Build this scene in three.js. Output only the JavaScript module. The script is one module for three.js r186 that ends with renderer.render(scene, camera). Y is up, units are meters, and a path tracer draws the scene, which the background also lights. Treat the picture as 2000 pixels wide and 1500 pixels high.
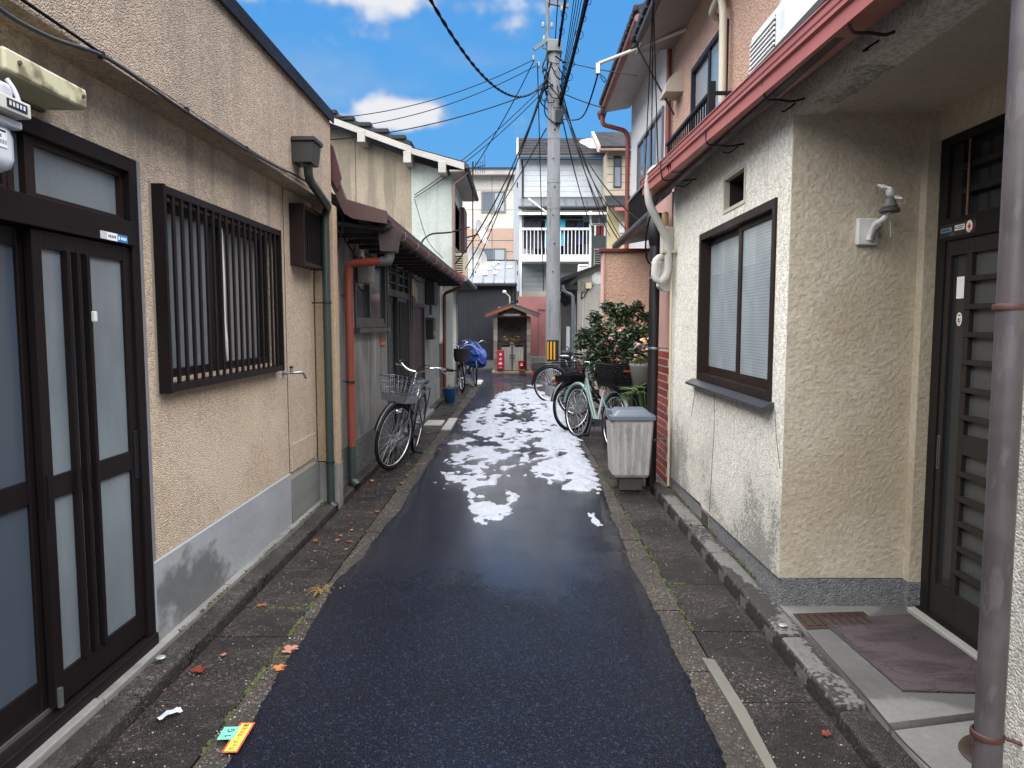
import * as THREE from 'three';
import { mergeGeometries } from 'three/addons/utils/BufferGeometryUtils.js';
import { RoundedBoxGeometry } from 'three/addons/geometries/RoundedBoxGeometry.js';

// ---------------------------------------------------------------- camera, exposure
const scene = new THREE.Scene();
const renderer = new THREE.WebGLRenderer({ antialias: true });
renderer.toneMapping = THREE.LinearToneMapping;
renderer.toneMappingExposure = 2.95;
renderer.shadowMap.enabled = true;
const camera = new THREE.PerspectiveCamera(56.36, 4 / 3, 0.05, 900);
camera.position.set(0, 1.45, 0);
camera.rotation.order = 'YXZ';
camera.rotation.set(-0.0827, 0.0086, 0);

// ---------------------------------------------------------------- noise
let seed = 7;
function rnd() { seed = (seed * 1664525 + 1013904223) >>> 0; return seed / 4294967296; }
const rr = (a, b) => a + (b - a) * rnd();
const clamp = (x, a = 0, b = 1) => Math.min(b, Math.max(a, x));
const smooth = (a, b, x) => { const t = clamp((x - a) / (b - a)); return t * t * (3 - 2 * t); };
const lerp = (a, b, t) => a + (b - a) * t;
function hash(x, y, s) { let h = Math.imul(x, 374761393) ^ Math.imul(y, 668265263) ^ Math.imul(s, 1274126177); h = Math.imul(h ^ (h >>> 13), 1274126177); return ((h ^ (h >>> 16)) >>> 0) / 4294967296; }
function vnoise(x, y, p, s) {
  const xi = Math.floor(x), yi = Math.floor(y), fx = x - xi, fy = y - yi, m = (a) => ((a % p) + p) % p;
  const u = fx * fx * (3 - 2 * fx), v = fy * fy * (3 - 2 * fy), x0 = m(xi), x1 = m(xi + 1), y0 = m(yi), y1 = m(yi + 1);
  return lerp(lerp(hash(x0, y0, s), hash(x1, y0, s), u), lerp(hash(x0, y1, s), hash(x1, y1, s), u), v);
}
// tileable tables, sampled with wrap: u, v in tiles
const TN = 512;
function table(fn) { const a = new Float32Array(TN * TN); for (let j = 0; j < TN; j++) for (let i = 0; i < TN; i++) a[j * TN + i] = fn(i / TN, j / TN); return a; }
function fbmTable(base, oct, s, gain = 0.5) {
  const a = table((u, v) => { let t = 0, w = 0, g = 1; for (let o = 0; o < oct; o++) { const f = base << o; t += g * vnoise(u * f, v * f, f, s + o); w += g; g *= gain; } return t / w; });
  let lo = 9, hi = -9; for (const x of a) { lo = Math.min(lo, x); hi = Math.max(hi, x); }
  for (let i = 0; i < a.length; i++) a[i] = (a[i] - lo) / (hi - lo);
  return a;
}
function cellTable(n, s) {   // distance to nearest point in x, its id in y
  const d = new Float32Array(TN * TN), id = new Float32Array(TN * TN), e = new Float32Array(TN * TN);
  for (let j = 0; j < TN; j++) for (let i = 0; i < TN; i++) {
    const x = i / TN * n, y = j / TN * n, xi = Math.floor(x), yi = Math.floor(y); let b = 9, b2 = 9, k = 0;
    for (let q = -1; q < 2; q++) for (let p = -1; p < 2; p++) {
      const cx = (xi + p + n) % n, cy = (yi + q + n) % n, r = Math.hypot(xi + p + hash(cx, cy, s) - x, yi + q + hash(cx, cy, s + 1) - y);
      if (r < b) { b2 = b; b = r; k = hash(cx, cy, s + 2); } else if (r < b2) b2 = r;
    }
    d[j * TN + i] = b; id[j * TN + i] = k; e[j * TN + i] = b2 - b;
  }
  return { d, id, e };
}
function S(a, u, v) {
  u = (u - Math.floor(u)) * TN; v = (v - Math.floor(v)) * TN;
  const i = u | 0, j = v | 0, fx = u - i, fy = v - j, i1 = (i + 1) & 511, j1 = (j + 1) & 511, i0 = i & 511, j0 = j & 511;
  return lerp(lerp(a[j0 * TN + i0], a[j0 * TN + i1], fx), lerp(a[j1 * TN + i0], a[j1 * TN + i1], fx), fy);
}
const PEB = fbmTable(72, 3, 77, 0.55);
const FB = fbmTable(4, 6, 11), FB2 = fbmTable(5, 6, 91, 0.6), FINE = fbmTable(64, 3, 31), CELL = cellTable(48, 5), STREAK = fbmTable(8, 5, 57, 0.6);

// ---------------------------------------------------------------- sky (air and clouds) and the veiled sun
const SUN_DIR = new THREE.Vector3(-0.12, 1, 0.3).normalize();
{
  const W = 2048, Hh = 1024, px = new Float32Array(W * Hh * 4), dir = new THREE.Vector3();
  const blob = (az, el, ra, re, w = 1) => ({ az, el, ra, re, w });
  const blobs = [blob(-13, 26.5, 14, 7.5), blob(-8.8, 15.5, 4.6, 1.5), blob(-14.2, 14.2, 4, 1.5), blob(-0.8, 21.8, 2.6, 1.8, 0.3), blob(28, 22, 9, 3.5), blob(50, 33, 14, 6), blob(-46, 24, 12, 5), blob(-80, 36, 15, 6),
    blob(85, 20, 12, 4), blob(120, 34, 16, 6), blob(155, 18, 12, 4), blob(-120, 22, 14, 5), blob(-155, 33, 15, 6), blob(180, 28, 12, 5), blob(-30, 52, 18, 7), blob(70, 60, 22, 8), blob(-130, 58, 22, 8), blob(150, 56, 20, 8)];
  for (let j = 0; j < Hh; j++) for (let i = 0; i < W; i++) {
    const phi = (i + 0.5) / W * 2 * Math.PI - Math.PI, el = ((j + 0.5) / Hh - 0.5) * Math.PI;
    dir.set(Math.cos(el) * Math.cos(phi), Math.sin(el), Math.cos(el) * Math.sin(phi));
    const elD = el * 57.2958, az = Math.atan2(dir.x, -dir.z) * 57.2958, h = clamp(elD / 60);
    const t = Math.pow(h, 0.55);
    let r = lerp(0.2, 0.022, t), g = lerp(0.57, 0.22, t), b = lerp(0.93, 0.74, t);
    const low = smooth(9, 0, elD); r = lerp(r, 0.45, low * 0.6); g = lerp(g, 0.66, low * 0.6); b = lerp(b, 0.86, low * 0.6);
    const s = 1 / Math.max(dir.y + 0.16, 0.1), cx = dir.x * s * 0.22, cz = dir.z * s * 0.22;
    const n = S(FB, cx + 0.31, cz + 0.17) * 0.75 + S(FB2, cx * 3.1, cz * 3.1) * 0.25;
    let den = -0.3;
    for (const q of blobs) { let da = Math.abs(az - q.az); if (da > 180) da = 360 - da; da *= Math.cos(el); const k = 1 - Math.hypot(da / q.ra, (elD - q.el) / (q.re * (elD < q.el ? 0.75 : 1.15))); den = Math.max(den, k * q.w - (1 - q.w) * 0.3); }
    const nn = S(FB, az * 0.021 + 0.13, elD * 0.034), n2 = S(FB2, az * 0.09, elD * 0.13);
    let c = smooth(0.16, 0.6, den * 0.9 + (nn - 0.5) * 0.75 + (n2 - 0.5) * 0.5);
    c = Math.max(c, smooth(0.72, 1.0, n) * 0.3);
    if (elD < 1) c *= smooth(-1, 1, elD);
    const lit = lerp(0.62, 0.86, smooth(0.1, 0.8, c + (n2 - 0.5) * 0.7));
    r = lerp(r, lit * 0.99, c); g = lerp(g, lit * 1.0, c); b = lerp(b, lit * 1.03, c);
    const k = (j * W + i) * 4; px[k] = r; px[k + 1] = g; px[k + 2] = b; px[k + 3] = 1;
  }
  for (let k = 0; k < px.length; k++) if (k % 4 !== 3) px[k] *= 0.34;
  const sky = new THREE.DataTexture(px, W, Hh, THREE.RGBAFormat, THREE.FloatType);
  sky.mapping = THREE.EquirectangularReflectionMapping; sky.magFilter = THREE.LinearFilter; sky.minFilter = THREE.LinearFilter; sky.needsUpdate = true;
  scene.background = sky; scene.environment = sky;
}
const sun = new THREE.DirectionalLight(new THREE.Color().setRGB(1.0, 0.965, 0.92), 5.0);
sun.position.copy(SUN_DIR).multiplyScalar(40); sun.target.position.set(0, 0, -8);
sun.position.add(sun.target.position);
sun.castShadow = true; sun.shadow.radius = 230; sun.shadow.mapSize.set(2048, 2048);
Object.assign(sun.shadow.camera, { left: -22, right: 22, top: 22, bottom: -22, near: 1, far: 90 });
sun.name = 'veiled_sun';
scene.add(sun, sun.target);

// ---------------------------------------------------------------- textures
function enc(x) { x = clamp(x); return x <= 0.0031308 ? x * 12.92 : 1.055 * Math.pow(x, 1 / 2.4) - 0.055; }
function tex(n, size, fn, color = true, clampEdge = false, off = [0, 0], m = n) {   // fn(u metres, v metres) over size = [w, h] metres from off
  const a = new Uint8Array(n * m * 4);
  for (let j = 0; j < m; j++) for (let i = 0; i < n; i++) {
    const c = fn(off[0] + (i + 0.5) / n * size[0], off[1] + (j + 0.5) / m * size[1]), k = (j * n + i) * 4;
    if (typeof c === 'number') { const q = color ? enc(c) * 255 : clamp(c) * 255; a[k] = a[k + 1] = a[k + 2] = q; } else for (let b = 0; b < 3; b++) a[k + b] = color ? enc(c[b]) * 255 : clamp(c[b]) * 255;
    a[k + 3] = 255;
  }
  const t = new THREE.DataTexture(a, n, m, THREE.RGBAFormat);
  t.wrapS = t.wrapT = clampEdge ? THREE.ClampToEdgeWrapping : THREE.RepeatWrapping;
  t.magFilter = THREE.LinearFilter; t.minFilter = THREE.LinearMipmapLinearFilter; t.generateMipmaps = true;
  if (color) t.colorSpace = THREE.SRGBColorSpace;
  t.repeat.set(1 / size[0], 1 / size[1]); t.offset.set(-off[0] / size[0], -off[1] / size[1]);
  t.needsUpdate = true;
  return t;
}
const lin = (hex) => { const c = new THREE.Color(hex); return [c.r, c.g, c.b]; };
const mulc = (c, k) => [c[0] * k, c[1] * k, c[2] * k];
const mixc = (a, b, t) => [lerp(a[0], b[0], t), lerp(a[1], b[1], t), lerp(a[2], b[2], t)];
function mat(hex, roughness = 0.6, o = {}) {
  const m = new THREE.MeshPhysicalMaterial({ roughness, ...o });
  if (Array.isArray(hex)) m.color.setRGB(...hex); else m.color.set(hex);
  return m;
}
const bumpFine = tex(512, [1, 1], (u, v) => S(FINE, u, v) * 0.6 + S(FB2, u * 2, v * 2) * 0.4, false);
const bumpSoft = tex(256, [2, 2], (u, v) => S(FB, u / 2, v / 2), false);
const grime = tex(512, [2, 2], (u, v) => 0.78 + 0.3 * S(FB2, u / 2, v / 2) + 0.12 * (S(FINE, u, v) - 0.5), true);
// painted metal, plastics and wood get a weathered tone of their own
function worn(hex, roughness, o = {}) {
  const m = mat(hex, roughness, o); m.map = grime; m.roughnessMap = wornRough; m.bumpMap = bumpSoft; m.bumpScale = o.bumpScale ?? 0.002; return m;
}
const wornRough = tex(256, [1, 1], (u, v) => 0.75 + 0.35 * S(FB2, u, v), false);

// ---------------------------------------------------------------- geometry helpers: all in world metres, x right, y up, d = distance down the lane (z = -d)
const V = (x, y, d) => new THREE.Vector3(x, y, -d);
function plain(g) { if (g.index) g = g.toNonIndexed(); for (const k of Object.keys(g.attributes)) if (!['position', 'normal', 'uv'].includes(k)) g.deleteAttribute(k); if (!g.attributes.normal) g.computeVertexNormals(); return g; }
function boxUV(g) {
  g = plain(g); const p = g.attributes.position, uv = new Float32Array(p.count * 2), a = new THREE.Vector3(), b = new THREE.Vector3(), c = new THREE.Vector3();
  for (let i = 0; i < p.count; i += 3) {
    a.fromBufferAttribute(p, i); b.fromBufferAttribute(p, i + 1).sub(a); c.fromBufferAttribute(p, i + 2).sub(a); b.cross(c);
    const x = Math.abs(b.x), y = Math.abs(b.y), z = Math.abs(b.z);
    for (let k = 0; k < 3; k++) {
      const X = p.getX(i + k), Y = p.getY(i + k), D = -p.getZ(i + k), o = (i + k) * 2;
      if (x >= y && x >= z) { uv[o] = D; uv[o + 1] = Y; } else if (y >= z) { uv[o] = X; uv[o + 1] = D; } else { uv[o] = X; uv[o + 1] = Y; }
    }
  }
  g.setAttribute('uv', new THREE.BufferAttribute(uv, 2)); return g;
}
function box(x0, x1, y0, y1, d0, d1, bevel = 0) {
  const w = Math.abs(x1 - x0), h = Math.abs(y1 - y0), l = Math.abs(d1 - d0), r = Math.min(bevel, w * 0.45, h * 0.45, l * 0.45);
  const g = r > 0 ? new RoundedBoxGeometry(w, h, l, 1, r) : new THREE.BoxGeometry(w, h, l);
  g.translate((x0 + x1) / 2, (y0 + y1) / 2, -(d0 + d1) / 2);
  return boxUV(g);
}
function merge(list) { list = list.flat(9).map(plain); return list.length === 1 ? list[0] : mergeGeometries(list, false); }
function rod(a, b, r, n = 8, r2 = r) {
  const A = V(...a), B = V(...b), L = A.distanceTo(B), g = new THREE.CylinderGeometry(r2, r, L, n, 1);
  g.translate(0, L / 2, 0); g.applyQuaternion(new THREE.Quaternion().setFromUnitVectors(new THREE.Vector3(0, 1, 0), B.clone().sub(A).normalize())); g.translate(A.x, A.y, A.z);
  return plain(g);
}
function bar(a, b, w, h, up = [0, 1, 0]) {   // rectangular bar from a to b: w across, h along up
  const A = V(...a), B = V(...b), z = B.clone().sub(A), L = z.length(); z.normalize();
  const U = new THREE.Vector3(up[0], up[1], -up[2]); let X = new THREE.Vector3().crossVectors(U, z); if (X.lengthSq() < 1e-6) X.set(1, 0, 0); X.normalize(); const Y = new THREE.Vector3().crossVectors(z, X);
  const g = new THREE.BoxGeometry(w, h, L); g.translate(0, 0, L / 2); g.applyMatrix4(new THREE.Matrix4().makeBasis(X, Y, z).setPosition(A)); return boxUV(g);
}
function tube(pts, r, n = 8, seg = 0, closed = false) {
  const c = new THREE.CatmullRomCurve3(pts.map((p) => V(...p)), closed, 'centripetal');
  return plain(new THREE.TubeGeometry(c, seg || Math.max(6, pts.length * 5), r, n, closed));
}
function bent(pts, r, n = 10, rad = 0.06) {   // pipe with round elbows, closed ends
  const P = pts.map((p) => V(...p)), out = [P[0]];
  for (let i = 1; i < P.length - 1; i++) {
    const a = P[i - 1].clone().sub(P[i]), b = P[i + 1].clone().sub(P[i]), k = Math.min(rad, a.length() * 0.45, b.length() * 0.45), A = P[i].clone().addScaledVector(a.normalize(), k), B = P[i].clone().addScaledVector(b.normalize(), k);
    for (let t = 0; t <= 6; t++) { const s = t / 6; out.push(new THREE.Vector3().addScaledVector(A, (1 - s) ** 2).addScaledVector(P[i], 2 * s * (1 - s)).addScaledVector(B, s * s)); }
  }
  out.push(P[P.length - 1]);
  const path = new THREE.CurvePath(); for (let i = 1; i < out.length; i++) if (out[i].distanceTo(out[i - 1]) > 1e-5) path.add(new THREE.LineCurve3(out[i - 1], out[i]));
  let len = path.getLength(); const seg = Math.min(160, Math.max(16, Math.ceil(len / 0.04)));
  const g = [plain(new THREE.TubeGeometry(path, seg, r, n, false))];
  for (const [e, f] of [[out[0], out[1]], [out[out.length - 1], out[out.length - 2]]]) { const q = new THREE.CircleGeometry(r, n); q.lookAt(e.clone().sub(f)); q.translate(e.x, e.y, e.z); g.push(plain(q)); }
  return merge(g);
}
function lathe(prof, x, y, d, n = 20) { const g = new THREE.LatheGeometry(prof.map((p) => new THREE.Vector2(p[0], p[1])), n); g.translate(x, y, -d); return plain(g); }
function shapeOf(pts, holes = []) { const s = new THREE.Shape(pts.map((p) => new THREE.Vector2(p[0], p[1]))); for (const h of holes) s.holes.push(new THREE.Path(h.map((p) => new THREE.Vector2(p[0], p[1])))); return s; }
const rect = (a0, a1, b0, b1) => [[a0, b0], [a1, b0], [a1, b1], [a0, b1]];
// outline in (d, y), thick in x
function slabX(x0, x1, pts, holes = []) { const g = new THREE.ExtrudeGeometry(shapeOf(pts, holes), { depth: x1 - x0, bevelEnabled: false }); const m = new THREE.Matrix4().set(0, 0, 1, x0, 0, 1, 0, 0, -1, 0, 0, 0, 0, 0, 0, 1); g.applyMatrix4(m); return boxUV(g); }
// outline in (x, y), thick in d
function slabD(d0, d1, pts, holes = []) { const g = new THREE.ExtrudeGeometry(shapeOf(pts, holes), { depth: d1 - d0, bevelEnabled: false }); g.translate(0, 0, -d1); return boxUV(g); }
// outline in (x, d), thick in y
function slabY(y0, y1, pts, holes = []) { const g = new THREE.ExtrudeGeometry(shapeOf(pts, holes), { depth: y1 - y0, bevelEnabled: false }); g.applyMatrix4(new THREE.Matrix4().set(1, 0, 0, 0, 0, 0, 1, y0, 0, -1, 0, 0, 0, 0, 0, 1)); return boxUV(g); }
function frameX(x0, x1, d0, d1, y0, y1, w) { return slabX(x0, x1, rect(d0, d1, y0, y1), [rect(d0 + w, d1 - w, y0 + w, y1 - w)]); }
function frameD(d0, d1, x0, x1, y0, y1, w) { return slabD(d0, d1, rect(x0, x1, y0, y1), [rect(x0 + w, x1 - w, y0 + w, y1 - w)]); }

// ---------------------------------------------------------------- objects
const taken = {};
function numbered(n) { const k = taken[n] = (taken[n] ?? -1) + 1; return k ? `${n}_${String(k).padStart(3, '0')}` : n; }
function thing(name, label, category, at, group, kind) {
  const o = new THREE.Group(); o.name = numbered(name); o.position.copy(V(...at)); o.userData = { label, category };
  if (group) o.userData.group = group;
  if (kind) o.userData.kind = kind;
  scene.add(o); return o;
}
function origin(o) { const v = new THREE.Vector3(); for (let p = o; p && p !== scene; p = p.parent) v.add(p.position); return v; }
function part(parent, name, g, m, label) {   // world-space geometry becomes one named child mesh
  g = Array.isArray(g) ? merge(g) : g; const o = origin(parent); g.translate(-o.x, -o.y, -o.z);
  const mesh = new THREE.Mesh(g, m); mesh.name = name; if (label) mesh.userData.label = label; parent.add(mesh); return mesh;
}
function piece(parent, name, g, m, at, turn = 0) {   // shared geometry at a place
  const mesh = new THREE.Mesh(g, m); mesh.name = name; mesh.position.copy(V(...at)).sub(origin(parent)); mesh.rotation.y = turn; parent.add(mesh); return mesh;
}
function single(name, label, category, g, m, at, group, kind) {
  g = Array.isArray(g) ? merge(g) : g; g.translate(-at[0], -at[1], at[2]);
  const o = new THREE.Mesh(g, m); o.name = numbered(name); o.position.copy(V(...at)); o.userData = { label, category }; if (group) o.userData.group = group; if (kind) o.userData.kind = kind; scene.add(o); return o;
}
function structure(name, g, m, label) { g = Array.isArray(g) ? merge(g) : g; const o = new THREE.Mesh(g, m); o.name = name; o.userData = { kind: 'structure' }; if (label) o.userData.label = label; scene.add(o); return o; }

// ================================================================ ground
const edgeNoise = (d, s) => (S(FB2, d * 0.11 + s, s * 0.37) - 0.5) * 0.05 + (S(FB, d * 0.9 + s, s) - 0.5) * 0.035 + (S(FINE, d * 0.6, s) - 0.5) * 0.022;
function track(pts, d) { if (d <= pts[0][1]) return pts[0][0]; for (let i = 1; i < pts.length; i++) if (d <= pts[i][1]) return lerp(pts[i - 1][0], pts[i][0], (d - pts[i - 1][1]) / (pts[i][1] - pts[i - 1][1])); return pts[pts.length - 1][0]; }
const roadL = (d) => track([[-0.97, 2.2], [-0.99, 3.0], [-1.05, 3.9], [-1.0, 4.3], [-0.97, 5.5], [-0.95, 10.3], [-0.92, 18.4], [-1.0, 19.0], [-1.75, 19.3]], d) + edgeNoise(d, 0.3);
const roadR = (d) => track([[0.69, 2.2], [0.71, 4.5], [0.79, 7.9], [0.83, 12.5], [1.15, 14.5], [1.5, 17]], d) + edgeNoise(d, 0.7);
const groundMat = mat([0.09, 0.085, 0.08], 0.9); groundMat.map = grime;
{
  const g = new THREE.PlaneGeometry(400, 400, 1, 1); g.rotateX(-Math.PI / 2); g.translate(0, -0.2, -60);
  structure('ground', boxUV(g), groundMat);
}
// asphalt: dark aggregate under a film of meltwater
const wetness = (x, d) => {
  const n = S(FB, x * 0.22 + 0.4, d * 0.11) * 0.55 + S(FB2, x * 0.55, d * 0.4) * 0.45;
  const melt = smooth(3.2, 5.2, d + (n - 0.5) * 2.2) * (1 - 0.5 * smooth(15, 20, d));
  const foot = smooth(0.5, 0.62, S(FB2, x * 0.95 + 0.2, d * 0.7)) * smooth(4.0, 4.8, d) * smooth(9, 6.5, d);
  return clamp(0.4 + 0.42 * melt * smooth(0.3, 0.6, n) + 0.3 * foot + 0.16 * (n - 0.5));
};
const asphaltCol = tex(1024, [1.2, 1.2], (u, v) => {
  const a = S(CELL.id, u / 1.2 * 3, v / 1.2 * 3), e = S(CELL.e, u / 1.2 * 3, v / 1.2 * 3), f = S(FINE, u * 2, v * 2), n = S(FB, u / 1.2, v / 1.2);
  const k = 0.5 + 0.5 * n + (a > 0.86 ? 3.2 : 0.3 * a) * smooth(0, 0.3, e) + (f - 0.5) * 0.5;
  return [0.0042 * k, 0.0062 * k, 0.0138 * k];
});
const asphaltRough = tex(512, [3, 24], (u, v) => { const w = wetness(u - 1.5, v); return lerp(0.48, 0.14, w) + (S(FINE, u * 1.7, v * 1.7) - 0.5) * 0.12; }, false, true, [-1.5, 0], 2048);
const asphaltBump = tex(1024, [1.2, 1.2], (u, v) => smooth(0, 0.45, S(CELL.e, u / 1.2 * 3, v / 1.2 * 3)) * 0.5 + S(FINE, u / 1.2, v / 1.2) * 0.5, false);
const wetMap = tex(512, [3, 24], (u, v) => { const w = wetness(u - 1.5, v); return smooth(0.4, 0.85, w) * 0.85 + 0.1; }, false, true, [-1.5, 0], 2048);
const asphalt = mat('#ffffff', 1, { specularIntensity: 0.3, clearcoat: 1, clearcoatMap: wetMap, clearcoatRoughness: 0.2, map: asphaltCol, roughnessMap: asphaltRough, bumpMap: asphaltBump, bumpScale: 0.0045 });
function sheet(rows, cols, at) {   // at(i, j) -> [x, y, d]
  const p = [], uv = [], id = [];
  for (let j = 0; j <= rows; j++) for (let i = 0; i <= cols; i++) { const [x, y, d] = at(i / cols, j / rows); p.push(x, y, -d); uv.push(x, d); }
  for (let j = 0; j < rows; j++) for (let i = 0; i < cols; i++) { const a = j * (cols + 1) + i, b = a + 1, c = a + cols + 1, e = c + 1; id.push(a, b, e, a, e, c); }
  const g = new THREE.BufferGeometry(); g.setAttribute('position', new THREE.Float32BufferAttribute(p, 3)); g.setAttribute('uv', new THREE.Float32BufferAttribute(uv, 2)); g.setIndex(id); g.computeVertexNormals(); return g;
}
const roadY = (x, d) => 0.012 + (S(FB, x * 0.2, d * 0.1 + 0.2) - 0.5) * 0.012;
structure('road', plain(sheet(1100, 24, (s, t) => {
  const d = -2 + 27 * t, l = roadL(d), r = roadR(d); let x, y;
  if (s < 0.02) { x = l - 0.012; y = -0.03; } else if (s > 0.98) { x = r + 0.012; y = -0.03; } else { x = lerp(l, r, (s - 0.025) / 0.95); y = roadY(x, d) - 0.006 * (smooth(0.1, 0.02, s) + smooth(0.9, 0.98, s)); }
  return [x, y, d];
})), asphalt);

// exposed-aggregate concrete of the side strips
function aggregate(base, peb, dark, wetk, sd) {
  const col = tex(512, [0.9, 0.9], (u, v) => {
    const U = u / 0.9 * 2 + sd, W = v / 0.9 * 2, id = S(CELL.id, U, W), e = smooth(0.02, 0.16, S(CELL.e, U, W)), n = S(FB, u / 0.9 + sd, v / 0.9), f = S(FINE, u, v + sd);
    let c = mulc(base, 0.6 + 0.8 * n);
    if (id > 0.55) c = mixc(c, mulc(id > 0.95 ? mulc(peb, 1.6) : id > 0.75 ? peb : mulc(base, 1.8), 0.7 + 0.6 * f), e * 0.75);
    return mulc(mixc(c, dark, smooth(0.5, 0.8, n) * wetk), 0.75 + 0.5 * f);
  });
  const bmp = tex(512, [0.9, 0.9], (u, v) => smooth(0.0, 0.4, S(CELL.e, u / 0.9 * 2 + sd, v / 0.9 * 2)) * 0.7 + S(FINE, u, v) * 0.3, false);
  const ro = tex(256, [1.8, 1.8], (u, v) => lerp(0.62, 0.2, smooth(0.4, 0.62, S(FB, u / 1.8 + sd, v / 1.8))), false);
  return mat('#ffffff', 1, { specularIntensity: 0.45, map: col, bumpMap: bmp, bumpScale: 0.004, roughnessMap: ro });
}
const aggL = aggregate([0.024, 0.021, 0.019], [0.075, 0.06, 0.05], [0.011, 0.0095, 0.009], 0.75, 0.1);
const aggEdge = aggregate([0.05, 0.043, 0.036], [0.14, 0.105, 0.085], [0.024, 0.021, 0.019], 0.5, 0.35);
const kerbMat = aggregate([0.04, 0.037, 0.033], [0.1, 0.085, 0.075], [0.017, 0.016, 0.014], 0.65, 0.6);
const jointMat = mat([0.022, 0.021, 0.018], 0.55); const mortar = worn('#6b675f', 0.85);
const cementCol = tex(512, [2, 2], (u, v) => { const n = S(FB2, u / 2, v / 2), f = S(FINE, u, v), k = smooth(0.62, 0.75, S(FB, u / 2 + 0.3, v / 2 + 0.1)); return mulc(mixc([0.2, 0.197, 0.183], [0.085, 0.083, 0.077], k * 0.8), 0.75 + 0.35 * n + 0.25 * (f - 0.5)); });
const cement = mat('#ffffff', 0.85, { map: cementCol, bumpMap: bumpFine, bumpScale: 0.002 });
function slabRow(parent, name, x0, x1, m, joints, y = 0, th = 0.09, tilt = 0.003) {   // x0/x1 may be functions of d
  for (let i = 0; i + 1 < joints.length; i++) {
    const a = joints[i] + 0.004, b = joints[i + 1] - 0.004, f = (q, d) => (typeof q === 'function' ? q(d) : q), h = rr(-tilt, tilt), t = rr(-0.002, 0.002);
    const n = 4, top = [], low = []; for (let k = 0; k <= n; k++) { const d = lerp(a, b, k / n); top.push([f(x0, d), d]); low.push([f(x1, d), d]); }
    const g = slabY(y - th, y + h, [...low, ...top.reverse()]); g.translate(0, t, 0); part(parent, name, g, m);
  }
}
const joints = (d0, d1, step, j = 0.04) => { const o = [d0]; while (o[o.length - 1] < d1 - step * 0.6) o.push(o[o.length - 1] + step + rr(-j, j)); o.push(d1); return o; };
// left strip: drain slabs, aggregate edging, drain, kerb stones
const padL = structure('pavement_left', [box(-1.9, -1.46, -0.18, -0.06, -1, 19.2), box(-1.37, -0.85, -0.18, -0.06, -1, 19.2)], jointMat);
const jl = [-1, -0.4, 0.2, 0.8, 1.4, 2.02, 2.62, 3.22, 3.56, 4.16, 4.72, 5.32, 5.92, 6.52, 7.12, 7.72, 8.32, 8.92, 9.52, 10.12, 10.72, 11.32, 12.2, 13.1, 14, 14.9, 15.8, 16.7, 17.8, 19.1];
slabRow(padL, 'slab', -1.402, -1.075, aggL, jl);
slabRow(padL, 'edging', -1.067, (d) => roadL(d) + 0.05, aggEdge, jl.map((d, i) => d + (i && i < jl.length - 1 ? 0.2 : 0)), -0.002);
part(padL, 'drain_bed', box(-1.465, -1.365, -0.18, -0.115, -1, 19), mat([0.02, 0.018, 0.016], 0.12, { bumpMap: bumpSoft, bumpScale: 0.004 }));
const kerbProfile = (x0, x1, h, d0, d1) => { const g = new RoundedBoxGeometry(Math.abs(x1 - x0), h + 0.12, d1 - d0, 2, 0.022); g.translate((x0 + x1) / 2, (h - 0.12) / 2, -(d0 + d1) / 2); return boxUV(g); };
for (let d = -1; d < 14; d += 0.61) part(padL, 'kerbstone', kerbProfile(-1.565, -1.452, 0.02 + rr(-0.004, 0.006), d + 0.003, d + 0.607), kerbMat);
for (let d = -1; d < 5.9; d += 1.2) part(padL, 'footing', box(-1.63, -1.567, -0.06, 0.038 + rr(-0.004, 0.004), d + 0.004, Math.min(d + 1.196, 5.9), 0.008), cement);
for (const [d0, d1, x0, x1] of [[9.75, 10.35, -1.06, -0.93], [10.35, 10.95, -1.06, -0.93], [10.2, 10.7, -1.36, -1.1], [17.2, 18.5, -1.05, -0.9]]) part(padL, 'cover_slab', box(x0, x1, -0.01, 0.018, d0 + 0.004, d1 - 0.004, 0.006), worn('#a9a79f', 0.8));
// right strip
const padR = structure('pavement_right', [box(0.6, 1.128, -0.18, -0.06, -1, 12.6), box(1.203, 2.5, -0.18, -0.06, -1, 6.4), box(1.128, 2.5, -0.18, -0.06, 6.4, 12.6)], jointMat);
const jr = [-1, -0.4, 0.2, 0.8, 1.42, 2.07, 2.66, 3.3, 3.92, 4.5, 5.1, 5.72, 6.32, 6.92, 7.52, 8.1, 8.7, 9.4, 10.1, 11, 12.4];
slabRow(padR, 'slab', 0.835, 1.15, aggL, jr);
slabRow(padR, 'edging', (d) => roadR(d) - 0.05, 0.828, aggEdge, jr.map((d, i) => d + (i && i < jr.length - 1 ? 0.25 : 0)), -0.002);
part(padR, 'drain_bed', box(1.12, 1.21, -0.18, -0.11, -1, 6.4), mat([0.02, 0.018, 0.016], 0.12, { bumpMap: bumpSoft, bumpScale: 0.004 }));
part(padR, 'mortar_patch', slabY(-0.01, 0.006, [[0.81, 2.2], [0.845, 2.2], [0.86, 2.6], [0.85, 3.0], [0.8, 3.02], [0.81, 2.6]]), mortar);
part(padR, 'mortar_patch', slabY(-0.01, 0.0055, [[0.86, 1.5], [1.12, 1.5], [1.12, 2.06], [0.86, 2.1]]), mortar);
const lichenCol = tex(256, [0.4, 6.4], (u, v) => { const n = S(FB2, u * 1.5, v * 0.37 + 0.1), f = S(FINE, u, v), k = smooth(0.53, 0.6, n * 0.4 + S(FB, u * 2.5, v * 0.83) * 0.35 + f * 0.25); return mulc(mixc([0.034, 0.031, 0.027], [0.16, 0.152, 0.14], k * 0.8), 0.75 + 0.5 * f); }, true, false, [0, 0], 2048);
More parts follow.
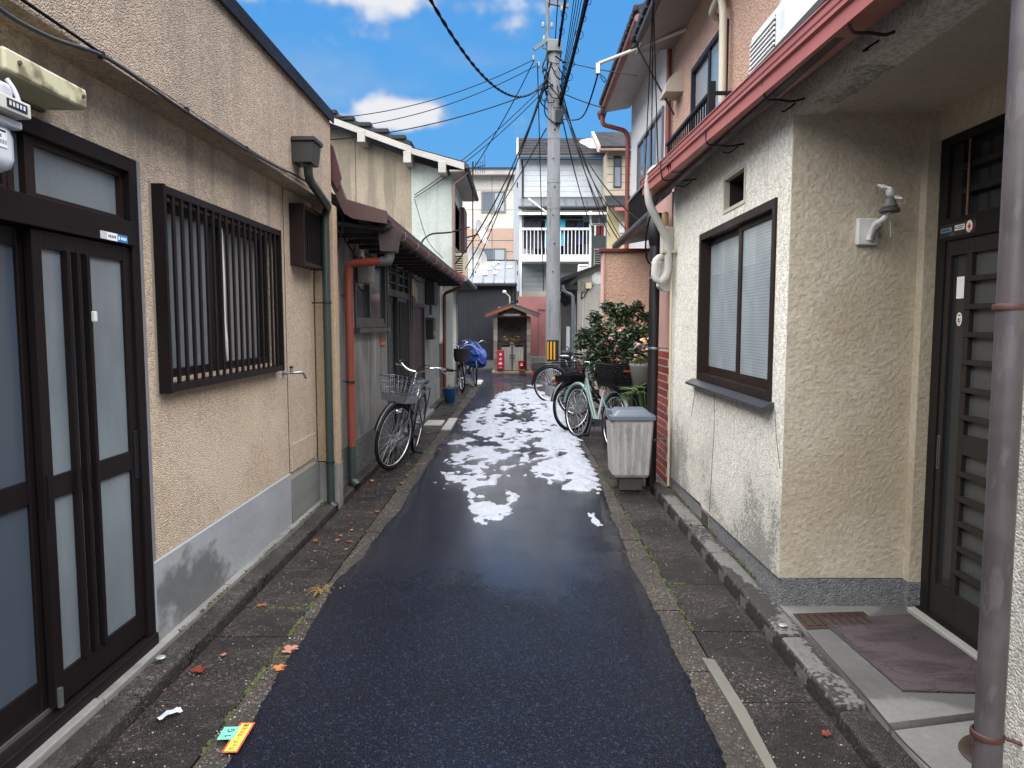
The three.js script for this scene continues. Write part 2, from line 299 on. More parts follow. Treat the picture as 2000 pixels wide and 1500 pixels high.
const kerbLichen = mat('#ffffff', 0.8, { map: lichenCol, bumpMap: bumpFine, bumpScale: 0.006 });
for (let d = -1; d < 6.2; d += 0.6) part(padR, 'kerbstone', kerbProfile(1.2, 1.325, d < 2.6 ? 0.01 : 0.03 + rr(-0.004, 0.006), d + 0.004, d + 0.596), d < 2.6 ? kerbMat : kerbLichen);
slabRow(padR, 'garden_slab', 1.145, 2.0, kerbMat, [6.4, 7.3, 8.2, 9.1, 10], -0.002);
slabRow(padR, 'garden_slab', 0.84, 2.0, kerbMat, [12.5, 13.4, 14.2], -0.004);

// ---------------------------------------------------------------- trodden snow lying on the asphalt
{
  const x0 = -0.95, x1 = 0.98, d0 = 4.9, d1 = 17.6, st = 0.016, nx = Math.round((x1 - x0) / st), nd = Math.round((d1 - d0) / (st * 1.5)), prints = [];
  for (let i = 0; i < 250; i++) { const d = 5.6 + 9 * Math.pow(rnd(), 1.1), x = -0.02 + (rnd() + rnd() - 1) * 0.6; prints.push([x, d, rr(0.05, 0.085), rr(0.1, 0.17), rr(-0.4, 0.4), rr(0.022, 0.042)]); }
  const cut = [[-0.3, 6.1, 0.14, 0.25], [0.28, 6.0, 0.2, 0.3], [0.0, 6.5, 0.12, 0.2], [0.5, 5.9, 0.2, 0.28]]; for (const c of cut) prints.push([c[0], c[1], c[2], c[3], 0, 0.034]);
  const near = (x) => 6.2 + 0.25 * Math.sin(x * 9) - 0.75 * Math.exp(-(((x + 0.25) / 0.22) ** 2)) + 0.1 * Math.sin(x * 23);
  const leftE = (d) => track([[-0.35, 5.4], [-0.52, 6.0], [-0.66, 6.6], [-0.6, 7.1], [-0.72, 7.6], [-0.58, 8.2], [-0.82, 8.7], [-0.55, 9.2], [-0.72, 10], [-0.78, 11], [-0.66, 12], [-0.5, 13.5], [-0.35, 15], [0.0, 16]], d);
  const rightE = (d) => track([[0.66, 6.2], [0.72, 7], [0.7, 8], [0.72, 9], [0.66, 10], [0.75, 11.5], [0.75, 13], [0.55, 15], [0.2, 16.2]], d);
  const h = (x, d) => {
    const n = S(FB2, x * 0.31, d * 0.22) - 0.5, f = S(FB, x * 0.9, d * 0.55) - 0.5, q = S(FINE, x * 0.7, d * 0.5) - 0.5;
    const m = S(FB2, x * 1.37 + 0.3, d * 0.93) - 0.5, m2 = S(FB2, x * 2.9 + 0.1, d * 2.1 + 0.6) - 0.5, e = Math.min((x - leftE(d)) * 0.22, (rightE(d) - x) * 0.25, (d - near(x)) * 0.09, (16 - d) * 0.03, 0.013);
    let v = e * 0.8 + n * 0.02 + f * 0.016 + m * 0.028 + m2 * 0.032 + q * 0.014 + 0.0005;
    const patch = Math.max(0.012 - 0.12 * Math.hypot((x - 0.57 - (5.2 - d) * 0.05) / 0.55, (d - 5.2) / 2.2), 0.014 - 0.1 * Math.hypot((x - 0.42) / 1.2, (d - 16.9) / 1.6), 0.008 - 0.12 * Math.hypot(x - 0.03, (d - 5.62) / 1.8)) + f * 0.03 + q * 0.01;
    v = Math.max(v, patch);
    for (const p of prints) { const dx = x - p[0], dd = d - p[1]; if (Math.abs(dx) > 0.3 || Math.abs(dd) > 0.4) continue; const c = Math.cos(p[4]), s = Math.sin(p[4]), r = Math.hypot((dx * c + dd * s) / p[2], (dd * c - dx * s) / p[3]); if (r < 1.3) v -= p[5] * smooth(1.25, 0.5, r + n * 1.1); }
    return Math.max(-0.014, v);
  };
  const H = new Float32Array((nx + 1) * (nd + 1)), pos = [], uv = [], id = [], map = new Int32Array((nx + 1) * (nd + 1)).fill(-1);
  for (let j = 0; j <= nd; j++) for (let i = 0; i <= nx; i++) H[j * (nx + 1) + i] = h(x0 + i * st, d0 + j * st * 1.5);
  const vert = (i, j) => { const k = j * (nx + 1) + i; if (map[k] < 0) { map[k] = pos.length / 3; const x = x0 + i * st, d = d0 + j * st * 1.5; pos.push(x, roadY(x, d) + H[k], -d); uv.push(x, d); } return map[k]; };
  for (let j = 0; j < nd; j++) for (let i = 0; i < nx; i++) { const k = j * (nx + 1) + i; if (Math.max(H[k], H[k + 1], H[k + nx + 1], H[k + nx + 2]) < 0) continue; const a = vert(i, j), b = vert(i + 1, j), c = vert(i, j + 1), e = vert(i + 1, j + 1); id.push(a, b, e, a, e, c); }
  const g = new THREE.BufferGeometry(); g.setAttribute('position', new THREE.Float32BufferAttribute(pos, 3)); g.setAttribute('uv', new THREE.Float32BufferAttribute(uv, 2)); g.setIndex(id); g.computeVertexNormals();
  const sm = mat([0.36, 0.38, 0.425], 0.6, { bumpMap: bumpFine, bumpScale: 0.012 });
  const o = new THREE.Mesh(plain(g), sm); o.name = 'snow'; o.userData = { kind: 'stuff', label: 'trodden melting snow lying along the middle of the wet lane', category: 'snow' }; scene.add(o);
}

// ================================================================ shared finishes
function plaster(c1, c2, o = {}) {   // sprayed plaster: tone, grain, and the stains the walls really carry; size/off in metres of the wall
  const n = o.n ?? 1024, gr = o.grain ?? 0.35, sc = o.scale ?? 2.4;
  const col = tex(n, o.size ?? [3, 3], (u, v) => {
    const a = S(FB, u * 0.21 + 0.2, v * 0.21), b = S(FB2, u * 0.6, v * 0.6 + 0.4), f = S(FINE, u * sc * 0.5, v * sc * 0.5), ce = S(CELL.d, u * sc, v * sc);
    let c = mulc(mixc(c1, c2, smooth(0.3, 0.75, a * 0.6 + b * 0.4)), 1 + gr * (f - 0.5) * 1.4 - gr * 0.5 * smooth(0.55, 0.95, ce));
    return o.stain ? o.stain(c, u, v, f, b) : c;
  }, true, !!o.clampEdge, o.off ?? [0, 0], o.m ?? n);
  const bmp = o.swirl
    ? tex(1024, [1.2, 1.2], (u, v) => { const w = S(FB2, u / 1.2, v / 1.2), q = S(PEB, u / 1.2 + w * 0.03, v / 1.2); return smooth(0.3, 0.72, q) * 0.85 + S(FINE, u, v) * 0.15; }, false)
    : tex(1024, [0.8, 0.8], (u, v) => 0.6 * (1 - smooth(0.1, 0.75, S(CELL.d, u * sc, v * sc))) + 0.4 * S(FINE, u * 1.25, v * 1.25), false);
  return mat('#ffffff', 0.92, { map: col, bumpMap: bmp, bumpScale: o.bump ?? 0.005 });
}
const streak = (u, v, k = 1) => S(STREAK, u * 0.9 * k, v * 0.07);
const brown = worn('#2a1f1c', 0.45, { specularIntensity: 0.35 }), brownDark = worn('#191415', 0.45, { specularIntensity: 0.3 }), steelDark = worn('#222427', 0.5, { specularIntensity: 0.55 }), gutterGreen = worn('#2f3836', 0.4), blackPipe = worn('#1b1718', 0.42);
const rustPipe = worn('#7d3a2b', 0.55), cableMat = mat('#0c0c10', 0.6, { specularIntensity: 0.25 }), zinc = mat('#9a9c9e', 0.35, { metalness: 0.85 }), chrome = mat('#d7d9dc', 0.16, { metalness: 1 }), whitePlastic = worn('#d9d8d2', 0.4), paper = mat('#e4e3de', 0.8), blackPlastic = mat('#0e0e10', 0.5, { specularIntensity: 0.45 });
const glassFilm = tex(512, [1.3, 1.3], (u, v) => { const n = S(FB, u / 1.3, v / 1.3), s = S(STREAK, u / 1.3 * 2, v / 1.3 * 0.5); return 0.72 + 0.3 * n + 0.16 * (s - 0.5); });
const darkRoom = mat([0.24, 0.21, 0.18], 0.95);
const frosted = mat([0.185, 0.215, 0.235], 0.2, { transmission: 0.12, thickness: 0, map: glassFilm, bumpMap: bumpFine, bumpScale: 0.0008 });
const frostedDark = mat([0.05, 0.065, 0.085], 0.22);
const darkGlass = mat([0.025, 0.028, 0.03], 0.14, { bumpMap: bumpSoft, bumpScale: 0.001 });
const clearGlass = mat('#f2f6f8', 0.04, { transmission: 1, thickness: 0 });
const skyGlass = mat([0.12, 0.14, 0.16], 0.08);

// a flat print: draw(ctx, w, h) on a small card
function print(w, h, draw, k = 1) {
  const c = document.createElement('canvas'); c.width = Math.round(w * k); c.height = Math.round(h * k); const x = c.getContext('2d'); x.scale(k, k); draw(x, w, h);
  const t = new THREE.CanvasTexture(c); t.colorSpace = THREE.SRGBColorSpace; return t;
}
function card(a, right, up, w, h, m, th = 0.0015) {   // a thin card: centre a, own uv 0..1 on its front
  const R = new THREE.Vector3(right[0], right[1], -right[2]).normalize(), U = new THREE.Vector3(up[0], up[1], -up[2]).normalize(), N = new THREE.Vector3().crossVectors(R, U);
  const g = new THREE.BoxGeometry(w, h, th); g.applyMatrix4(new THREE.Matrix4().makeBasis(R, U, N).setPosition(V(...a))); return plain(g);
}

// ================================================================ tan plaster house along the lane's left side
{
  const h = thing('plaster_house', 'tan plaster single-storey house with brown sliding door and slatted window', 'house', [-1.8, 0, 3]);
  const tan = plaster([0.5, 0.39, 0.285], [0.44, 0.35, 0.265], {
    size: [4.6, 2.6], off: [1.4, 0], clampEdge: true, scale: 3, grain: 0.5, n: 1400, m: 1024,
    stain: (c, u, v, f, b) => {
      const s = streak(u, v), g = S(FB2, u * 0.5, v * 0.5 + 0.3);
      let k = smooth(0.52, 0.72, s) * smooth(1.35, 2.4, v + (g - 0.5) * 1.2) * 0.55;
      k += smooth(0.5, 0.75, s * 0.6 + g * 0.4) * smooth(0.45, 0.15, Math.abs(v - 1.02 + (g - 0.5) * 0.3)) * 0.22;
      k += smooth(0.55, 0.7, g * 0.6 + f * 0.25 + 0.12) * smooth(0.25, 0.0, Math.abs(u - 3.02 + (g - 0.5) * 0.3)) * 0.5;
      const pale = smooth(0.4, 0.1, Math.hypot((u - 3.95) / 1.3, (v - 0.72) / 0.45) * 0.5 + (g - 0.5) * 0.5);
      return mixc(mixc(c, [0.16, 0.145, 0.125], clamp(k) * (0.75 + 0.5 * (f - 0.5))), [0.56, 0.47, 0.37], pale * 0.5);
    },
  });
  const upper = plaster([0.42, 0.32, 0.235], [0.36, 0.28, 0.21], { size: [4, 2], off: [2, 2], scale: 3, grain: 0.6, n: 1024, stain: (c, u, v, f, b) => mixc(c, [0.17, 0.145, 0.12], 0.25 * smooth(0.5, 0.75, streak(u, v) * 0.7 + b * 0.3)) });
  part(h, 'wall', slabX(-1.77, -1.62, [[3.082, 0.402], [5.0, 0.402], [5.0, 0.36], [5.7, 0.36], [5.7, 2.39], [-1, 2.39], [-1, 2.14], [3.082, 2.14]], [rect(3.26, 4.7, 1.2, 2.02), rect(5.2, 5.68, 1.92, 2.26)]), tan);
  part(h, 'soffit', box(-1.77, -1.48, 2.39, 2.41, -1, 5.77), upper);
  part(h, 'parapet', box(-1.60, -1.48, 2.412, 3.08, -1, 5.77, 0.006), upper);
  part(h, 'parapet_cap', [box(-1.66, -1.455, 3.081, 3.12, -1, 5.79, 0.006), box(-1.462, -1.452, 3.03, 3.08, -1, 5.79)], brownDark);
  part(h, 'roof', box(-6, -1.66, 2.95, 3.0, -1, 5.77), steelDark);
  part(h, 'rear_wall', [box(-6, -5.9, 0, 2.95, -1, 5.77), box(-5.9, -1.78, 0, 2.95, 5.71, 5.77), box(-5.9, -1.78, 0, 2.95, -1, -0.9), box(-5.9, -2.6, -0.02, 0, -0.9, 5.7)], darkRoom);
  part(h, 'pilaster', [box(-1.62, -1.455, 0.33, 2.39, 5.715, 5.83, 0.008)], plaster([0.52, 0.37, 0.24], [0.47, 0.34, 0.22], { n: 256, size: [1, 1], scale: 4, bump: 0.008 }));
  part(h, 'pilaster_base', box(-1.62, -1.45, -0.05, 0.33, 5.705, 5.84, 0.006), cement);
  const damp = (sd, c1, dk) => mat('#ffffff', 0.82, { bumpMap: bumpFine, bumpScale: 0.0015, map: tex(512, [2, 0.5], (u, v) => { const n = S(FB2, u * 0.5 + sd, v * 0.8), f = S(FINE, u, v), g = S(FB, u * 0.35 + sd, v * 0.9), st = smooth(0.45, 0.62, n * 0.6 + g * 0.4 - 0.16 * smooth(3.3, 4.4, u) - 0.25 * smooth(0.15, 0.45, v)); return mulc(mixc(c1, dk, st * 0.8), 0.82 + 0.28 * n + 0.16 * (f - 0.5)); }, true, true, [3, 0]) });
  part(h, 'baseboard', box(-1.70, -1.606, -0.05, 0.4, 3.085, 4.985, 0.004), damp(0.2, [0.30, 0.315, 0.33], [0.075, 0.075, 0.07]));
  part(h, 'baseboard', box(-1.70, -1.6, -0.05, 0.36, 4.99, 5.7, 0.004), damp(0.6, [0.17, 0.175, 0.165], [0.06, 0.065, 0.05]));
  part(h, 'access_panel', box(-1.63, -1.606, 0.4, 0.6, 5.02, 5.62, 0.006), tan);
  part(h, 'wall_joint', [box(-1.622, -1.617, 0.4, 2.39, 4.998, 5.002)], jointMat);

  // entrance: frame, transom lights, two sliding leaves
  const fr = part(h, 'door_frame', [box(-1.72, -1.612, 0.07, 2.14, 3.02, 3.08, 0.004), box(-1.72, -1.612, 2.08, 2.14, 1.2, 3.02, 0.004), box(-1.72, -1.60, 1.775, 1.875, 1.2, 3.02, 0.004), box(-1.74, -1.60, 0.03, 0.085, 1.2, 3.08, 0.004)], brownDark);
  part(fr, 'reveal', box(-1.66, -1.615, 0.05, 2.14, 3.083, 3.11), worn('#77757a', 0.8));
  part(fr, 'rail_track', box(-1.66, -1.652, 0.085, 0.1, 1.2, 3.02), zinc);
  const tr = part(h, 'transom_window', [box(-1.69, -1.64, 1.875, 2.08, 2.42, 2.45), box(-1.69, -1.64, 1.875, 2.08, 2.335, 2.365), frameX(-1.688, -1.642, 2.45, 3.02, 1.875, 2.08, 0.022), frameX(-1.688, -1.642, 1.5, 2.335, 1.875, 2.08, 0.022)], brown);
  part(tr, 'pane', box(-1.668, -1.663, 1.9, 2.06, 2.47, 3.0), frosted); part(tr, 'pane', box(-1.668, -1.663, 1.875, 2.08, 2.365, 2.42), frosted); part(tr, 'pane', box(-1.668, -1.663, 1.9, 2.06, 1.52, 2.315), frosted);
  const leaf = (d0, d1, x, glass) => {
    const L = part(h, 'sliding_door', [box(x - 0.03, x, 0.1, 1.77, d0, d0 + 0.05, 0.003), box(x - 0.03, x, 0.1, 1.77, d1 - 0.055, d1, 0.003), box(x - 0.028, x - 0.002, 1.71, 1.77, d0 + 0.05, d1 - 0.055), box(x - 0.028, x - 0.002, 0.84, 0.92, d0 + 0.05, d1 - 0.055), box(x - 0.028, x - 0.002, 0.1, 0.21, d0 + 0.05, d1 - 0.055)], brownDark);
    part(L, 'pane', box(x - 0.018, x - 0.013, 0.92, 1.71, d0 + 0.05, d1 - 0.055), glass); part(L, 'pane', box(x - 0.018, x - 0.013, 0.21, 0.84, d0 + 0.05, d1 - 0.055), glass);
    for (const k of [0, 1, 2]) part(L, 'bar', box(x - 0.012, x + 0.014, 0.205, 1.715, d0 + 0.165 + k * 0.06, d0 + 0.184 + k * 0.06, 0.003), brownDark);
    return L;
  };
  const L1 = leaf(2.41, 3.02, -1.625, frosted); leaf(1.78, 2.44, -1.66, frostedDark);
  part(L1, 'pull_handle', [frameX(-1.627, -1.618, 2.985, 3.005, 0.8, 1.0, 0.004)], steelDark); part(L1, 'pull_handle', [box(-1.627, -1.618, 0.78, 0.93, 2.418, 2.437)], blackPlastic); part(L1, 'latch', box(-1.627, -1.612, 0.1, 0.17, 2.415, 2.43), zinc);
  part(L1, 'bell_button', box(-1.611, -1.596, 1.46, 1.5, 2.70, 2.72, 0.004), whitePlastic);
  const stick = print(150, 26, (c, w, hh) => { c.fillStyle = '#dfe2e4'; c.fillRect(0, 0, w, hh); c.fillStyle = '#2f6fb0'; c.fillRect(92, 0, 58, hh); c.fillStyle = '#fff'; c.fillRect(98, 7, 6, 12); for (let i = 0; i < 4; i++) c.fillRect(112 + i * 9, 8, 5, 10); c.fillStyle = '#333'; for (let i = 0; i < 5; i++) c.fillRect(42 + i * 9, 9, 6, 8 + (i % 2)); c.fillStyle = '#b8bcc0'; c.fillRect(0, 0, 34, hh); }, 2);
  part(h, 'name_sticker', card([-1.598, 1.795, 2.86], [0, 0, 1], [0, 1, 0], 0.19, 0.03, mat('#ffffff', 0.5, { map: stick })), mat('#ffffff', 0.5, { map: stick }));

  // slatted window box
  const gw = part(h, 'window_grille', [box(-1.618, -1.565, 1.145, 1.18, 3.22, 4.76), box(-1.618, -1.565, 2.03, 2.065, 3.22, 4.76), box(-1.618, -1.56, 1.14, 2.07, 3.2, 3.222, 0.002), box(-1.618, -1.562, 1.142, 2.068, 4.76, 4.78, 0.002)], brownDark);
  const sg = box(-0.006, 0.006, 1.18, 2.03, -0.0115, 0.0115, 0.002); for (let i = 0; i < 17; i++) piece(gw, 'slat', sg, brownDark, [-1.573, 0, 3.305 + i * 0.0855]);
  part(gw, 'mounting_strip', box(-1.628, -1.616, 1.13, 2.08, 3.185, 3.2), worn('#8c8678', 0.7));
  const wn = part(h, 'sash_window', [frameX(-1.72, -1.64, 3.26, 4.7, 1.2, 2.02, 0.04), box(-1.70, -1.66, 1.24, 1.98, 3.86, 3.92), box(-1.70, -1.66, 1.24, 1.98, 3.97, 4.02)], brownDark);
  part(wn, 'pane', box(-1.672, -1.667, 1.24, 1.98, 3.3, 3.86), frosted); part(wn, 'pane', box(-1.692, -1.687, 1.24, 1.98, 4.02, 4.66), mat([0.22, 0.22, 0.22], 0.25));
  part(wn, 'curtain_edge', tube([[-1.645, 1.98, 4.0], [-1.64, 1.7, 4.0], [-1.645, 1.45, 4.01], [-1.635, 1.25, 4.03]], 0.012, 6), paper);
  // small slatted vent
  const sv = part(h, 'vent_grille', [box(-1.618, -1.52, 1.875, 1.9, 5.16, 5.64), box(-1.618, -1.52, 2.27, 2.3, 5.16, 5.64), box(-1.618, -1.517, 1.87, 2.305, 5.13, 5.16), box(-1.618, -1.517, 1.87, 2.305, 5.62, 5.64)], brown);
  const sg2 = box(-0.012, 0.012, 1.9, 2.27, -0.006, 0.006); for (let i = 0; i < 8; i++) piece(sv, 'slat', sg2, brownDark, [-1.535, 0, 5.21 + i * 0.053]);
  part(sv, 'backing', box(-1.64, -1.63, 1.9, 2.28, 5.18, 5.66), darkRoom);
  // rain hopper and downpipe
  const dp = part(h, 'downpipe', bent([[-1.4, 2.5, 4.86], [-1.4, 2.42, 4.88], [-1.455, 2.35, 5.56], [-1.495, 2.3, 5.62], [-1.495, 0.02, 5.62], [-1.46, -0.01, 5.6]], 0.031, 12, 0.09), gutterGreen);
  part(dp, 'hopper', [slabD(4.77, 4.95, [[-1.478, 2.51], [-1.352, 2.51], [-1.335, 2.64], [-1.478, 2.64]]), box(-1.478, -1.322, 2.642, 2.672, 4.755, 4.965, 0.006)], worn('#2a2726', 0.5));
  for (const y of [1.62, 0.36]) part(dp, 'pipe_clamp', [lathe([[0.033, -0.008], [0.036, -0.008], [0.036, 0.008], [0.033, 0.008]], -1.495, y, 5.62, 14), rod([-1.52, y, 5.63], [-1.62, y, 5.65], 0.005)], steelDark);
}

// ================================================================ cream plaster house with a porch on the right side
const WX = 1.33;
{
  const h = thing('porch_house', 'cream roughcast single-storey house with recessed porch and red gutter', 'house', [1.6, 0, 4]);
  const algae = (c, u, v, f, b) => {   // u = d along the lane wall
    const g = S(FB2, u * 0.45 + 0.2, v * 0.45), s = streak(u + 3, v);
    const k = smooth(0.5, 0.66, g * 0.5 + f * 0.5 + 0.1 - 0.36 * v + 0.1 * smooth(4.6, 5.4, u)) * 0.7;
    const drip = smooth(0.6, 0.8, s) * smooth(1.6, 2.4, v + (g - 0.5)) * 0.18;
    return mixc(mixc(c, [0.09, 0.09, 0.08], clamp(k)), [0.3, 0.27, 0.22], drip);
  };
  const chips = plaster([0.71, 0.68, 0.6], [0.65, 0.615, 0.53], { size: [5.6, 2.9], off: [0.8, 0], clampEdge: false, n: 1900, m: 1024, scale: 2.6, grain: 0.6, bump: 0.0035, stain: algae });
  const swirl = plaster([0.52, 0.46, 0.36], [0.47, 0.4, 0.3], { size: [2, 2.8], off: [1, 0], scale: 1.6, grain: 0.25, swirl: true, bump: 0.0022, stain: (c, u, v, f, b) => mixc(c, [0.36, 0.29, 0.19], 0.55 * smooth(0.48, 0.8, S(FB, u * 0.4, v * 0.3 + 0.3))) });
  const plinthM = plaster([0.2, 0.2, 0.205], [0.165, 0.165, 0.17], { n: 512, size: [2, 1], scale: 2.2, grain: 0.6, bump: 0.008 });
  // lane wall with window and vent openings; wall above the porch; near pier
  part(h, 'wall', slabX(WX, WX + 0.15, [[3.575, 0.16], [5.1, 0.13], [5.15, 0.15], [6.25, 0.12], [6.25, 2.75], [1.0, 2.75], [1.0, 2.46], [3.575, 2.46]], [rect(3.75, 5.3, 1.05, 2.1), rect(4.3, 4.71, 2.18, 2.37)]), chips);
  part(h, 'porch_wall', box(WX + 0.002, 1.965, 0.165, 2.46, 3.57, 3.72), swirl);
  part(h, 'porch_corner', [box(1.955, 2.02, 0.165, 2.46, 3.51, 3.58), box(2.0, 2.15, 2.32, 2.46, 1.9, 3.51)], swirl);
  part(h, 'porch_ceiling', box(WX + 0.15, 2.3, 2.46, 2.5, 0.6, 3.7), plaster([0.52, 0.47, 0.39], [0.46, 0.41, 0.34], { n: 256, size: [2, 2], grain: 0.2, bump: 0.003 }));
  part(h, 'porch_pier', box(WX + 0.015, 2.2, 0.0, 2.46, 0.6, 1.93), plaster([0.71, 0.68, 0.6], [0.65, 0.615, 0.53], { size: [1.4, 1.4], n: 512, scale: 2.6, grain: 0.6, bump: 0.0035, stain: (c, u, v, f, b) => mixc(c, [0.38, 0.35, 0.3], 0.45 * smooth(0.5, 0.75, S(FB2, u / 1.4, v / 1.4) * 0.7 + f * 0.3)) }));
  part(h, 'plinth', [box(WX + 0.012, 1.49, -0.06, 0.158, 3.583, 4.9, 0.004), box(WX + 0.012, 1.49, -0.06, 0.115, 4.9, 6.24), box(WX + 0.012, 1.97, -0.06, 0.16, 3.568, 3.583), box(1.95, 2.02, -0.06, 0.162, 3.5, 3.566)], plinthM);
  const vg = part(h, 'underfloor_vent', [box(WX + 0.004, WX + 0.011, 0.01, 0.115, 4.93, 5.13)], darkRoom); for (let i = 0; i < 6; i++) part(vg, 'bar', box(WX, WX + 0.006, 0.012, 0.113, 4.95 + i * 0.031, 4.958 + i * 0.031), steelDark);
  part(h, 'rear_wall', [box(5.9, 6, 0, 2.9, 0.6, 6.25), box(1.49, 5.9, 0, 2.9, 6.2, 6.25), box(2.2, 5.9, 0, 2.7, 0.6, 0.7), box(2.4, 5.9, -0.03, 0, 0.7, 6.2)], darkRoom);
  // roof behind the gutter
  part(h, 'eave', [slabD(0.8, 6.35, [[1.12, 2.63], [1.5, 2.66], [1.5, 2.72], [1.12, 2.66]])], worn('#3b3634', 0.7));
  part(h, 'roof', slabD(0.8, 6.33, [[1.16, 2.665], [1.52, 2.72], [6, 2.95], [6, 3.0], [1.5, 2.78], [1.16, 2.7]]), worn('#4a4a4c', 0.6));
  // box gutter, a little out of line with the wall
  const gx = (d) => track([[1.19, 2.2], [1.055, 6.2]], d), gy = (d) => track([[2.475, 2.2], [2.545, 6.2]], d), red = worn('#a0594f', 0.5);
  const sheetD = (prof, d0, d1) => { const n = prof.length, p = []; for (const d of [d0, d1]) for (const q of prof) p.push(gx(d) + q[0], gy(d) + q[1], -d); const id = []; for (let i = 0; i < n; i++) { const j = (i + 1) % n; id.push(i, j, n + j, i, n + j, n + i); } for (let i = 1; i + 1 < n; i++) { id.push(0, i + 1, i, n, n + i, n + i + 1); } const g = new THREE.BufferGeometry(); g.setAttribute('position', new THREE.Float32BufferAttribute(p, 3)); g.setAttribute('uv', new THREE.Float32BufferAttribute(new Float32Array(p.length / 3 * 2), 2)); g.setIndex(id); return boxUV(g); };
  const gt = part(h, 'gutter', [sheetD([[0, 0], [0.1, 0], [0.1, 0.11], [0.095, 0.11], [0.095, 0.006], [0.006, 0.006], [0.006, 0.06], [-0.006, 0.066], [-0.006, 0.12], [-0.02, 0.126], [-0.022, 0.12], [-0.014, 0.114], [-0.014, 0.062], [0, 0.056]], 0.8, 6.22)], red);
  part(gt, 'rib', [bar([gx(0.8) - 0.013, gy(0.8) + 0.085, 0.8], [gx(6.2) - 0.013, gy(6.2) + 0.085, 6.2], 0.006, 0.008)], worn('#5d2a28', 0.6));
  part(gt, 'joint_sleeve', [sheetD([[-0.004, -0.004], [0.104, -0.004], [0.104, 0], [0, 0], [0, 0.056], [-0.018, 0.066], [-0.018, 0.126], [-0.026, 0.126], [-0.024, 0.062], [-0.004, 0.052]], 5.2, 5.26)], worn('#6d5a55', 0.6));
  part(gt, 'fascia', box(1.16, 1.2, 2.5, 2.66, 0.8, 6.22), worn('#3a2f2d', 0.7));
  for (const d of [2.62, 3.42, 4.32, 5.45]) part(gt, 'hanger', tube([[gx(d) - 0.024, gy(d) + 0.128, d], [gx(d) - 0.02, gy(d) + 0.06, d], [gx(d) - 0.004, gy(d) - 0.006, d], [gx(d) + 0.06, gy(d) - 0.012, d], [gx(d) + 0.11, gy(d) - 0.018, d], [WX, gy(d) + 0.0, d + 0.02]], 0.006, 6), mat('#150f0e', 0.6));
  for (const d of [2.75, 3.55, 4.45, 5.6]) part(gt, 'bracket', tube([[WX, gy(d) + 0.01, d], [WX - 0.06, gy(d) - 0.03, d], [gx(d) + 0.12, gy(d) - 0.022, d]], 0.004, 5), mat('#150f0e', 0.6));
  // window
  const wire = tex(512, [0.7, 0.9], (u, v) => { const a = Math.abs(((u / 0.0175) % 1) - 0.5), b = Math.abs(((v / 0.0175) % 1) - 0.5), l = Math.max(smooth(0.42, 0.5, a) * 0.5, smooth(0.36, 0.5, b)), n = S(FB2, u * 0.9, v * 0.9); return mulc([0.29, 0.335, 0.35], (1 - 0.42 * l) * (0.85 + 0.3 * n)); });
  const wireGlass = mat('#ffffff', 0.2, { map: wire, bumpMap: bumpFine, bumpScale: 0.0015 });
  const win = part(h, 'sash_window', [frameX(WX - 0.012, WX + 0.1, 3.75, 5.3, 1.05, 2.1, 0.045), box(WX + 0.03, WX + 0.07, 1.09, 2.06, 4.43, 4.49), box(WX + 0.03, WX + 0.055, 1.09, 1.15, 3.79, 4.43), box(WX + 0.05, WX + 0.085, 1.09, 1.15, 4.49, 5.26), box(WX + 0.03, WX + 0.055, 2.02, 2.06, 3.79, 4.43), box(WX + 0.05, WX + 0.085, 2.02, 2.06, 4.49, 5.26)], brown);
  part(win, 'pane', box(WX + 0.04, WX + 0.045, 1.14, 2.03, 3.79, 4.44), wireGlass); part(win, 'pane', box(WX + 0.065, WX + 0.07, 1.14, 2.03, 4.48, 5.26), wireGlass);
  part(win, 'sill', slabD(3.71, 5.42, [[WX - 0.065, 1.005], [WX + 0.05, 1.025], [WX + 0.05, 1.048], [WX - 0.01, 1.046], [WX - 0.065, 1.02]]), worn('#3a3b40', 0.35));
  for (const c of [[[1.03, 5.36], [0.9, 5.4], [0.75, 5.47]], [[1.0, 4.85], [0.75, 4.83], [0.5, 4.86], [0.15, 4.9]], [[1.01, 3.7], [0.86, 3.66], [0.72, 3.6]]]) part(h, 'crack', tube(c.map(([y, d]) => [WX - 0.0005, y, d]), 0.002, 4), jointMat);
  const vent = part(h, 'vent_frame', [frameX(WX - 0.006, WX + 0.03, 4.28, 4.73, 2.16, 2.39, 0.022)], worn('#b9b3a2', 0.8)); part(vent, 'shade_liner', frameX(WX + 0.03, WX + 0.2, 4.299, 4.711, 2.179, 2.371, 0.004), worn('#241a16', 0.9)); part(vent, 'board', box(WX + 0.16, WX + 0.18, 2.1, 2.45, 4.36, 4.5), worn('#3a1812', 0.8));  // near-black lining puts the shade of the opening into its colour
  // porch door
  const DX = 2.02, dk = worn('#211e1c', 0.5, { specularIntensity: 0.35 }), grey = worn('#2e2a27', 0.5, { specularIntensity: 0.4 });
  const df = part(h, 'door_frame', [box(DX - 0.01, DX + 0.1, 0.02, 2.32, 3.44, 3.505, 0.003), box(DX - 0.012, DX + 0.1, 1.84, 1.94, 1.94, 3.44, 0.003), box(DX - 0.01, DX + 0.1, 2.28, 2.32, 1.94, 3.44), box(DX - 0.03, DX + 0.1, 0.0, 0.05, 1.94, 3.5)], dk);
  part(df, 'threshold', [box(DX - 0.075, DX - 0.032, 0.0, 0.045, 1.94, 3.5, 0.006)], worn('#a5a49c', 0.8));
  const tw = part(h, 'transom_window', [box(DX + 0.01, DX + 0.05, 1.94, 2.28, 3.36, 3.44), box(DX + 0.012, DX + 0.048, 2.045, 2.07, 1.94, 3.36), box(DX + 0.012, DX + 0.048, 2.155, 2.18, 1.94, 3.36)], grey);
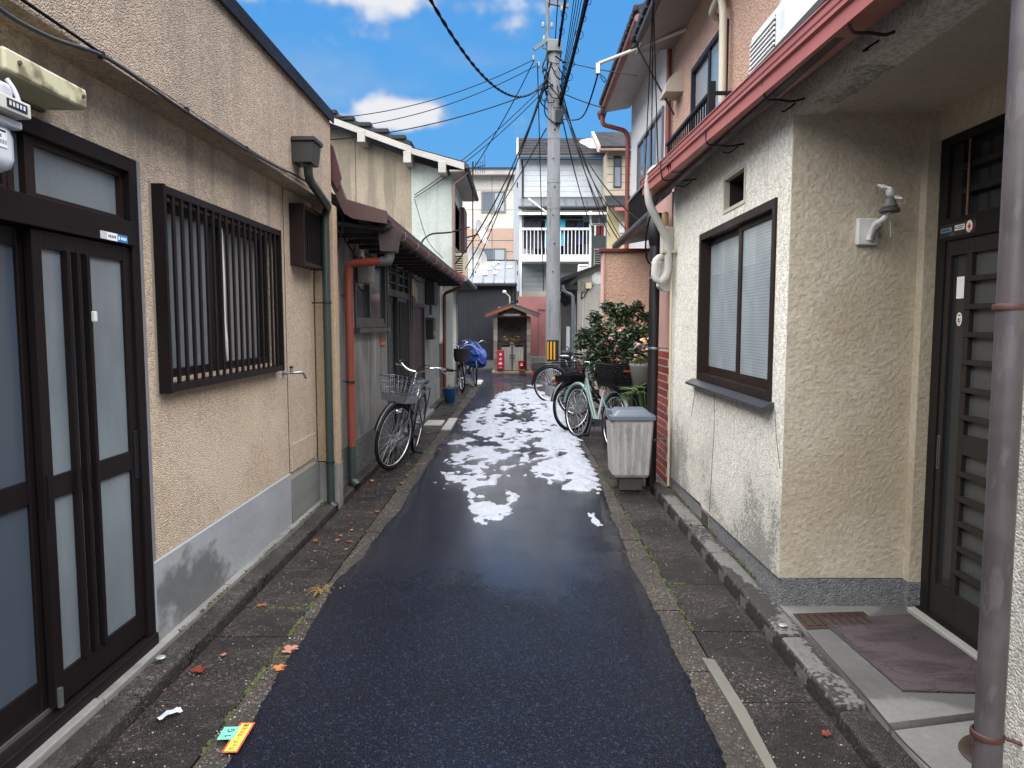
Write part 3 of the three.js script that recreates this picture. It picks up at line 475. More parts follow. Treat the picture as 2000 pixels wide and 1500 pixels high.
  part(tw, 'pane', box(DX + 0.05, DX + 0.055, 1.94, 2.28, 1.94, 3.4), darkGlass); part(tw, 'rod', rod([DX + 0.002, 1.94, 3.3], [DX + 0.002, 2.28, 3.3], 0.006), worn('#6b4a3a', 0.5));
  const dr = part(h, 'sliding_door', [box(DX, DX + 0.035, 0.05, 1.84, 3.405, 3.44, 0.003), box(DX, DX + 0.035, 0.05, 1.84, 3.245, 3.285, 0.003), box(DX + 0.002, DX + 0.033, 1.77, 1.84, 2.5, 3.405), box(DX + 0.002, DX + 0.033, 0.05, 0.2, 2.5, 3.245), box(DX + 0.002, DX + 0.033, 0.05, 0.2, 3.285, 3.405), box(DX + 0.002, DX + 0.034, 0.86, 0.95, 2.5, 3.245), box(DX, DX + 0.035, 0.05, 1.84, 2.46, 2.5)], grey);
  part(dr, 'pane', box(DX + 0.02, DX + 0.025, 0.2, 1.77, 3.285, 3.405), darkGlass); part(dr, 'pane', box(DX + 0.022, DX + 0.027, 0.2, 1.77, 2.5, 3.245), mat([0.06, 0.063, 0.062], 0.3, { bumpMap: bumpFine, bumpScale: 0.003 }));
  for (const y of [1.655, 1.53, 1.405, 1.28, 1.155, 1.03, 0.77, 0.655, 0.54, 0.425, 0.31]) part(dr, 'crossbar', box(DX - 0.008, DX + 0.02, y - 0.012, y + 0.012, 2.5, 3.27, 0.003), grey);
  part(dr, 'pull_handle', frameX(DX - 0.004, DX + 0.002, 3.412, 3.432, 0.76, 0.92, 0.004), zinc);
  part(dr, 'notice', card([DX + 0.017, 1.62, 3.345], [0, 0, -1], [0, 1, 0], 0.055, 0.1, paper), paper);
  const oval = print(64, 96, (c) => { c.fillStyle = '#1c1c1b'; c.fillRect(0, 0, 64, 96); c.fillStyle = '#ece9df'; c.beginPath(); c.ellipse(32, 48, 30, 46, 0, 0, 7); c.fill(); c.fillStyle = '#8c8a7c'; c.fillRect(18, 14, 28, 16); c.fillStyle = '#22384a'; c.beginPath(); c.ellipse(24, 50, 9, 11, 0, 0, 7); c.fill(); c.fillRect(14, 62, 30, 8); c.strokeStyle = '#22384a'; c.lineWidth = 4; c.beginPath(); c.ellipse(44, 52, 8, 12, 0, 0, 7); c.stroke(); c.fillStyle = '#e0b53a'; c.fillRect(16, 72, 32, 7); c.fillStyle = '#2a2a2a'; c.fillRect(24, 82, 16, 5); }, 2);
  const lensShape = lathe([[0, 0.0008], [0.022, 0.0008], [0.022, 0]], 0, 0, 0, 20); lensShape.rotateZ(Math.PI / 2); lensShape.scale(1, 1.5, 1);
  { const g = new THREE.CircleGeometry(0.022, 24); g.scale(1, 1.5, 1); g.rotateY(-Math.PI / 2); g.translate(DX + 0.0185, 1.475, -3.345); part(dr, 'sticker', plain(g), mat('#ffffff', 0.5, { map: oval })); }
  const plates = print(200, 40, (c) => { c.fillStyle = '#2b2826'; c.fillRect(0, 0, 200, 40); c.fillStyle = '#6f8796'; c.fillRect(2, 10, 66, 14); c.fillStyle = '#32506b'; c.fillRect(8, 14, 50, 6); c.fillStyle = '#55534f'; c.fillRect(58, 28, 28, 8); c.fillStyle = '#e6e4de'; c.fillRect(86, 8, 56, 16); c.fillStyle = '#222'; c.beginPath(); c.arc(93, 16, 4, 0, 7); c.fill(); c.fillRect(101, 11, 36, 3); c.fillRect(101, 17, 34, 3); c.fillStyle = '#e5dccb'; c.beginPath(); c.arc(168, 19, 18, 0, 7); c.fill(); c.fillStyle = '#c42b2b'; c.fillRect(164, 10, 8, 18); c.fillRect(159, 15, 18, 8); c.fillStyle = '#8a8070'; c.fillRect(158, 31, 20, 3); }, 2);
  part(df, 'door_plates', card([DX - 0.014, 1.885, 3.34], [0, 0, -1], [0, 1, 0], 0.26, 0.06, mat('#ffffff', 0.5)), mat('#ffffff', 0.5, { map: plates }));
}
// porch floor and apron
{
  const f = structure('porch_floor', [slabY(-0.05, 0.022, [[1.335, 2.48], [2.0, 2.62], [2.0, 3.56], [1.335, 3.56]])], cement);
  part(f, 'apron', slabY(-0.05, 0.0045, [[1.335, 0.8], [1.5, 0.8], [1.5, 1.95], [2.0, 1.95], [2.0, 2.6], [1.335, 2.46]]), cement);
  part(f, 'crack', tube([[1.328, 0.043, 3.2], [1.322, 0.044, 2.9], [1.33, 0.03, 2.6], [1.335, 0.012, 2.4], [1.36, 0.006, 2.1]], 0.003, 4), jointMat);
}

// ================================================================ old grey mortar row house, left
const mortarCol = (c1, c2, o) => plaster(c1, c2, { scale: 2, grain: 0.25, bump: 0.003, ...o });
{
  const X = -1.55, h = thing('row_house', 'low grey mortar row house with rust-brown gutter and dark lattice doors', 'house', [-1.8, 0, 10]);
  const wallM = mortarCol([0.2, 0.2, 0.185], [0.14, 0.14, 0.13], { size: [8.4, 2.6], off: [5.8, 0], clampEdge: true, n: 1024, stain: (c, u, v, f, b) => { const s = streak(u * 0.7, v), n = S(FB2, u * 0.3, v * 0.3); return mixc(mixc(c, [0.38, 0.375, 0.35], smooth(0.58, 0.72, s * 0.6 + n * 0.4) * 0.6), [0.06, 0.06, 0.055], smooth(0.5, 0.7, S(STREAK, u * 0.6 + 0.4, v * 0.1) * 0.7 + n * 0.3) * 0.6); } });
  part(h, 'wall', slabX(X - 0.12, X, [[5.85, 0.36], [8.48, 0.33], [8.48, 2.2], [10.2, 2.2], [10.2, 0.0], [10.6, 0.0], [10.6, 1.78], [11.85, 1.78], [11.85, 0.0], [14.0, 0.0], [14.0, 2.45], [5.85, 2.45]], [rect(6.8, 8.36, 1.42, 2.16), rect(12.45, 12.9, 1.62, 1.95)]), wallM);
  const pl = plaster([0.13, 0.13, 0.125], [0.1, 0.1, 0.098], { n: 512, size: [1.5, 1.5], scale: 2.4, grain: 1.2, bump: 0.007 });
  part(h, 'plinth', [box(X - 0.1, X + 0.012, -0.06, 0.36, 5.85, 8.48)], pl); part(h, 'plinth', box(X - 0.1, X + 0.014, -0.06, 0.42, 11.86, 13.98), mortarCol([0.22, 0.225, 0.21], [0.17, 0.175, 0.165], { n: 256 }));
  part(h, 'rear_wall', [box(-6, -5.9, 0, 3, 5.85, 14), box(-5.9, X - 0.1, 0, 2.4, 13.9, 14), box(-5.9, X - 0.13, 0, 0.02, 5.9, 13.9)], darkRoom);
  part(h, 'side_wall', slabD(5.87, 5.97, [[-6, 0], [X, 0], [X, 2.6], [-1.75, 3.1], [-6, 3.9]]), wallM);
  const roofM = worn('#3a2a26', 0.6);
  part(h, 'roof', slabD(5.9, 14.2, [[-1.06, 2.3], [-1.36, 2.39], [-1.9, 2.7], [-6, 3.75], [-6, 3.8], [-1.9, 2.75], [-1.385, 2.44], [-1.06, 2.345]]), roofM);
  part(h, 'bargeboard', slabD(5.84, 5.9, [[-1.06, 2.26], [-1.33, 2.3], [-1.4, 2.34], [-1.58, 2.74], [-1.9, 3.1], [-1.96, 3.27], [-1.54, 2.88], [-1.385, 2.455], [-1.06, 2.36]]), worn('#4a322c', 0.55));
  part(h, 'flashing_panel', slabD(5.80, 5.835, [[-1.44, 2.52], [-1.41, 2.62], [-1.47, 2.86], [-1.55, 2.94], [-1.55, 2.72]]), worn('#4c2a2a', 0.45));
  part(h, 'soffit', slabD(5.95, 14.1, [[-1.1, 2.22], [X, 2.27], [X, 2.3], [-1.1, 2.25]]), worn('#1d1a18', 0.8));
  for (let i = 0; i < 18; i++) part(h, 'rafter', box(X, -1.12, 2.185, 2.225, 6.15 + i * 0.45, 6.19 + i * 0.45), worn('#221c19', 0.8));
  const half = (x, y, d0, d1, r, m, nm) => { const pts = []; for (let i = 0; i <= 8; i++) { const a = Math.PI + Math.PI * i / 8; pts.push([x + r * Math.cos(a), y + r * Math.sin(a)]); } for (let i = 8; i >= 0; i--) { const a = Math.PI + Math.PI * i / 8; pts.push([x + (r - 0.005) * Math.cos(a), y + (r - 0.005) * Math.sin(a)]); } return slabD(d0, d1, pts); };
  const gt = part(h, 'gutter', half(-1.095, 2.29, 6.0, 14.15, 0.055), worn('#6a3a2e', 0.5));
  part(gt, 'end_cap', slabD(5.985, 6.0, [[-1.15, 2.29], [-1.135, 2.25], [-1.095, 2.235], [-1.055, 2.25], [-1.04, 2.29]]), worn('#2c2523', 0.6));
  for (let i = 0; i < 9; i++) part(gt, 'hanger', tube([[-1.04, 2.3, 6.7 + i * 0.85], [-1.045, 2.24, 6.7 + i * 0.85], [-1.1, 2.225, 6.7 + i * 0.85], [-1.16, 2.25, 6.7 + i * 0.85]], 0.006, 5), zinc);
  part(gt, 'hopper', [slabD(6.03, 6.21, [[-1.15, 2.06], [-1.03, 2.06], [-1.005, 2.2], [-1.005, 2.25], [-1.165, 2.25], [-1.165, 2.2]])], worn('#3a2c29', 0.6));
  part(gt, 'elbow', bent([[-1.09, 2.06, 6.12], [-1.09, 1.99, 6.12], [-1.16, 1.985, 6.14]], 0.042, 12, 0.06), worn('#5a5857', 0.6));
  const dp = part(h, 'downpipe', bent([[-1.16, 1.985, 6.14], [-1.36, 1.98, 6.2], [-1.46, 1.97, 6.22], [-1.47, 1.85, 6.25], [-1.48, 0.36, 6.3]], 0.036, 12, 0.06), rustPipe);
  part(dp, 'foot', bent([[-1.48, 0.37, 6.3], [-1.48, 0.06, 6.3], [-1.43, 0.02, 6.27]], 0.039, 12, 0.06), gutterGreen);
  for (const y of [1.7, 0.95]) part(dp, 'pipe_clamp', [lathe([[0.038, -0.008], [0.042, -0.008], [0.042, 0.008], [0.038, 0.008]], -1.475, y, 6.27, 14), rod([-1.5, y, 6.28], [X, y, 6.3], 0.004)], steelDark);
  // window
  const alu = worn('#34322e', 0.45), blueGlass = mat([0.05, 0.06, 0.07], 0.1);
  const w = part(h, 'sash_window', [frameX(X - 0.06, X + 0.015, 6.8, 8.36, 1.42, 2.16, 0.04), box(X - 0.03, X + 0.005, 1.45, 2.13, 7.5, 7.56), box(X - 0.03, X + 0.003, 1.45, 1.52, 6.84, 8.32)], alu);
  part(w, 'pane', box(X - 0.02, X - 0.015, 1.5, 2.12, 7.56, 8.32), blueGlass); part(w, 'pane', box(X - 0.035, X - 0.03, 1.5, 2.12, 6.84, 7.5), blueGlass); part(w, 'sill', box(X - 0.03, X + 0.06, 1.37, 1.415, 6.76, 8.42, 0.005), alu);
  part(h, 'rust_plate', box(X, X + 0.01, 1.22, 1.33, 8.02, 8.34), worn('#6d4a36', 0.7)); part(h, 'rust_plate_edge', box(X + 0.01, X + 0.016, 1.22, 1.25, 8.05, 8.3), worn('#b5713c', 0.7));
  // lattice entrance
  const wood = worn('#26221f', 0.65), ent = part(h, 'entrance_frame', [box(X - 0.1, X + 0.01, 0.0, 2.2, 8.48, 8.56), box(X - 0.1, X + 0.01, 0.0, 2.2, 10.12, 10.2), box(X - 0.1, X + 0.008, 1.8, 1.88, 8.56, 10.12), box(X - 0.1, X + 0.01, 0, 0.05, 8.56, 10.12)], wood);
  part(ent, 'fixed_light', [box(X - 0.05, X - 0.04, 1.88, 2.2, 8.56, 10.12)], skyGlass); for (const d of [9.1, 9.2, 9.7]) part(ent, 'mullion', box(X - 0.04, X, 1.88, 2.2, d, d + 0.03), wood); for (const y of [1.96, 2.08]) part(ent, 'mullion', box(X - 0.04, X - 0.004, y, y + 0.02, 8.56, 10.12), wood);
  const dr = part(h, 'lattice_door', [frameX(X - 0.05, X - 0.01, 9.3, 10.12, 0.05, 1.8, 0.05), box(X - 0.045, X - 0.02, 0.05, 0.5, 9.35, 10.07)], wood); for (let i = 0; i < 6; i++) part(dr, 'bar', box(X - 0.02, X + 0.005, 0.5, 1.75, 9.42 + i * 0.11, 9.45 + i * 0.11), wood); part(dr, 'pane', box(X - 0.04, X - 0.035, 0.5, 1.76, 9.34, 10.08), frostedDark);
  const d2 = part(h, 'sliding_door', [frameX(X - 0.09, X - 0.06, 8.56, 9.36, 0.05, 1.8, 0.05)], wood); part(d2, 'pane', box(X - 0.08, X - 0.075, 0.1, 1.75, 8.6, 9.32), mat([0.1, 0.13, 0.14], 0.2));
  part(h, 'plank_door', [box(X - 0.06, X - 0.03, 0, 1.75, 10.68, 11.8), frameX(X - 0.1, X + 0.01, 10.6, 11.85, 0, 1.78, 0.06)], worn('#3a2420', 0.6));
  for (const d of [10.25, 10.4]) part(h, 'corner_post', box(X, X + 0.03, 0.2, 2.2, d, d + 0.05), worn('#4b4540', 0.8));
  part(h, 'dark_window', [box(X - 0.05, X - 0.02, 1.62, 1.95, 12.45, 12.9)], darkGlass); part(h, 'doorstep', [box(X, -1.42, -0.05, 0.06, 8.5, 10.2, 0.01)], cement); part(h, 'doorstep', box(X, -1.4, -0.05, 0.05, 10.6, 11.9, 0.01), cement);
  // meters and boxes hung on it
  const em = thing('electric_meter', 'rounded grey meter box beside the row house window', 'meter', [-1.48, 1.9, 6.95]);
  part(em, 'case', [box(X, -1.4, 1.84, 2.08, 6.88, 7.06, 0.03)], worn('#8b8780', 0.5)); part(em, 'window', box(-1.401, -1.396, 1.95, 2.04, 6.92, 7.02), frostedDark); part(em, 'cable', tube([[-1.46, 1.85, 6.9], [-1.45, 1.79, 6.88], [-1.48, 1.77, 6.86], [-1.52, 1.82, 6.84], [-1.52, 2.1, 6.82]], 0.006, 5), cableMat); part(em, 'lamp_cap', lathe([[0, 0.07], [0.02, 0.06], [0.03, 0], [0.022, -0.06], [0, -0.065]], -1.47, 2.08, 6.78, 12), whitePlastic);
  const mb = thing('mailbox', 'dark metal mailbox on the grey row house wall', 'mailbox', [-1.5, 1.2, 12.2]); part(mb, 'box', box(X, -1.42, 1.2, 1.55, 12.0, 12.35, 0.015), steelDark); part(mb, 'lid', box(X, -1.4, 1.53, 1.57, 11.98, 12.37, 0.01), worn('#3b3c40', 0.5)); part(mb, 'label_plate', box(-1.421, -1.417, 1.27, 1.34, 12.1, 12.2), worn('#c2963c', 0.6)); part(mb, 'front_panel', box(-1.422, -1.418, 1.36, 1.5, 12.04, 12.31), worn('#2d2424', 0.5));
  for (let i = 0; i < 3; i++) { const s = single('breaker_box', `small ${['cream', 'yellowed', 'beige'][i]} cable box under the row house eave, ${['nearest', 'middle', 'farthest'][i]} of three`, 'cable box', [box(X, -1.5, 1.86 - i * 0.03, 2.1 - i * 0.05, 10.3 + i * 0.16, 10.4 + i * 0.16, 0.01)], worn(['#b3a179', '#a38f66', '#9c8f74'][i], 0.6), [-1.52, 1.95, 10.35 + i * 0.16], 'cable boxes under the eave'); }
  single('wall_vent_box', 'tall dark box hung under the row house eave above the mailbox', 'vent box', [box(X, -1.38, 1.78, 2.17, 11.95, 12.4, 0.02)], worn('#35332f', 0.7), [-1.5, 1.78, 12.2]);
}

// ================================================================ two-storey house beyond the row house
const tileRoof = worn('#2b2d30', 0.65, { specularIntensity: 0.4 }), whiteTrim = worn('#a5a199', 0.65);
{
  const h = thing('gabled_house', 'two-storey house with streaked brown and pale green gable wall', 'house', [-3, 0, 15]);
  const gab = mortarCol([0.3, 0.25, 0.18], [0.25, 0.21, 0.15], { size: [5, 4], off: [-6.2, 2], clampEdge: true, n: 1024, stain: (c, u, v, f, b) => { const s = S(STREAK, u * 1.1, v * 0.09), n = S(FB2, u * 0.25, v * 0.25); return mixc(c, [0.13, 0.11, 0.08], smooth(0.42, 0.66, s * 0.7 + n * 0.3) * 0.6 * smooth(5.4, 4.2, v + (n - 0.5) * 0.8)); } });
  const green = mortarCol([0.42, 0.46, 0.41], [0.37, 0.41, 0.37], { n: 512, size: [3, 3], stain: (c, u, v, f, b) => mixc(c, [0.3, 0.3, 0.26], 0.4 * smooth(0.55, 0.75, streak(u * 1.5, v))) });
  const cream = mortarCol([0.56, 0.53, 0.45], [0.5, 0.47, 0.4], { n: 256, size: [2, 2] });
  part(h, 'gable_wall', slabD(14.5, 14.62, [[-6.5, 0], [-2.13, 0], [-2.13, 4.72], [-2.6, 4.9], [-6.5, 6.35]]), gab); part(h, 'gable_wall', slabD(14.49, 14.62, [[-2.125, 0], [-1.32, 0], [-1.32, 4.44], [-2.125, 4.68]]), green);
  part(h, 'wall_joint', box(-3.235, -3.225, 2.4, 5.1, 14.494, 14.5), jointMat);
  part(h, 'wall', box(-1.46, -1.33, 2.3, 4.45, 14.63, 17.4), cream); part(h, 'rear_wall', [box(-6.5, -6.4, 0, 5.5, 14.63, 19), box(-6.4, -1.46, 0, 4.4, 17.3, 17.4)], darkRoom);
  part(h, 'roof', [slabD(14.12, 17.6, [[-2.12, 4.82], [-6.6, 6.45], [-6.6, 6.62], [-2.06, 4.97]])], tileRoof); part(h, 'roof', slabD(14.12, 17.6, [[-1.02, 4.52], [-2.12, 4.82], [-2.12, 4.88], [-1.02, 4.58]]), tileRoof);
  for (let i = 0; i < 13; i++) part(h, 'ridge_tile', box(-2.5 - i * 0.33, -2.17 - i * 0.33, 4.98 + i * 0.119 + 0.02, 5.07 + i * 0.119 + 0.02, 14.08, 14.3, 0.02), tileRoof);
  part(h, 'bargeboard', slabD(14.06, 14.11, [[-2.05, 4.74], [-6.6, 6.38], [-6.6, 6.5], [-2.05, 4.86]]), whiteTrim); part(h, 'bargeboard', slabD(14.06, 14.11, [[-1.04, 4.42], [-2.05, 4.72], [-2.05, 4.83], [-1.04, 4.55]]), whiteTrim);
  for (const [x, y] of [[-1.45, 4.36], [-2.12, 4.55], [-3.0, 4.94], [-3.9, 5.28]]) part(h, 'purlin_end', box(x - 0.09, x + 0.06, y, y + 0.22, 14.05, 14.5, 0.01), whiteTrim);
  part(h, 'soffit', slabD(14.12, 17.55, [[-1.04, 4.4], [-1.33, 4.4], [-1.33, 4.43], [-1.04, 4.43]]), whiteTrim);
  part(h, 'gutter', bent([[-1.0, 4.5, 14.1], [-1.0, 4.46, 17.6]], 0.05, 10), worn('#2e2624', 0.6)); part(h, 'downpipe', bent([[-1.0, 4.42, 14.3], [-1.1, 4.3, 14.3], [-1.27, 4.2, 14.35], [-1.28, 2.5, 14.4]], 0.03, 8, 0.05), worn('#7b625a', 0.6));
  const w2 = part(h, 'upper_window', frameX(-1.34, -1.3, 14.9, 16.4, 3.0, 4.0, 0.05), worn('#5c5b58', 0.5)); part(w2, 'pane', box(-1.335, -1.33, 3.05, 3.95, 14.95, 16.35), skyGlass); part(h, 'shutter_box', box(-1.33, -1.22, 2.9, 4.1, 16.5, 17.3), worn('#4a332c', 0.6));
  // ground floor: brown tiles, white framed window, cream pier
  part(h, 'wall', slabX(-1.64, -1.52, [[14.02, 1.08], [16.2, 1.08], [16.2, 2.3], [14.02, 2.3]], [rect(14.2, 15.9, 1.12, 2.1)]), cream); part(h, 'wall', box(-1.64, -1.49, 0, 2.3, 16.2, 17.5, 0.01), cream);
  const w1 = part(h, 'window', [frameX(-1.58, -1.5, 14.2, 15.9, 1.12, 2.1, 0.06)], worn('#cfd0d2', 0.5)); part(w1, 'pane', box(-1.55, -1.545, 1.16, 2.06, 14.24, 15.86), skyGlass); part(w1, 'mullion', box(-1.56, -1.53, 1.16, 2.06, 15.0, 15.06), worn('#8d9094', 0.5));
  part(h, 'tile_backing', box(-1.64, -1.532, 0, 1.08, 14.02, 16.2), mortar);
  const tg = []; for (let r = 0; r < 9; r++) for (let c = 0; c < 10; c++) { const o = (r % 2) * 0.11; tg.push(box(-1.532, -1.518, 0.01 + r * 0.119, 0.12 + r * 0.119, 14.03 + c * 0.217 + o * 0.5, 14.03 + c * 0.217 + 0.207 + o * 0.5)); }
  part(h, 'wall_tiles', tg, worn('#5d4639', 0.55)).userData.kind = 'stuff';
  part(h, 'eave_roof', slabD(14.4, 17.7, [[-1.08, 2.36], [-1.55, 2.62], [-1.55, 2.68], [-1.06, 2.42]]), worn('#7c2f27', 0.55)); part(h, 'eave_soffit', box(-1.52, -1.1, 2.3, 2.34, 14.4, 17.6), worn('#55504b', 0.8)); part(h, 'eave_gutter', bent([[-1.05, 2.36, 14.4], [-1.05, 2.34, 17.7]], 0.045, 8), worn('#6a6a6c', 0.5));
  const dp = part(h, 'downpipe', bent([[-1.1, 2.2, 14.2], [-1.3, 2.12, 14.2], [-1.46, 2.06, 14.25], [-1.47, 0.05, 14.25]], 0.035, 8, 0.05), worn('#5b2c28', 0.55));
}

// ================================================================ houses closing the end of the lane
const snowM = mat([0.5, 0.52, 0.56], 0.6), sidingW = worn('#b9bdc0', 0.6), sidingG = worn('#8d9397', 0.6), seam = worn('#6f7377', 0.4, { metalness: 0.3 });
{
  const h = thing('corrugated_house', 'dark corrugated metal house with snow-patched roof behind the little shrine', 'house', [-1.2, 0, 24]);
  const dk = worn('#2c2f33', 0.45), ribs = []; for (let i = 0; i < 34; i++) ribs.push(box(-2.5 + i * 0.072, -2.5 + i * 0.072 + 0.036, 0.3, 2.72, 23.47, 23.5));
  part(h, 'wall', box(-2.52, -0.06, 0.3, 2.72, 23.5, 23.6), dk); part(h, 'corrugation', ribs, dk).userData.kind = 'stuff'; part(h, 'side_wall', box(-0.16, -0.05, 0.2, 2.75, 23.47, 26), dk); part(h, 'plinth', box(-2.52, -0.06, 0, 0.3, 23.49, 23.6), cement);
  const slope = (x0, x1, d0, d1, th, m, nm) => { const g = new THREE.BufferGeometry(), y = (d) => 2.74 + (d - 23.2) * 0.46; const P = []; for (const t of [0, th]) for (const [x, d] of [[x0, d0], [x1, d0], [x1, d1], [x0, d1]]) P.push([x, y(d) + t, -d]); const q = [[4, 5, 6, 7], [3, 2, 1, 0], [0, 1, 5, 4], [1, 2, 6, 5], [2, 3, 7, 6], [3, 0, 4, 7]], a = []; for (const f of q) for (const k of [0, 1, 2, 0, 2, 3]) a.push(...P[f[k]]); g.setAttribute('position', new THREE.Float32BufferAttribute(a, 3)); g.setAttribute('uv', new THREE.Float32BufferAttribute(new Float32Array(a.length / 3 * 2), 2)); g.computeVertexNormals(); return boxUV(g); };
  const rf = part(h, 'roof', slope(-2.7, -0.04, 23.2, 25.1, 0.05), seam); part(h, 'eave', box(-2.6, -0.03, 2.68, 2.76, 23.14, 23.24, 0.01), steelDark);
  for (let i = 0; i < 8; i++) part(rf, 'seam', slope(-2.55 + i * 0.35, -2.53 + i * 0.35, 23.2, 25.1, 0.085), worn('#4b4f53', 0.4));
  for (let i = 0; i < 22; i++) { const x = rr(-2.1, -0.25), d = rr(23.9, 24.9), w = rr(0.08, 0.22), l = rr(0.12, 0.4); const P = []; for (let k = 0; k < 14; k++) { const a = k / 14 * 6.283, q = rr(0.55, 1.15); P.push([x + w * q * 0.6 * Math.cos(a), Math.min(25.05, d + l * q * 0.6 * Math.sin(a))]); } const g = slabY(0.0, 0.012, P), q = g.attributes.position; for (let k = 0; k < q.count; k++) q.setY(k, q.getY(k) + 2.792 + i * 0.0012 + (-q.getZ(k) - 23.2) * 0.46); g.computeVertexNormals(); part(rf, 'snow_patch', g, snowM); }
  part(h, 'ridge', bar([-2.7, 3.66, 25.12], [-0.04, 3.66, 25.12], 0.1, 0.06), steelDark);
  const dp = part(h, 'downpipe', bent([[-0.2, 2.65, 23.3], [-0.2, 2.5, 23.42], [-0.2, 0.3, 23.44]], 0.03, 8, 0.05), steelDark);
}
{
  const f = thing('corrugated_fence', 'faded pink corrugated metal fence beside the shrine', 'fence', [0.5, 0, 23.3]), pk = worn('#9a6663', 0.55), ribs = [];
  part(f, 'sheet', box(0.0, 1.3, 0.42, 2.36, 23.34, 23.36), pk); for (let i = 0; i < 22; i++) ribs.push(box(0.01 + i * 0.058, 0.035 + i * 0.058, 0.42, 2.36, 23.315, 23.34)); part(f, 'corrugation', ribs, pk).userData.kind = 'stuff';
  part(f, 'gate_panel', [box(0.62, 0.66, 0.4, 1.95, 23.29, 23.32), box(0.62, 1.2, 1.93, 1.97, 23.29, 23.32)], worn('#7d4f4d', 0.6)); for (let i = 0; i < 3; i++) part(f, 'block', box(0.02 + i * 0.42, 0.42 + i * 0.42, 0.2, 0.4, 23.25, 23.4, 0.008), worn('#6f6c66', 0.9)); for (let i = 0; i < 3; i++) part(f, 'block', box(0.02 + i * 0.42, 0.42 + i * 0.42, -0.02, 0.195, 23.2, 23.42, 0.008), worn('#4e4b47', 0.9));
}
{
  const h = thing('sided_house', 'pale clapboard house with dark roof, white balcony and hanging laundry', 'house', [1.5, 0, 26.5]), x0 = 0.1, x1 = 3.12, D = 26;
  part(h, 'wall', [box(x0, x1, 2.2, 7.32, D + 0.02, D + 0.12), box(x0, x1, 0, 2.2, D + 0.02, D + 0.12)], sidingG);
  for (let i = 0; i < 7; i++) part(h, 'siding_board', box(x0 + 0.02, x1 - 0.02, 5.98 + i * 0.186, 6.158 + i * 0.186, D - 0.012, D + 0.015), sidingW);
  for (let i = 0; i < 15; i++) part(h, 'siding_board', box(x0 + 0.02, x1 - 0.02, 2.62 + i * 0.186, 2.798 + i * 0.186, D - 0.012, D + 0.015), sidingG);
  part(h, 'corner_trim', box(x1 - 0.03, x1 + 0.03, 2.2, 7.3, D - 0.03, D + 0.1), whiteTrim); part(h, 'corner_trim', box(x0 - 0.04, x0 + 0.03, 2.2, 7.3, D - 0.03, D + 0.1), whiteTrim);
  part(h, 'side_wall', [slabX(-0.05, 0, rect(0, 5.2, 0, 7.5))].map((g) => { g.rotateY(0.045); g.translate(x0 - 0.02, 0, -D - 0.05); return g; }), worn('#a4acb3', 0.6));
  for (const y of [6.55, 3.7, 3.3]) part(h, 'side_vent', box(x0 - 0.16, x0 - 0.06, y, y + 0.14, D + 1, D + 1.3), steelDark);
  const y0 = 7.3, roof = worn('#232224', 0.8, { specularIntensity: 0.2 }), rows = part(h, 'roof', slabX(x0 - 0.1, x1 + 0.12, [[D - 0.35, y0], [D + 2.2, y0 + 1.2], [D + 2.2, y0 + 1.28], [D - 0.35, y0 + 0.08]]), roof);
  for (let i = 0; i < 6; i++) part(rows, 'shingle_course', slabX(x0 - 0.08, x1 + 0.1, [[D - 0.33 + i * 0.42, y0 + 0.09 + i * 0.198], [D + 0.08 + i * 0.42, y0 + 0.283 + i * 0.198], [D + 0.08 + i * 0.42, y0 + 0.29 + i * 0.198], [D - 0.33 + i * 0.42, y0 + 0.112 + i * 0.198]]), roof);
  part(rows, 'bargeboard', slabX(x0 - 0.16, x0 - 0.1, [[D - 0.38, y0 - 0.04], [D + 2.2, y0 + 1.18], [D + 2.2, y0 + 1.3], [D - 0.38, y0 + 0.09]]), worn('#a9acb0', 0.5)); part(rows, 'gutter', box(x0 - 0.1, x1 + 0.12, y0 - 0.06, y0 + 0.04, D - 0.46, D - 0.36, 0.02), worn('#3b3f45', 0.5));
  { const p = [], n = 20; for (let i = 0; i < n; i++) { const a = i / n * 2 * Math.PI; p.push([2.75 + (0.42 + 0.1 * Math.sin(a * 3)) * Math.cos(a), D + 1.1 + 0.75 * Math.sin(a)]); } const g = slabY(0, 0.03, p); const q = g.attributes.position; for (let i = 0; i < q.count; i++) q.setY(i, q.getY(i) + y0 + 0.115 + (-q.getZ(i) - D + 0.35) * 0.4706); g.computeVertexNormals(); part(rows, 'snow_patch', g, snowM); }
  part(h, 'downpipe', bent([[x0 + 0.02, 7.2, D - 0.4], [x0 + 0.06, 7.0, D - 0.05], [x0 + 0.06, 5.9, D - 0.05]], 0.035, 8, 0.05), steelDark);
  const lean = part(h, 'lean_to_roof', slabX(x0 - 0.08, x1 + 0.06, [[D - 0.75, 5.5], [D, 5.88], [D, 5.94], [D - 0.75, 5.56]]), seam); for (let i = 0; i < 9; i++) part(lean, 'seam', slabX(x0 + 0.02 + i * 0.375, x0 + 0.06 + i * 0.375, [[D - 0.75, 5.56], [D, 5.94], [D, 5.98], [D - 0.75, 5.6]]), worn('#4d5155', 0.4)); part(lean, 'gutter', box(x0 - 0.1, x1 + 0.08, 5.44, 5.52, D - 0.84, D - 0.74, 0.02), steelDark); part(lean, 'soffit', box(x0, x1, 5.38, 5.41, D - 0.7, D), worn('#8a8276', 0.7));
  // balcony
  const B = D - 1.15, wp = worn('#d8dadb', 0.45), bal = part(h, 'balcony', [box(0.06, 2.46, 3.6, 3.84, B - 0.02, B + 0.06, 0.01), box(0.06, 2.46, 3.62, 3.7, B + 0.06, D - 0.02), box(0.06, 2.46, 4.66, 4.75, B - 0.02, B + 0.06, 0.01)], wp);
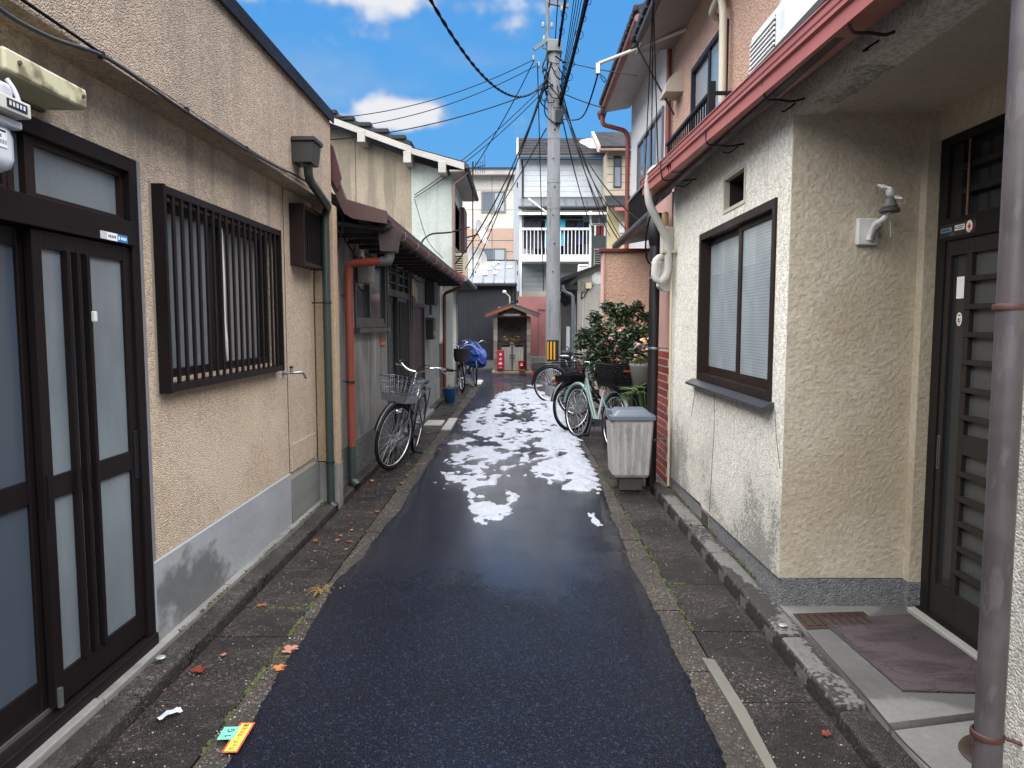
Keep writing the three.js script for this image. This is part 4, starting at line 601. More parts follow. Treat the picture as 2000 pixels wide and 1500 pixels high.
  for (let i = 0; i < 18; i++) part(bal, 'baluster', box(0.15 + i * 0.128, 0.178 + i * 0.128, 3.84, 4.66, B, B + 0.03), wp); for (const x of [0.04, 2.42]) part(bal, 'post', box(x, x + 0.08, 2.2, 5.3, B - 0.03, B + 0.05), wp); part(bal, 'canopy', [slabX(-0.02, 2.98, [[B - 0.35, 5.16], [D - 0.05, 5.34], [D - 0.05, 5.38], [B - 0.35, 5.2]]), box(-0.02, 2.98, 5.13, 5.22, B - 0.37, B - 0.33)], worn('#d3d3d0', 0.4)); part(bal, 'brace', bar([0.35, 5.68, B - 0.3], [0.95, 5.22, B - 0.36], 0.09, 0.05), wp); part(bal, 'rail', rod([0.1, 5.06, B + 0.3], [2.8, 5.06, B + 0.3], 0.015), zinc);
  part(h, 'glass_door', [box(0.2, 2.3, 3.7, 5.3, D - 0.03, D - 0.015)], darkGlass); part(h, 'beam', box(-0.1, 3.0, 2.3, 2.6, B + 0.1, D - 0.02), worn('#8d8776', 0.8)); part(h, 'lower_frame', [box(-0.05, 1.2, 2.18, 2.28, B + 0.2, B + 0.3), box(0.8, 1.2, 1.9, 2.18, B + 0.2, B + 0.25)], worn('#4a4038', 0.8));
  const acUnit = (x, y, d, w, hh, label, face = 0) => { const a = thing('air_conditioner', label, 'air conditioner', [x, y, d], 'outdoor air conditioner units'); part(a, 'case', box(x - w / 2, x + w / 2, y, y + hh, d, d + 0.28, 0.015), whitePlastic); part(a, 'fan_recess', box(x - w / 2 + 0.03, x + w / 2 - 0.03, y + 0.06, y + hh - 0.06, d - 0.003, d + 0.001), steelDark); for (let i = 0; i < 8; i++) part(a, 'slat', box(x - w / 2 + 0.03, x + w / 2 - 0.03, y + 0.08 + i * (hh - 0.16) / 8, y + 0.08 + i * (hh - 0.16) / 8 + 0.022, d - 0.012, d - 0.003), whitePlastic); return a; };
  acUnit(0.37, 3.72, B + 0.55, 0.3, 0.62, 'white air conditioner on the balcony floor behind the railing'); acUnit(2.86, 3.35, D - 0.35, 0.36, 0.78, 'tall white air conditioner on grey siding right of the balcony'); acUnit(2.16, 3.0, B - 0.8, 0.34, 0.44, 'small white air conditioner below the balcony behind the low grey roof');
  // laundry
  const cloth = (x, w, top, len, col, label, nm = 'hanging_cloth') => { const n = 10, P = [], F = []; const g = new THREE.PlaneGeometry(w, len, n, 6), q = g.attributes.position; for (let i = 0; i < q.count; i++) { const t = 0.5 - q.getY(i) / len; q.setZ(i, Math.sin(q.getX(i) * 34 + x * 9) * 0.025 * (0.3 + t)); q.setX(i, q.getX(i) * (1 - 0.06 * Math.sin(t * 4 + x))); } g.computeVertexNormals(); const g2 = g.clone(); g2.translate(0, 0, -0.006); g.translate(x, top - len / 2, -(B + 0.14)); g2.translate(x, top - len / 2, -(B + 0.14)); return single(nm, label, 'laundry', [plain(g), plain(g2)], mat(col, 0.9), [x, top - len, B + 0.3], 'laundry on the balcony'); };
  cloth(0.48, 0.62, 5.05, 1.0, '#3c3b44', 'wide charcoal sheet hanging at the left end of the balcony', 'hanging_sheet'); cloth(1.04, 0.26, 5.05, 0.98, '#4fb0cc', 'turquoise towel hanging left of the utility pole', 'hanging_towel'); cloth(1.05, 0.22, 4.5, 0.62, '#a3185a', 'dark pink cloth hanging low behind the turquoise towel'); cloth(1.5, 0.24, 5.05, 0.9, '#4fb0cc', 'turquoise towel hanging right of the utility pole', 'hanging_towel'); cloth(1.78, 0.34, 4.95, 1.1, '#1c1c26', 'long black garment hanging in the middle of the balcony', 'hanging_garment'); cloth(2.1, 0.2, 4.98, 0.8, '#232a52', 'navy garment hanging between black garments', 'hanging_garment'); cloth(2.34, 0.18, 4.95, 0.75, '#15151c', 'short black garment hanging beside the white balcony post', 'hanging_garment');
  const pg = thing('peg_hanger', 'white peg hanger with red and black socks beside the balcony post', 'laundry', [2.75, 4.8, B - 0.05]); part(pg, 'frame', [frameD(B - 0.06, B - 0.04, 2.5, 3.0, 4.82, 4.88, 0.012), rod([2.75, 4.88, B - 0.05], [2.75, 5.1, B - 0.05], 0.006)], whitePlastic); for (const [x, c] of [[2.62, '#d8d5cf'], [2.72, '#8a1220'], [2.8, '#1a1418'], [2.88, '#8a1220'], [2.95, '#cfd2d0']]) part(pg, 'sock', box(x - 0.03, x + 0.03, 4.5 - rr(0, 0.12), 4.82, B - 0.06, B - 0.035, 0.008), mat(c, 0.9));
}
{
  const h = thing('apartment_house', 'cream and salmon panelled house with two curtained windows far behind', 'house', [-1.5, 0, 33.5]), D = 33, cr = mortarCol([0.58, 0.54, 0.47], [0.54, 0.5, 0.44], { n: 256 }), sa = mortarCol([0.44, 0.31, 0.24], [0.41, 0.29, 0.22], { n: 256 });
  part(h, 'wall', box(-4.5, 0.4, 5.79, 8.1, D, D + 0.3), cr); part(h, 'wall', box(-4.5, 0.4, 0, 5.78, D, D + 0.3), sa);
  part(h, 'panel_joint', [box(-4.5, 0.4, 6.62, 6.64, D - 0.004, D)], jointMat); for (const y of [7.5, 5.25, 4.75]) part(h, 'panel_joint', box(-4.5, 0.4, y, y + 0.02, D - 0.004, D), jointMat); part(h, 'panel_joint', box(-1.2, -1.18, 0, 8.1, D - 0.006, D), jointMat);
  for (const [y0, y1] of [[6.5, 7.45], [3.9, 4.92]]) { const w = part(h, 'window', frameD(D - 0.05, D - 0.006, -1.68, -0.56, y0, y1, 0.06), worn('#7b756c', 0.5)); part(w, 'pane', box(-1.62, -0.62, y0 + 0.06, y1 - 0.06, D - 0.03, D - 0.02), skyGlass); part(w, 'mullion', box(-1.14, -1.1, y0 + 0.06, y1 - 0.06, D - 0.045, D - 0.012), worn('#7b756c', 0.5)); part(w, 'curtain', box(-1.06, -0.64, y0 + 0.08, y1 - 0.08, D - 0.036, D - 0.031), mat([0.3, 0.34, 0.36], 0.8)); }
  part(h, 'eave', box(-4.8, 0.5, 8.1, 8.32, D - 0.5, D + 0.3), whiteTrim); part(h, 'roof', slabX(-4.8, 0.6, [[D - 0.55, 8.32], [D + 4, 9.3], [D + 4, 9.36], [D - 0.55, 8.4]]), tileRoof);
}
{
  const h = thing('beige_house', 'tall narrow beige house with slit window beside the clapboard house', 'house', [3.8, 0, 24.8]), D = 24.6, be = mortarCol([0.42, 0.36, 0.27], [0.38, 0.32, 0.24], { n: 256 }), ye = mortarCol([0.5, 0.41, 0.22], [0.46, 0.38, 0.21], { n: 256 });
  part(h, 'wall', box(2.98, 5, 5.75, 7.25, D, D + 0.2), be); part(h, 'wall', box(2.98, 5, 0, 5.5, D - 0.3, D - 0.1), ye); for (let i = 0; i < 5; i++) part(h, 'siding_joint', box(2.98, 5, 5.95 + i * 0.26, 5.965 + i * 0.26, D - 0.004, D), jointMat);
  part(h, 'side_wall', box(2.97, 3.0, 5.6, 7.25, D + 0.2, D + 1.3), be); const w = part(h, 'slit_window', frameD(D - 0.05, D - 0.006, 3.2, 3.46, 6.05, 7.08, 0.03), steelDark); part(w, 'pane', box(3.23, 3.43, 6.08, 6.7, D - 0.03, D - 0.02), frosted); part(w, 'pane', box(3.23, 3.43, 6.7, 7.05, D - 0.03, D - 0.02), darkGlass);
  part(h, 'roof', slabX(2.7, 5, [[D - 0.45, 7.22], [D + 1.6, 8.2], [D + 1.6, 8.28], [D - 0.45, 7.3]]), worn('#252527', 0.8, { specularIntensity: 0.2 })); part(h, 'bargeboard', slabX(2.6, 2.7, [[D - 0.48, 7.1], [D + 1.6, 8.1], [D + 1.6, 8.3], [D - 0.48, 7.3]]), be); part(h, 'gutter', box(2.66, 3.5, 7.12, 7.2, D - 0.56, D - 0.46, 0.02), worn('#7d5b48', 0.6)); part(h, 'lower_roof', slabX(2.9, 5, [[D - 1.1, 5.2], [D, 5.72], [D, 5.78], [D - 1.1, 5.28]]), worn('#2b2b2e', 0.8, { specularIntensity: 0.2 })); part(h, 'lower_gutter', box(3.1, 4, 5.1, 5.2, D - 1.18, D - 1.1), worn('#94585a', 0.6)); part(h, 'intercom_box', box(3.36, 3.56, 4.5, 4.85, D - 0.34, D - 0.305, 0.01), whitePlastic);
}

// ================================================================ right side beyond the porch house
const salmon = plaster([0.47, 0.29, 0.21], [0.43, 0.265, 0.19], { n: 512, size: [2.5, 2.5], scale: 2, grain: 0.3, bump: 0.007, swirl: true });
{
  const h = thing('salmon_house', 'salmon roughcast two-storey house rising behind the red gutter', 'house', [2.3, 0, 7.5]), X = 1.95;
  part(h, 'wall', slabX(X, X + 0.12, rect(5.45, 9.4, 2.6, 4.95), [rect(6.9, 8.25, 3.05, 4.27)]), salmon);
  part(h, 'lower_wall', box(1.34, 1.46, 1.22, 2.6, 6.36, 7.4), worn('#a98275', 0.8)); part(h, 'lower_wall', box(1.46, X + 0.12, 0, 2.6, 7.3, 7.4), salmon); part(h, 'lower_wall', box(X, X + 0.12, 0, 2.6, 7.4, 9.4), worn('#a89a8c', 0.85));
  part(h, 'brick_backing', box(1.34, 1.46, 0, 1.22, 6.36, 7.4), worn('#a39c92', 0.9));
  const brk = [worn('#7d2f26', 0.55), worn('#8a382c', 0.55), worn('#6f2a24', 0.6)];
  for (let r = 0; r < 17; r++) for (let c = 0; c < 3; c++) part(h, 'brick', box(1.335, 1.356, 0.02 + r * 0.0705, 0.079 + r * 0.0705, 6.37 + c * 0.24 + (r % 2) * 0.06, 6.6 + c * 0.24 + (r % 2) * 0.06, 0.004), brk[(r * 7 + c * 3) % 3]);
  part(h, 'rear_wall', [box(X + 0.12, 6, 0, 4.9, 9.3, 9.4), box(X + 0.12, 6, 0, 4.9, 5.45, 5.55), box(5.9, 6, 0, 4.9, 5.55, 9.3)], darkRoom);
  part(h, 'roof', slabD(5.3, 9.3, [[1.46, 4.86], [3.5, 5.6], [3.5, 5.7], [1.44, 4.95]]), tileRoof); for (let i = 0; i < 12; i++) part(h, 'eave_tile', box(1.38, 1.5, 4.9, 5.0, 6.1 + i * 0.26, 6.3 + i * 0.26, 0.02), tileRoof);
  part(h, 'soffit', slabD(5.3, 9.3, [[1.47, 4.82], [X, 4.9], [X, 4.93], [1.47, 4.86]]), worn('#8b8580', 0.8)); part(h, 'gutter', bent([[1.43, 4.78, 5.3], [1.45, 4.86, 8.9]], 0.045, 10), worn('#3c3230', 0.5));
  const w = part(h, 'window', [frameX(X - 0.03, X + 0.06, 6.9, 8.25, 3.05, 4.27, 0.05), box(X - 0.02, X + 0.02, 3.1, 4.22, 7.5, 7.56)], steelDark); part(w, 'pane', box(X + 0.0, X + 0.006, 3.1, 4.22, 6.95, 7.5), mat([0.2, 0.25, 0.28], 0.06)); part(w, 'pane', box(X + 0.015, X + 0.02, 3.1, 4.22, 7.56, 8.2), mat([0.3, 0.29, 0.28], 0.2));
  const rl = part(h, 'window_railing', [box(1.7, 1.745, 3.5, 3.53, 6.6, 8.5), box(1.71, 1.735, 3.1, 3.12, 6.6, 8.5), box(1.7, X, 3.49, 3.52, 6.58, 6.61)], blackPlastic); for (let i = 0; i < 20; i++) part(rl, 'bar', box(1.716, 1.73, 3.12, 3.5, 6.65 + i * 0.095, 6.664 + i * 0.095), blackPlastic); part(rl, 'post', box(1.69, 1.75, 3.05, 3.6, 6.56, 6.62), blackPlastic);
  const hd = part(h, 'vent_hood', [slabD(8.75, 9.1, [[X, 4.2], [1.74, 4.2], [1.75, 4.28], [1.79, 4.36], [1.86, 4.42], [X, 4.45]])], worn('#b5ab9b', 0.6)); part(h, 'corner_pipe', bent([[1.9, 4.9, 9.35], [1.9, 2.6, 9.36]], 0.035, 8), rustPipe); part(h, 'drain_pipe', bent([[1.9, 4.9, 5.32], [1.9, 2.9, 5.32]], 0.045, 8), worn('#9ea2a8', 0.5));
  part(h, 'duct_hose', bent([[1.93, 4.42, 7.25], [1.86, 4.44, 7.2], [1.86, 4.5, 6.9], [1.86, 4.3, 6.78], [1.87, 3.0, 6.78]], 0.035, 10, 0.1), worn('#c3b8a4', 0.6));
  const wing = part(h, 'neighbour_wing', box(1.98, 2.4, 2.6, 4.9, 3.4, 5.26), plaster([0.3, 0.25, 0.19], [0.25, 0.21, 0.16], { n: 256, size: [1, 1], scale: 3, grain: 0.9, bump: 0.01 }));
  const a = thing('air_conditioner', 'white air conditioner on the roof behind the red gutter', 'air conditioner', [1.8, 2.8, 5.1], 'outdoor air conditioner units');
  part(a, 'case', box(1.7, 1.95, 2.84 + 0.16, 3.38 + 0.16, 4.75, 5.45, 0.02), whitePlastic); part(a, 'fan_recess', box(1.697, 1.701, 3.06, 3.49, 4.93, 5.43), steelDark); for (let i = 0; i < 13; i++) part(a, 'slat', box(1.688, 1.697, 3.07 + i * 0.033, 3.084 + i * 0.033, 4.93, 5.43), whitePlastic); part(a, 'foot', box(1.7, 1.95, 2.74, 3.0, 4.85, 4.92), blackPlastic); part(a, 'foot', box(1.7, 1.95, 2.74, 3.0, 5.28, 5.35), blackPlastic);
  const lab = print(64, 64, (c) => { c.fillStyle = '#d4d4cf'; c.fillRect(0, 0, 64, 64); c.fillStyle = '#555'; for (let i = 0; i < 7; i++) c.fillRect(6, 6 + i * 8, 34 + (i * 13) % 18, 4); }, 2); part(a, 'rating_label', card([1.83, 3.31, 4.747], [1, 0, 0], [0, 1, 0], 0.09, 0.12, paper), mat('#ffffff', 0.5, { map: lab }));
}
{
  const h = thing('white_house', 'white-walled house with black balcony railing and brown eave gutters', 'house', [2.3, 0, 11]), X = 1.95, wh = mortarCol([0.56, 0.54, 0.53], [0.52, 0.5, 0.49], { n: 256 });
  part(h, 'wall', slabX(X, X + 0.12, rect(9.42, 12.7, 0, 5.3), [rect(9.85, 11.9, 3.2, 4.36)]), wh); part(h, 'rear_wall', [box(X, 6, 0, 5.3, 12.6, 12.7), box(X + 0.12, 6, 0, 5.3, 9.42, 9.5), box(5.9, 6, 0, 5.3, 9.5, 12.6)], wh);
  part(h, 'roof', slabD(9.0, 12.95, [[1.46, 5.2], [4, 6.1], [4, 6.2], [1.44, 5.29]]), tileRoof); for (let i = 0; i < 16; i++) part(h, 'eave_tile', box(1.4, 1.52, 5.24, 5.33, 9.05 + i * 0.24, 9.24 + i * 0.24, 0.02), tileRoof);
  part(h, 'soffit', slabD(9.0, 12.9, [[1.48, 5.14], [X, 5.22], [X, 5.26], [1.48, 5.18]]), worn('#b3aeab', 0.8)); part(h, 'gutter', bent([[1.45, 5.14, 9.0], [1.45, 5.1, 12.9]], 0.05, 10), worn('#7a4436', 0.5)); const dp = part(h, 'downpipe', bent([[1.45, 5.05, 12.75], [1.46, 4.9, 12.75], [1.85, 4.8, 12.75], [1.9, 4.7, 12.75], [1.9, 0.1, 12.75]], 0.04, 8, 0.06), rustPipe); part(dp, 'hopper', lathe([[0, -0.14], [0.05, -0.14], [0.08, -0.05], [0.085, 0], [0, 0]], 1.45, 5.14, 12.8, 12), worn('#4a3a36', 0.6));
  const w = part(h, 'window', [frameX(X - 0.03, X + 0.06, 9.85, 11.9, 3.2, 4.36, 0.05), box(X - 0.02, X + 0.02, 3.25, 4.31, 10.8, 10.86)], worn('#6b6b6b', 0.45)); part(w, 'pane', box(X, X + 0.005, 3.25, 4.31, 9.9, 10.4), mat([0.3, 0.3, 0.3], 0.3)); part(w, 'pane', box(X, X + 0.005, 3.25, 4.31, 10.4, 11.85), skyGlass); part(w, 'sash', box(X - 0.02, X + 0.01, 3.25, 4.31, 10.38, 10.43), zinc); part(w, 'sash', box(X - 0.02, X + 0.01, 3.25, 4.31, 11.3, 11.35), zinc);
  const rl = part(h, 'balcony_railing', [box(1.58, 1.62, 3.2, 3.23, 7.6, 10.6), box(1.585, 1.615, 2.78, 2.8, 7.6, 10.6), box(1.58, X, 3.2, 3.23, 7.56, 7.6), box(1.58, X, 3.2, 3.23, 10.6, 10.63)], worn('#5a5c60', 0.4)); for (let i = 0; i < 31; i++) part(rl, 'bar', box(1.592, 1.608, 2.8, 3.2, 7.65 + i * 0.095, 7.665 + i * 0.095), blackPlastic);
  part(h, 'eave', slabD(7.45, 10.8, [[1.5, 2.62], [X, 2.7], [X, 2.78], [1.5, 2.74]]), worn('#5a4a44', 0.7)); part(h, 'eave_gutter', bent([[1.46, 2.66, 7.4], [1.46, 2.62, 10.9]], 0.055, 10), worn('#2c2522', 0.5));
  single('garden_wall', 'terracotta roughcast wall with dark red coping behind the flowering bush', 'wall', [box(1.2, 3.4, 0, 2.45, 10.1, 10.35)], salmon, [1.6, 0, 10.2]);
  const cp = thing('wall_coping', 'dark red metal coping along the top of the terracotta wall', 'coping', [1.6, 2.45, 10.2]); part(cp, 'cap', box(1.12, 3.4, 2.452, 2.5, 10.04, 10.42, 0.008), worn('#5a1e1c', 0.5));
  single('wall_edge_trim', 'narrow pale pink trim on the near corner of the terracotta wall', 'trim', [box(1.18, 1.2, 0, 2.44, 10.08, 10.36)], worn('#c09a90', 0.7), [1.19, 0, 10.2]);
}
{
  const h = thing('lean_to_house', 'low grey rendered house with sloping dark roof behind the utility pole', 'house', [1.6, 0, 17]), D = 15.6, gr = mortarCol([0.37, 0.35, 0.31], [0.32, 0.3, 0.27], { n: 512, size: [2, 2.6] });
  part(h, 'end_wall', slabD(D, D + 0.12, [[1.28, 0], [4, 0], [4, 3.4], [1.28, 2.42]]), gr); part(h, 'roof', slabD(D - 0.15, 22, [[0.9, 2.36], [4, 3.48], [4, 3.56], [0.9, 2.44]]), steelDark); part(h, 'lane_wall', box(1.3, 1.4, 0, 2.4, D + 0.12, 22), worn('#2d2a27', 0.8)); part(h, 'white_door', box(1.285, 1.3, 0.2, 1.9, 16.3, 17.3), worn('#b9bcc0', 0.5)); part(h, 'white_door', box(1.285, 1.3, 0.1, 1.4, 18, 19.2), worn('#c9ccd0', 0.5)); part(h, 'eave_beam', box(0.95, 1.28, 2.2, 2.3, D - 0.05, D + 0.05), worn('#1e1a18', 0.8)); for (let i = 0; i < 6; i++) part(h, 'eave_strut', bar([0.98, 2.3, D + 0.2 + i * 0.8], [1.3, 1.95, D + 0.2 + i * 0.8], 0.04, 0.04), worn('#1e1a18', 0.8));
  part(h, 'downpipe', bent([[0.95, 2.3, D - 0.1], [0.98, 2.16, D - 0.1], [1.16, 2.08, D - 0.08], [1.18, 2.0, D - 0.08], [1.18, 0.05, D - 0.08]], 0.04, 10, 0.05), worn('#5b6064', 0.5)); part(h, 'gutter', bent([[0.9, 2.36, D - 0.2], [0.9, 2.34, 20]], 0.05, 8), blackPlastic); part(h, 'conduit', bent([[1.4, 2.25, D - 0.015], [1.4, 0.3, D - 0.015]], 0.01, 6), worn('#cfc9b8', 0.6)); for (let i = 0; i < 5; i++) part(h, 'stacked_brick', box(1.26, 1.36, i * 0.13, 0.12 + i * 0.13, D - 0.3, D - 0.1, 0.008), worn('#7b5a4e', 0.8)); part(h, 'vent_disc', lathe([[0, 0.03], [0.12, 0.02], [0.14, 0]], 0, 0, 0, 18).rotateX(Math.PI / 2).translate(1.72, 2.45, -D), whitePlastic); part(h, 'switch_box', box(1.45, 1.58, 2.22, 2.34, D - 0.06, D, 0.01), worn('#cdbf95', 0.6)); part(h, 'switch_box', box(1.35, 1.42, 2.15, 2.38, D - 0.08, D, 0.01), worn('#6c6f70', 0.6)); part(h, 'cable', tube([[1.62, 2.3, D - 0.02], [1.5, 2.2, D - 0.03], [1.42, 2.05, D - 0.03], [1.36, 2.0, D - 0.03], [1.38, 2.14, D - 0.03]], 0.01, 5), cableMat);
}
const pipeWornSheen = mat('#ffffff', 0.42, { roughnessMap: wornRough, bumpMap: bumpSoft, bumpScale: 0.003, map: tex(512, [2, 2.6], (u, v) => { const s = S(STREAK, u * 2, v * 0.2), n = S(FB2, u * 1.5, v * 0.8), f = S(FINE, u, v), sc = smooth(0.7, 0.78, S(FB2, u * 4 + 0.4, v * 0.9)); return mulc(mixc(mixc([0.062, 0.052, 0.053], [0.078, 0.066, 0.069], smooth(0.4, 0.7, s)), [0.12, 0.104, 0.104], sc * 0.5), 0.8 + 0.3 * n + 0.15 * (f - 0.5)); }) });  // scuffs are wear; the paler streaks paint a reflected sheen into the colour
// white lagging pipes, meter box and dark downpipe at the porch house's far corner
{
  const p = thing('lagged_pipe', 'thick white lagged pipe looping down from the red gutter', 'pipe', [1.25, 2, 6.1]); part(p, 'sleeve', bent([[1.16, 2.68, 5.75], [1.08, 2.7, 5.92], [1.06, 2.6, 5.98], [1.07, 2.44, 6.0], [1.2, 2.24, 6.06], [1.26, 2.12, 6.1], [1.265, 1.96, 6.12], [1.255, 1.86, 6.12], [1.19, 1.8, 6.12], [1.15, 1.86, 6.12], [1.16, 2.0, 6.12], [1.22, 2.02, 6.16]], 0.032, 12, 0.08), worn('#b5b2ab', 0.75)); part(p, 'clamp', box(1.21, 1.33, 2.05, 2.075, 6.08, 6.16), worn('#b5a98f', 0.6)); part(p, 'conduit', bent([[1.3, 1.95, 6.14], [1.308, 0.05, 6.16]], 0.012, 8), worn('#c3b69c', 0.6));
  const m = thing('meter_box', 'pale grey meter box beside the dark downpipe', 'meter', [1.28, 1.75, 6.3]); part(m, 'case', slabD(6.22, 6.34, [[1.21, 1.78], [1.25, 1.74], [1.33, 1.74], [1.33, 2.0], [1.23, 2.0], [1.21, 1.97]]), worn('#c9c8c2', 0.5)); part(m, 'upper_box', box(1.23, 1.33, 2.06, 2.28, 6.2, 6.32, 0.01), worn('#b7b2a4', 0.6)); part(m, 'insulator', lathe([[0, 0.12], [0.03, 0.1], [0.03, 0], [0, 0]], 1.26, 2.3, 6.25, 10), worn('#a8905a', 0.6));
  const d = thing('downpipe', 'dark brown downpipe standing beside the pale refuse bin', 'pipe', [1.21, 0, 6.42]); part(d, 'pipe', bent([[1.21, 2.22, 6.42], [1.2, 0.0, 6.4]], 0.047, 14), blackPipe); part(d, 'hopper', [lathe([[0, -0.3], [0.05, -0.28], [0.07, -0.18], [0.08, 0], [0, 0]], 1.21, 2.42, 6.42, 14)], worn('#191414', 0.5)); part(d, 'joint_ball', lathe([[0, 0.05], [0.04, 0.03], [0.052, 0], [0.04, -0.04], [0, -0.05]], 1.205, 1.97, 6.4, 12), worn('#55504e', 0.4)); for (const y of [1.86, 1.24, 0.42]) part(d, 'pipe_clamp', [lathe([[0.048, -0.01], [0.052, -0.01], [0.052, 0.01], [0.048, 0.01]], 1.208, y, 6.41, 14), rod([1.25, y, 6.41], [1.34, y, 6.42], 0.006)], zinc);
  const q = thing('porch_downpipe', 'tall grey-brown downpipe at the porch pier beside the doormat', 'pipe', [1.28, 0, 1.97]); part(q, 'pipe', bent([[1.285, 2.52, 1.895], [1.278, -0.02, 1.87]], 0.035, 18), pipeWornSheen); for (const y of [1.495, 0.34]) part(q, 'pipe_clamp', [lathe([[0.036, -0.009], [0.041, -0.007], [0.041, 0.007], [0.036, 0.009]], 1.28 + (y - 1) * 0.004, y, 1.883 + (y - 1) * 0.01, 18), rod([1.3, y, 1.87], [1.36, y - 0.01, 1.83], 0.005)], worn('#4a2c26', 0.6));
}

// ================================================================ wayside shrine
{
  const D = 21.3, s = thing('shrine', 'small gabled wayside shrine with block pillars at the end of the lane', 'shrine', [-0.18, 0, D + 0.5]);
  part(s, 'plinth', box(-0.78, 0.42, -0.04, 0.07, D - 0.12, D + 1.3, 0.015), worn('#8f7f68', 0.85));
  const blockM = [worn('#837c70', 0.9), worn('#8d867a', 0.9), worn('#76716a', 0.9)];
  for (const x of [-0.73, 0.255]) for (let i = 0; i < 9; i++) part(s, 'block', box(x, x + 0.115, 0.075 + i * 0.178, 0.245 + i * 0.178, D, D + 1.1, 0.006), blockM[(i * 2 + (x > 0 ? 1 : 0)) % 3]);
  part(s, 'back_wall', box(-0.62, 0.26, 0.07, 2.0, D + 1.0, D + 1.1), worn('#857d70', 0.9)); part(s, 'ceiling', slabD(D, D + 1.0, [[-0.73, 1.67], [0.37, 1.67], [-0.18, 1.93]]), worn('#6e5442', 0.9));
  const roof = worn('#4a2e26', 0.7); part(s, 'roof', slabD(D - 0.22, D + 1.2, [[-0.95, 1.73], [-0.18, 2.03], [-0.18, 2.09], [-0.97, 1.78]]), roof); part(s, 'roof', slabD(D - 0.22, D + 1.2, [[0.63, 1.73], [-0.18, 2.03], [-0.18, 2.09], [0.65, 1.78]]), worn('#3a3634', 0.7)); part(s, 'bargeboard', slabD(D - 0.26, D - 0.22, [[-0.96, 1.66], [-0.18, 1.95], [-0.18, 2.02], [-0.97, 1.74]]), worn('#7a4632', 0.8)); part(s, 'bargeboard', slabD(D - 0.26, D - 0.22, [[0.6, 1.64], [-0.18, 1.95], [-0.18, 2.02], [0.63, 1.74]]), worn('#57504a', 0.8)); part(s, 'ridge_cap', box(-0.24, -0.12, 2.07, 2.12, D - 0.24, D + 1.2, 0.02), worn('#2d2422', 0.7)); part(s, 'tie_beam', box(-0.42, 0.06, 1.71, 1.76, D - 0.2, D - 0.14), worn('#6f6f70', 0.7));
  const gate = worn('#9a9890', 0.7); for (let i = 0; i < 8; i++) part(s, 'gate_board', box(-0.5 + i * 0.083, -0.423 + i * 0.083, 0.09, 0.78 + (i === 3 || i === 4 ? 0.1 : 0), D + 0.1, D + 0.13), gate); part(s, 'gate_frame', [box(-0.62, -0.6, 0.09, 0.98, D + 0.06, D + 0.09), box(0.22, 0.24, 0.09, 0.98, D + 0.06, D + 0.09), bar([-0.61, 0.97, D + 0.075], [-0.2, 0.86, D + 0.075], 0.02, 0.02), bar([0.23, 0.97, D + 0.075], [-0.16, 0.86, D + 0.075], 0.02, 0.02), box(-0.2, -0.19, 0.09, 0.88, D + 0.06, D + 0.09), box(-0.17, -0.16, 0.09, 0.88, D + 0.06, D + 0.09)], blackPlastic); part(s, 'gate_latch', [frameD(D + 0.04, D + 0.06, -0.25, -0.11, 0.44, 0.56, 0.02)], worn('#4a3f36', 0.6));
  part(s, 'altar', box(-0.5, 0.14, 0.1, 0.82, D + 0.5, D + 0.95), worn('#3c2d24', 0.8)); part(s, 'inner_shrine', [slabD(D + 0.7, D + 0.74, [[-0.45, 1.32], [-0.18, 1.45], [0.09, 1.32], [0.06, 1.28], [-0.18, 1.39], [-0.42, 1.28]])], worn('#5a1d16', 0.7));
  const fl = thing('flower_offering', 'faded flower offering behind the shrine gate', 'flowers', [-0.2, 0.9, D + 0.35]); part(fl, 'vase', lathe([[0, -0.2], [0.05, -0.2], [0.06, -0.05], [0.04, 0], [0, 0]], -0.2, 0.95, D + 0.4, 12), gate); const cols = ['#7b6a3a', '#a9934a', '#9a5a6a', '#6a4a3a', '#b08aa0', '#4a5a30']; for (let i = 0; i < 16; i++) { const g = new THREE.IcosahedronGeometry(rr(0.03, 0.05), 0); g.scale(1.1, 0.9, 1); g.translate(rr(-0.42, 0.08), rr(0.9, 1.1), -(D + rr(0.25, 0.42))); part(fl, 'blossom', plain(g), mat(cols[i % 6], 0.8)); }
  const jp = '700 40px sans-serif';
  const fire = print(70, 300, (c) => { c.fillStyle = '#a3122e'; c.fillRect(0, 0, 70, 300); c.fillStyle = '#efe3e4'; c.lineWidth = 6; c.strokeStyle = '#efe3e4'; const ch = [[[18, 52, 52, 52], [35, 40, 35, 78], [20, 62, 50, 62], [22, 76, 48, 66]], [[35, 118, 35, 132], [35, 132, 20, 156], [35, 132, 50, 156], [20, 128, 26, 136], [50, 128, 44, 136]], [[22, 196, 50, 196], [22, 212, 50, 212], [22, 196, 22, 228], [50, 196, 50, 228], [36, 190, 36, 232], [14, 200, 10, 226]]]; for (const s2 of ch) for (const l of s2) { c.beginPath(); c.moveTo(l[0], l[1]); c.lineTo(l[2], l[3]); c.stroke(); } c.fillRect(18, 276, 34, 5); }, 1);
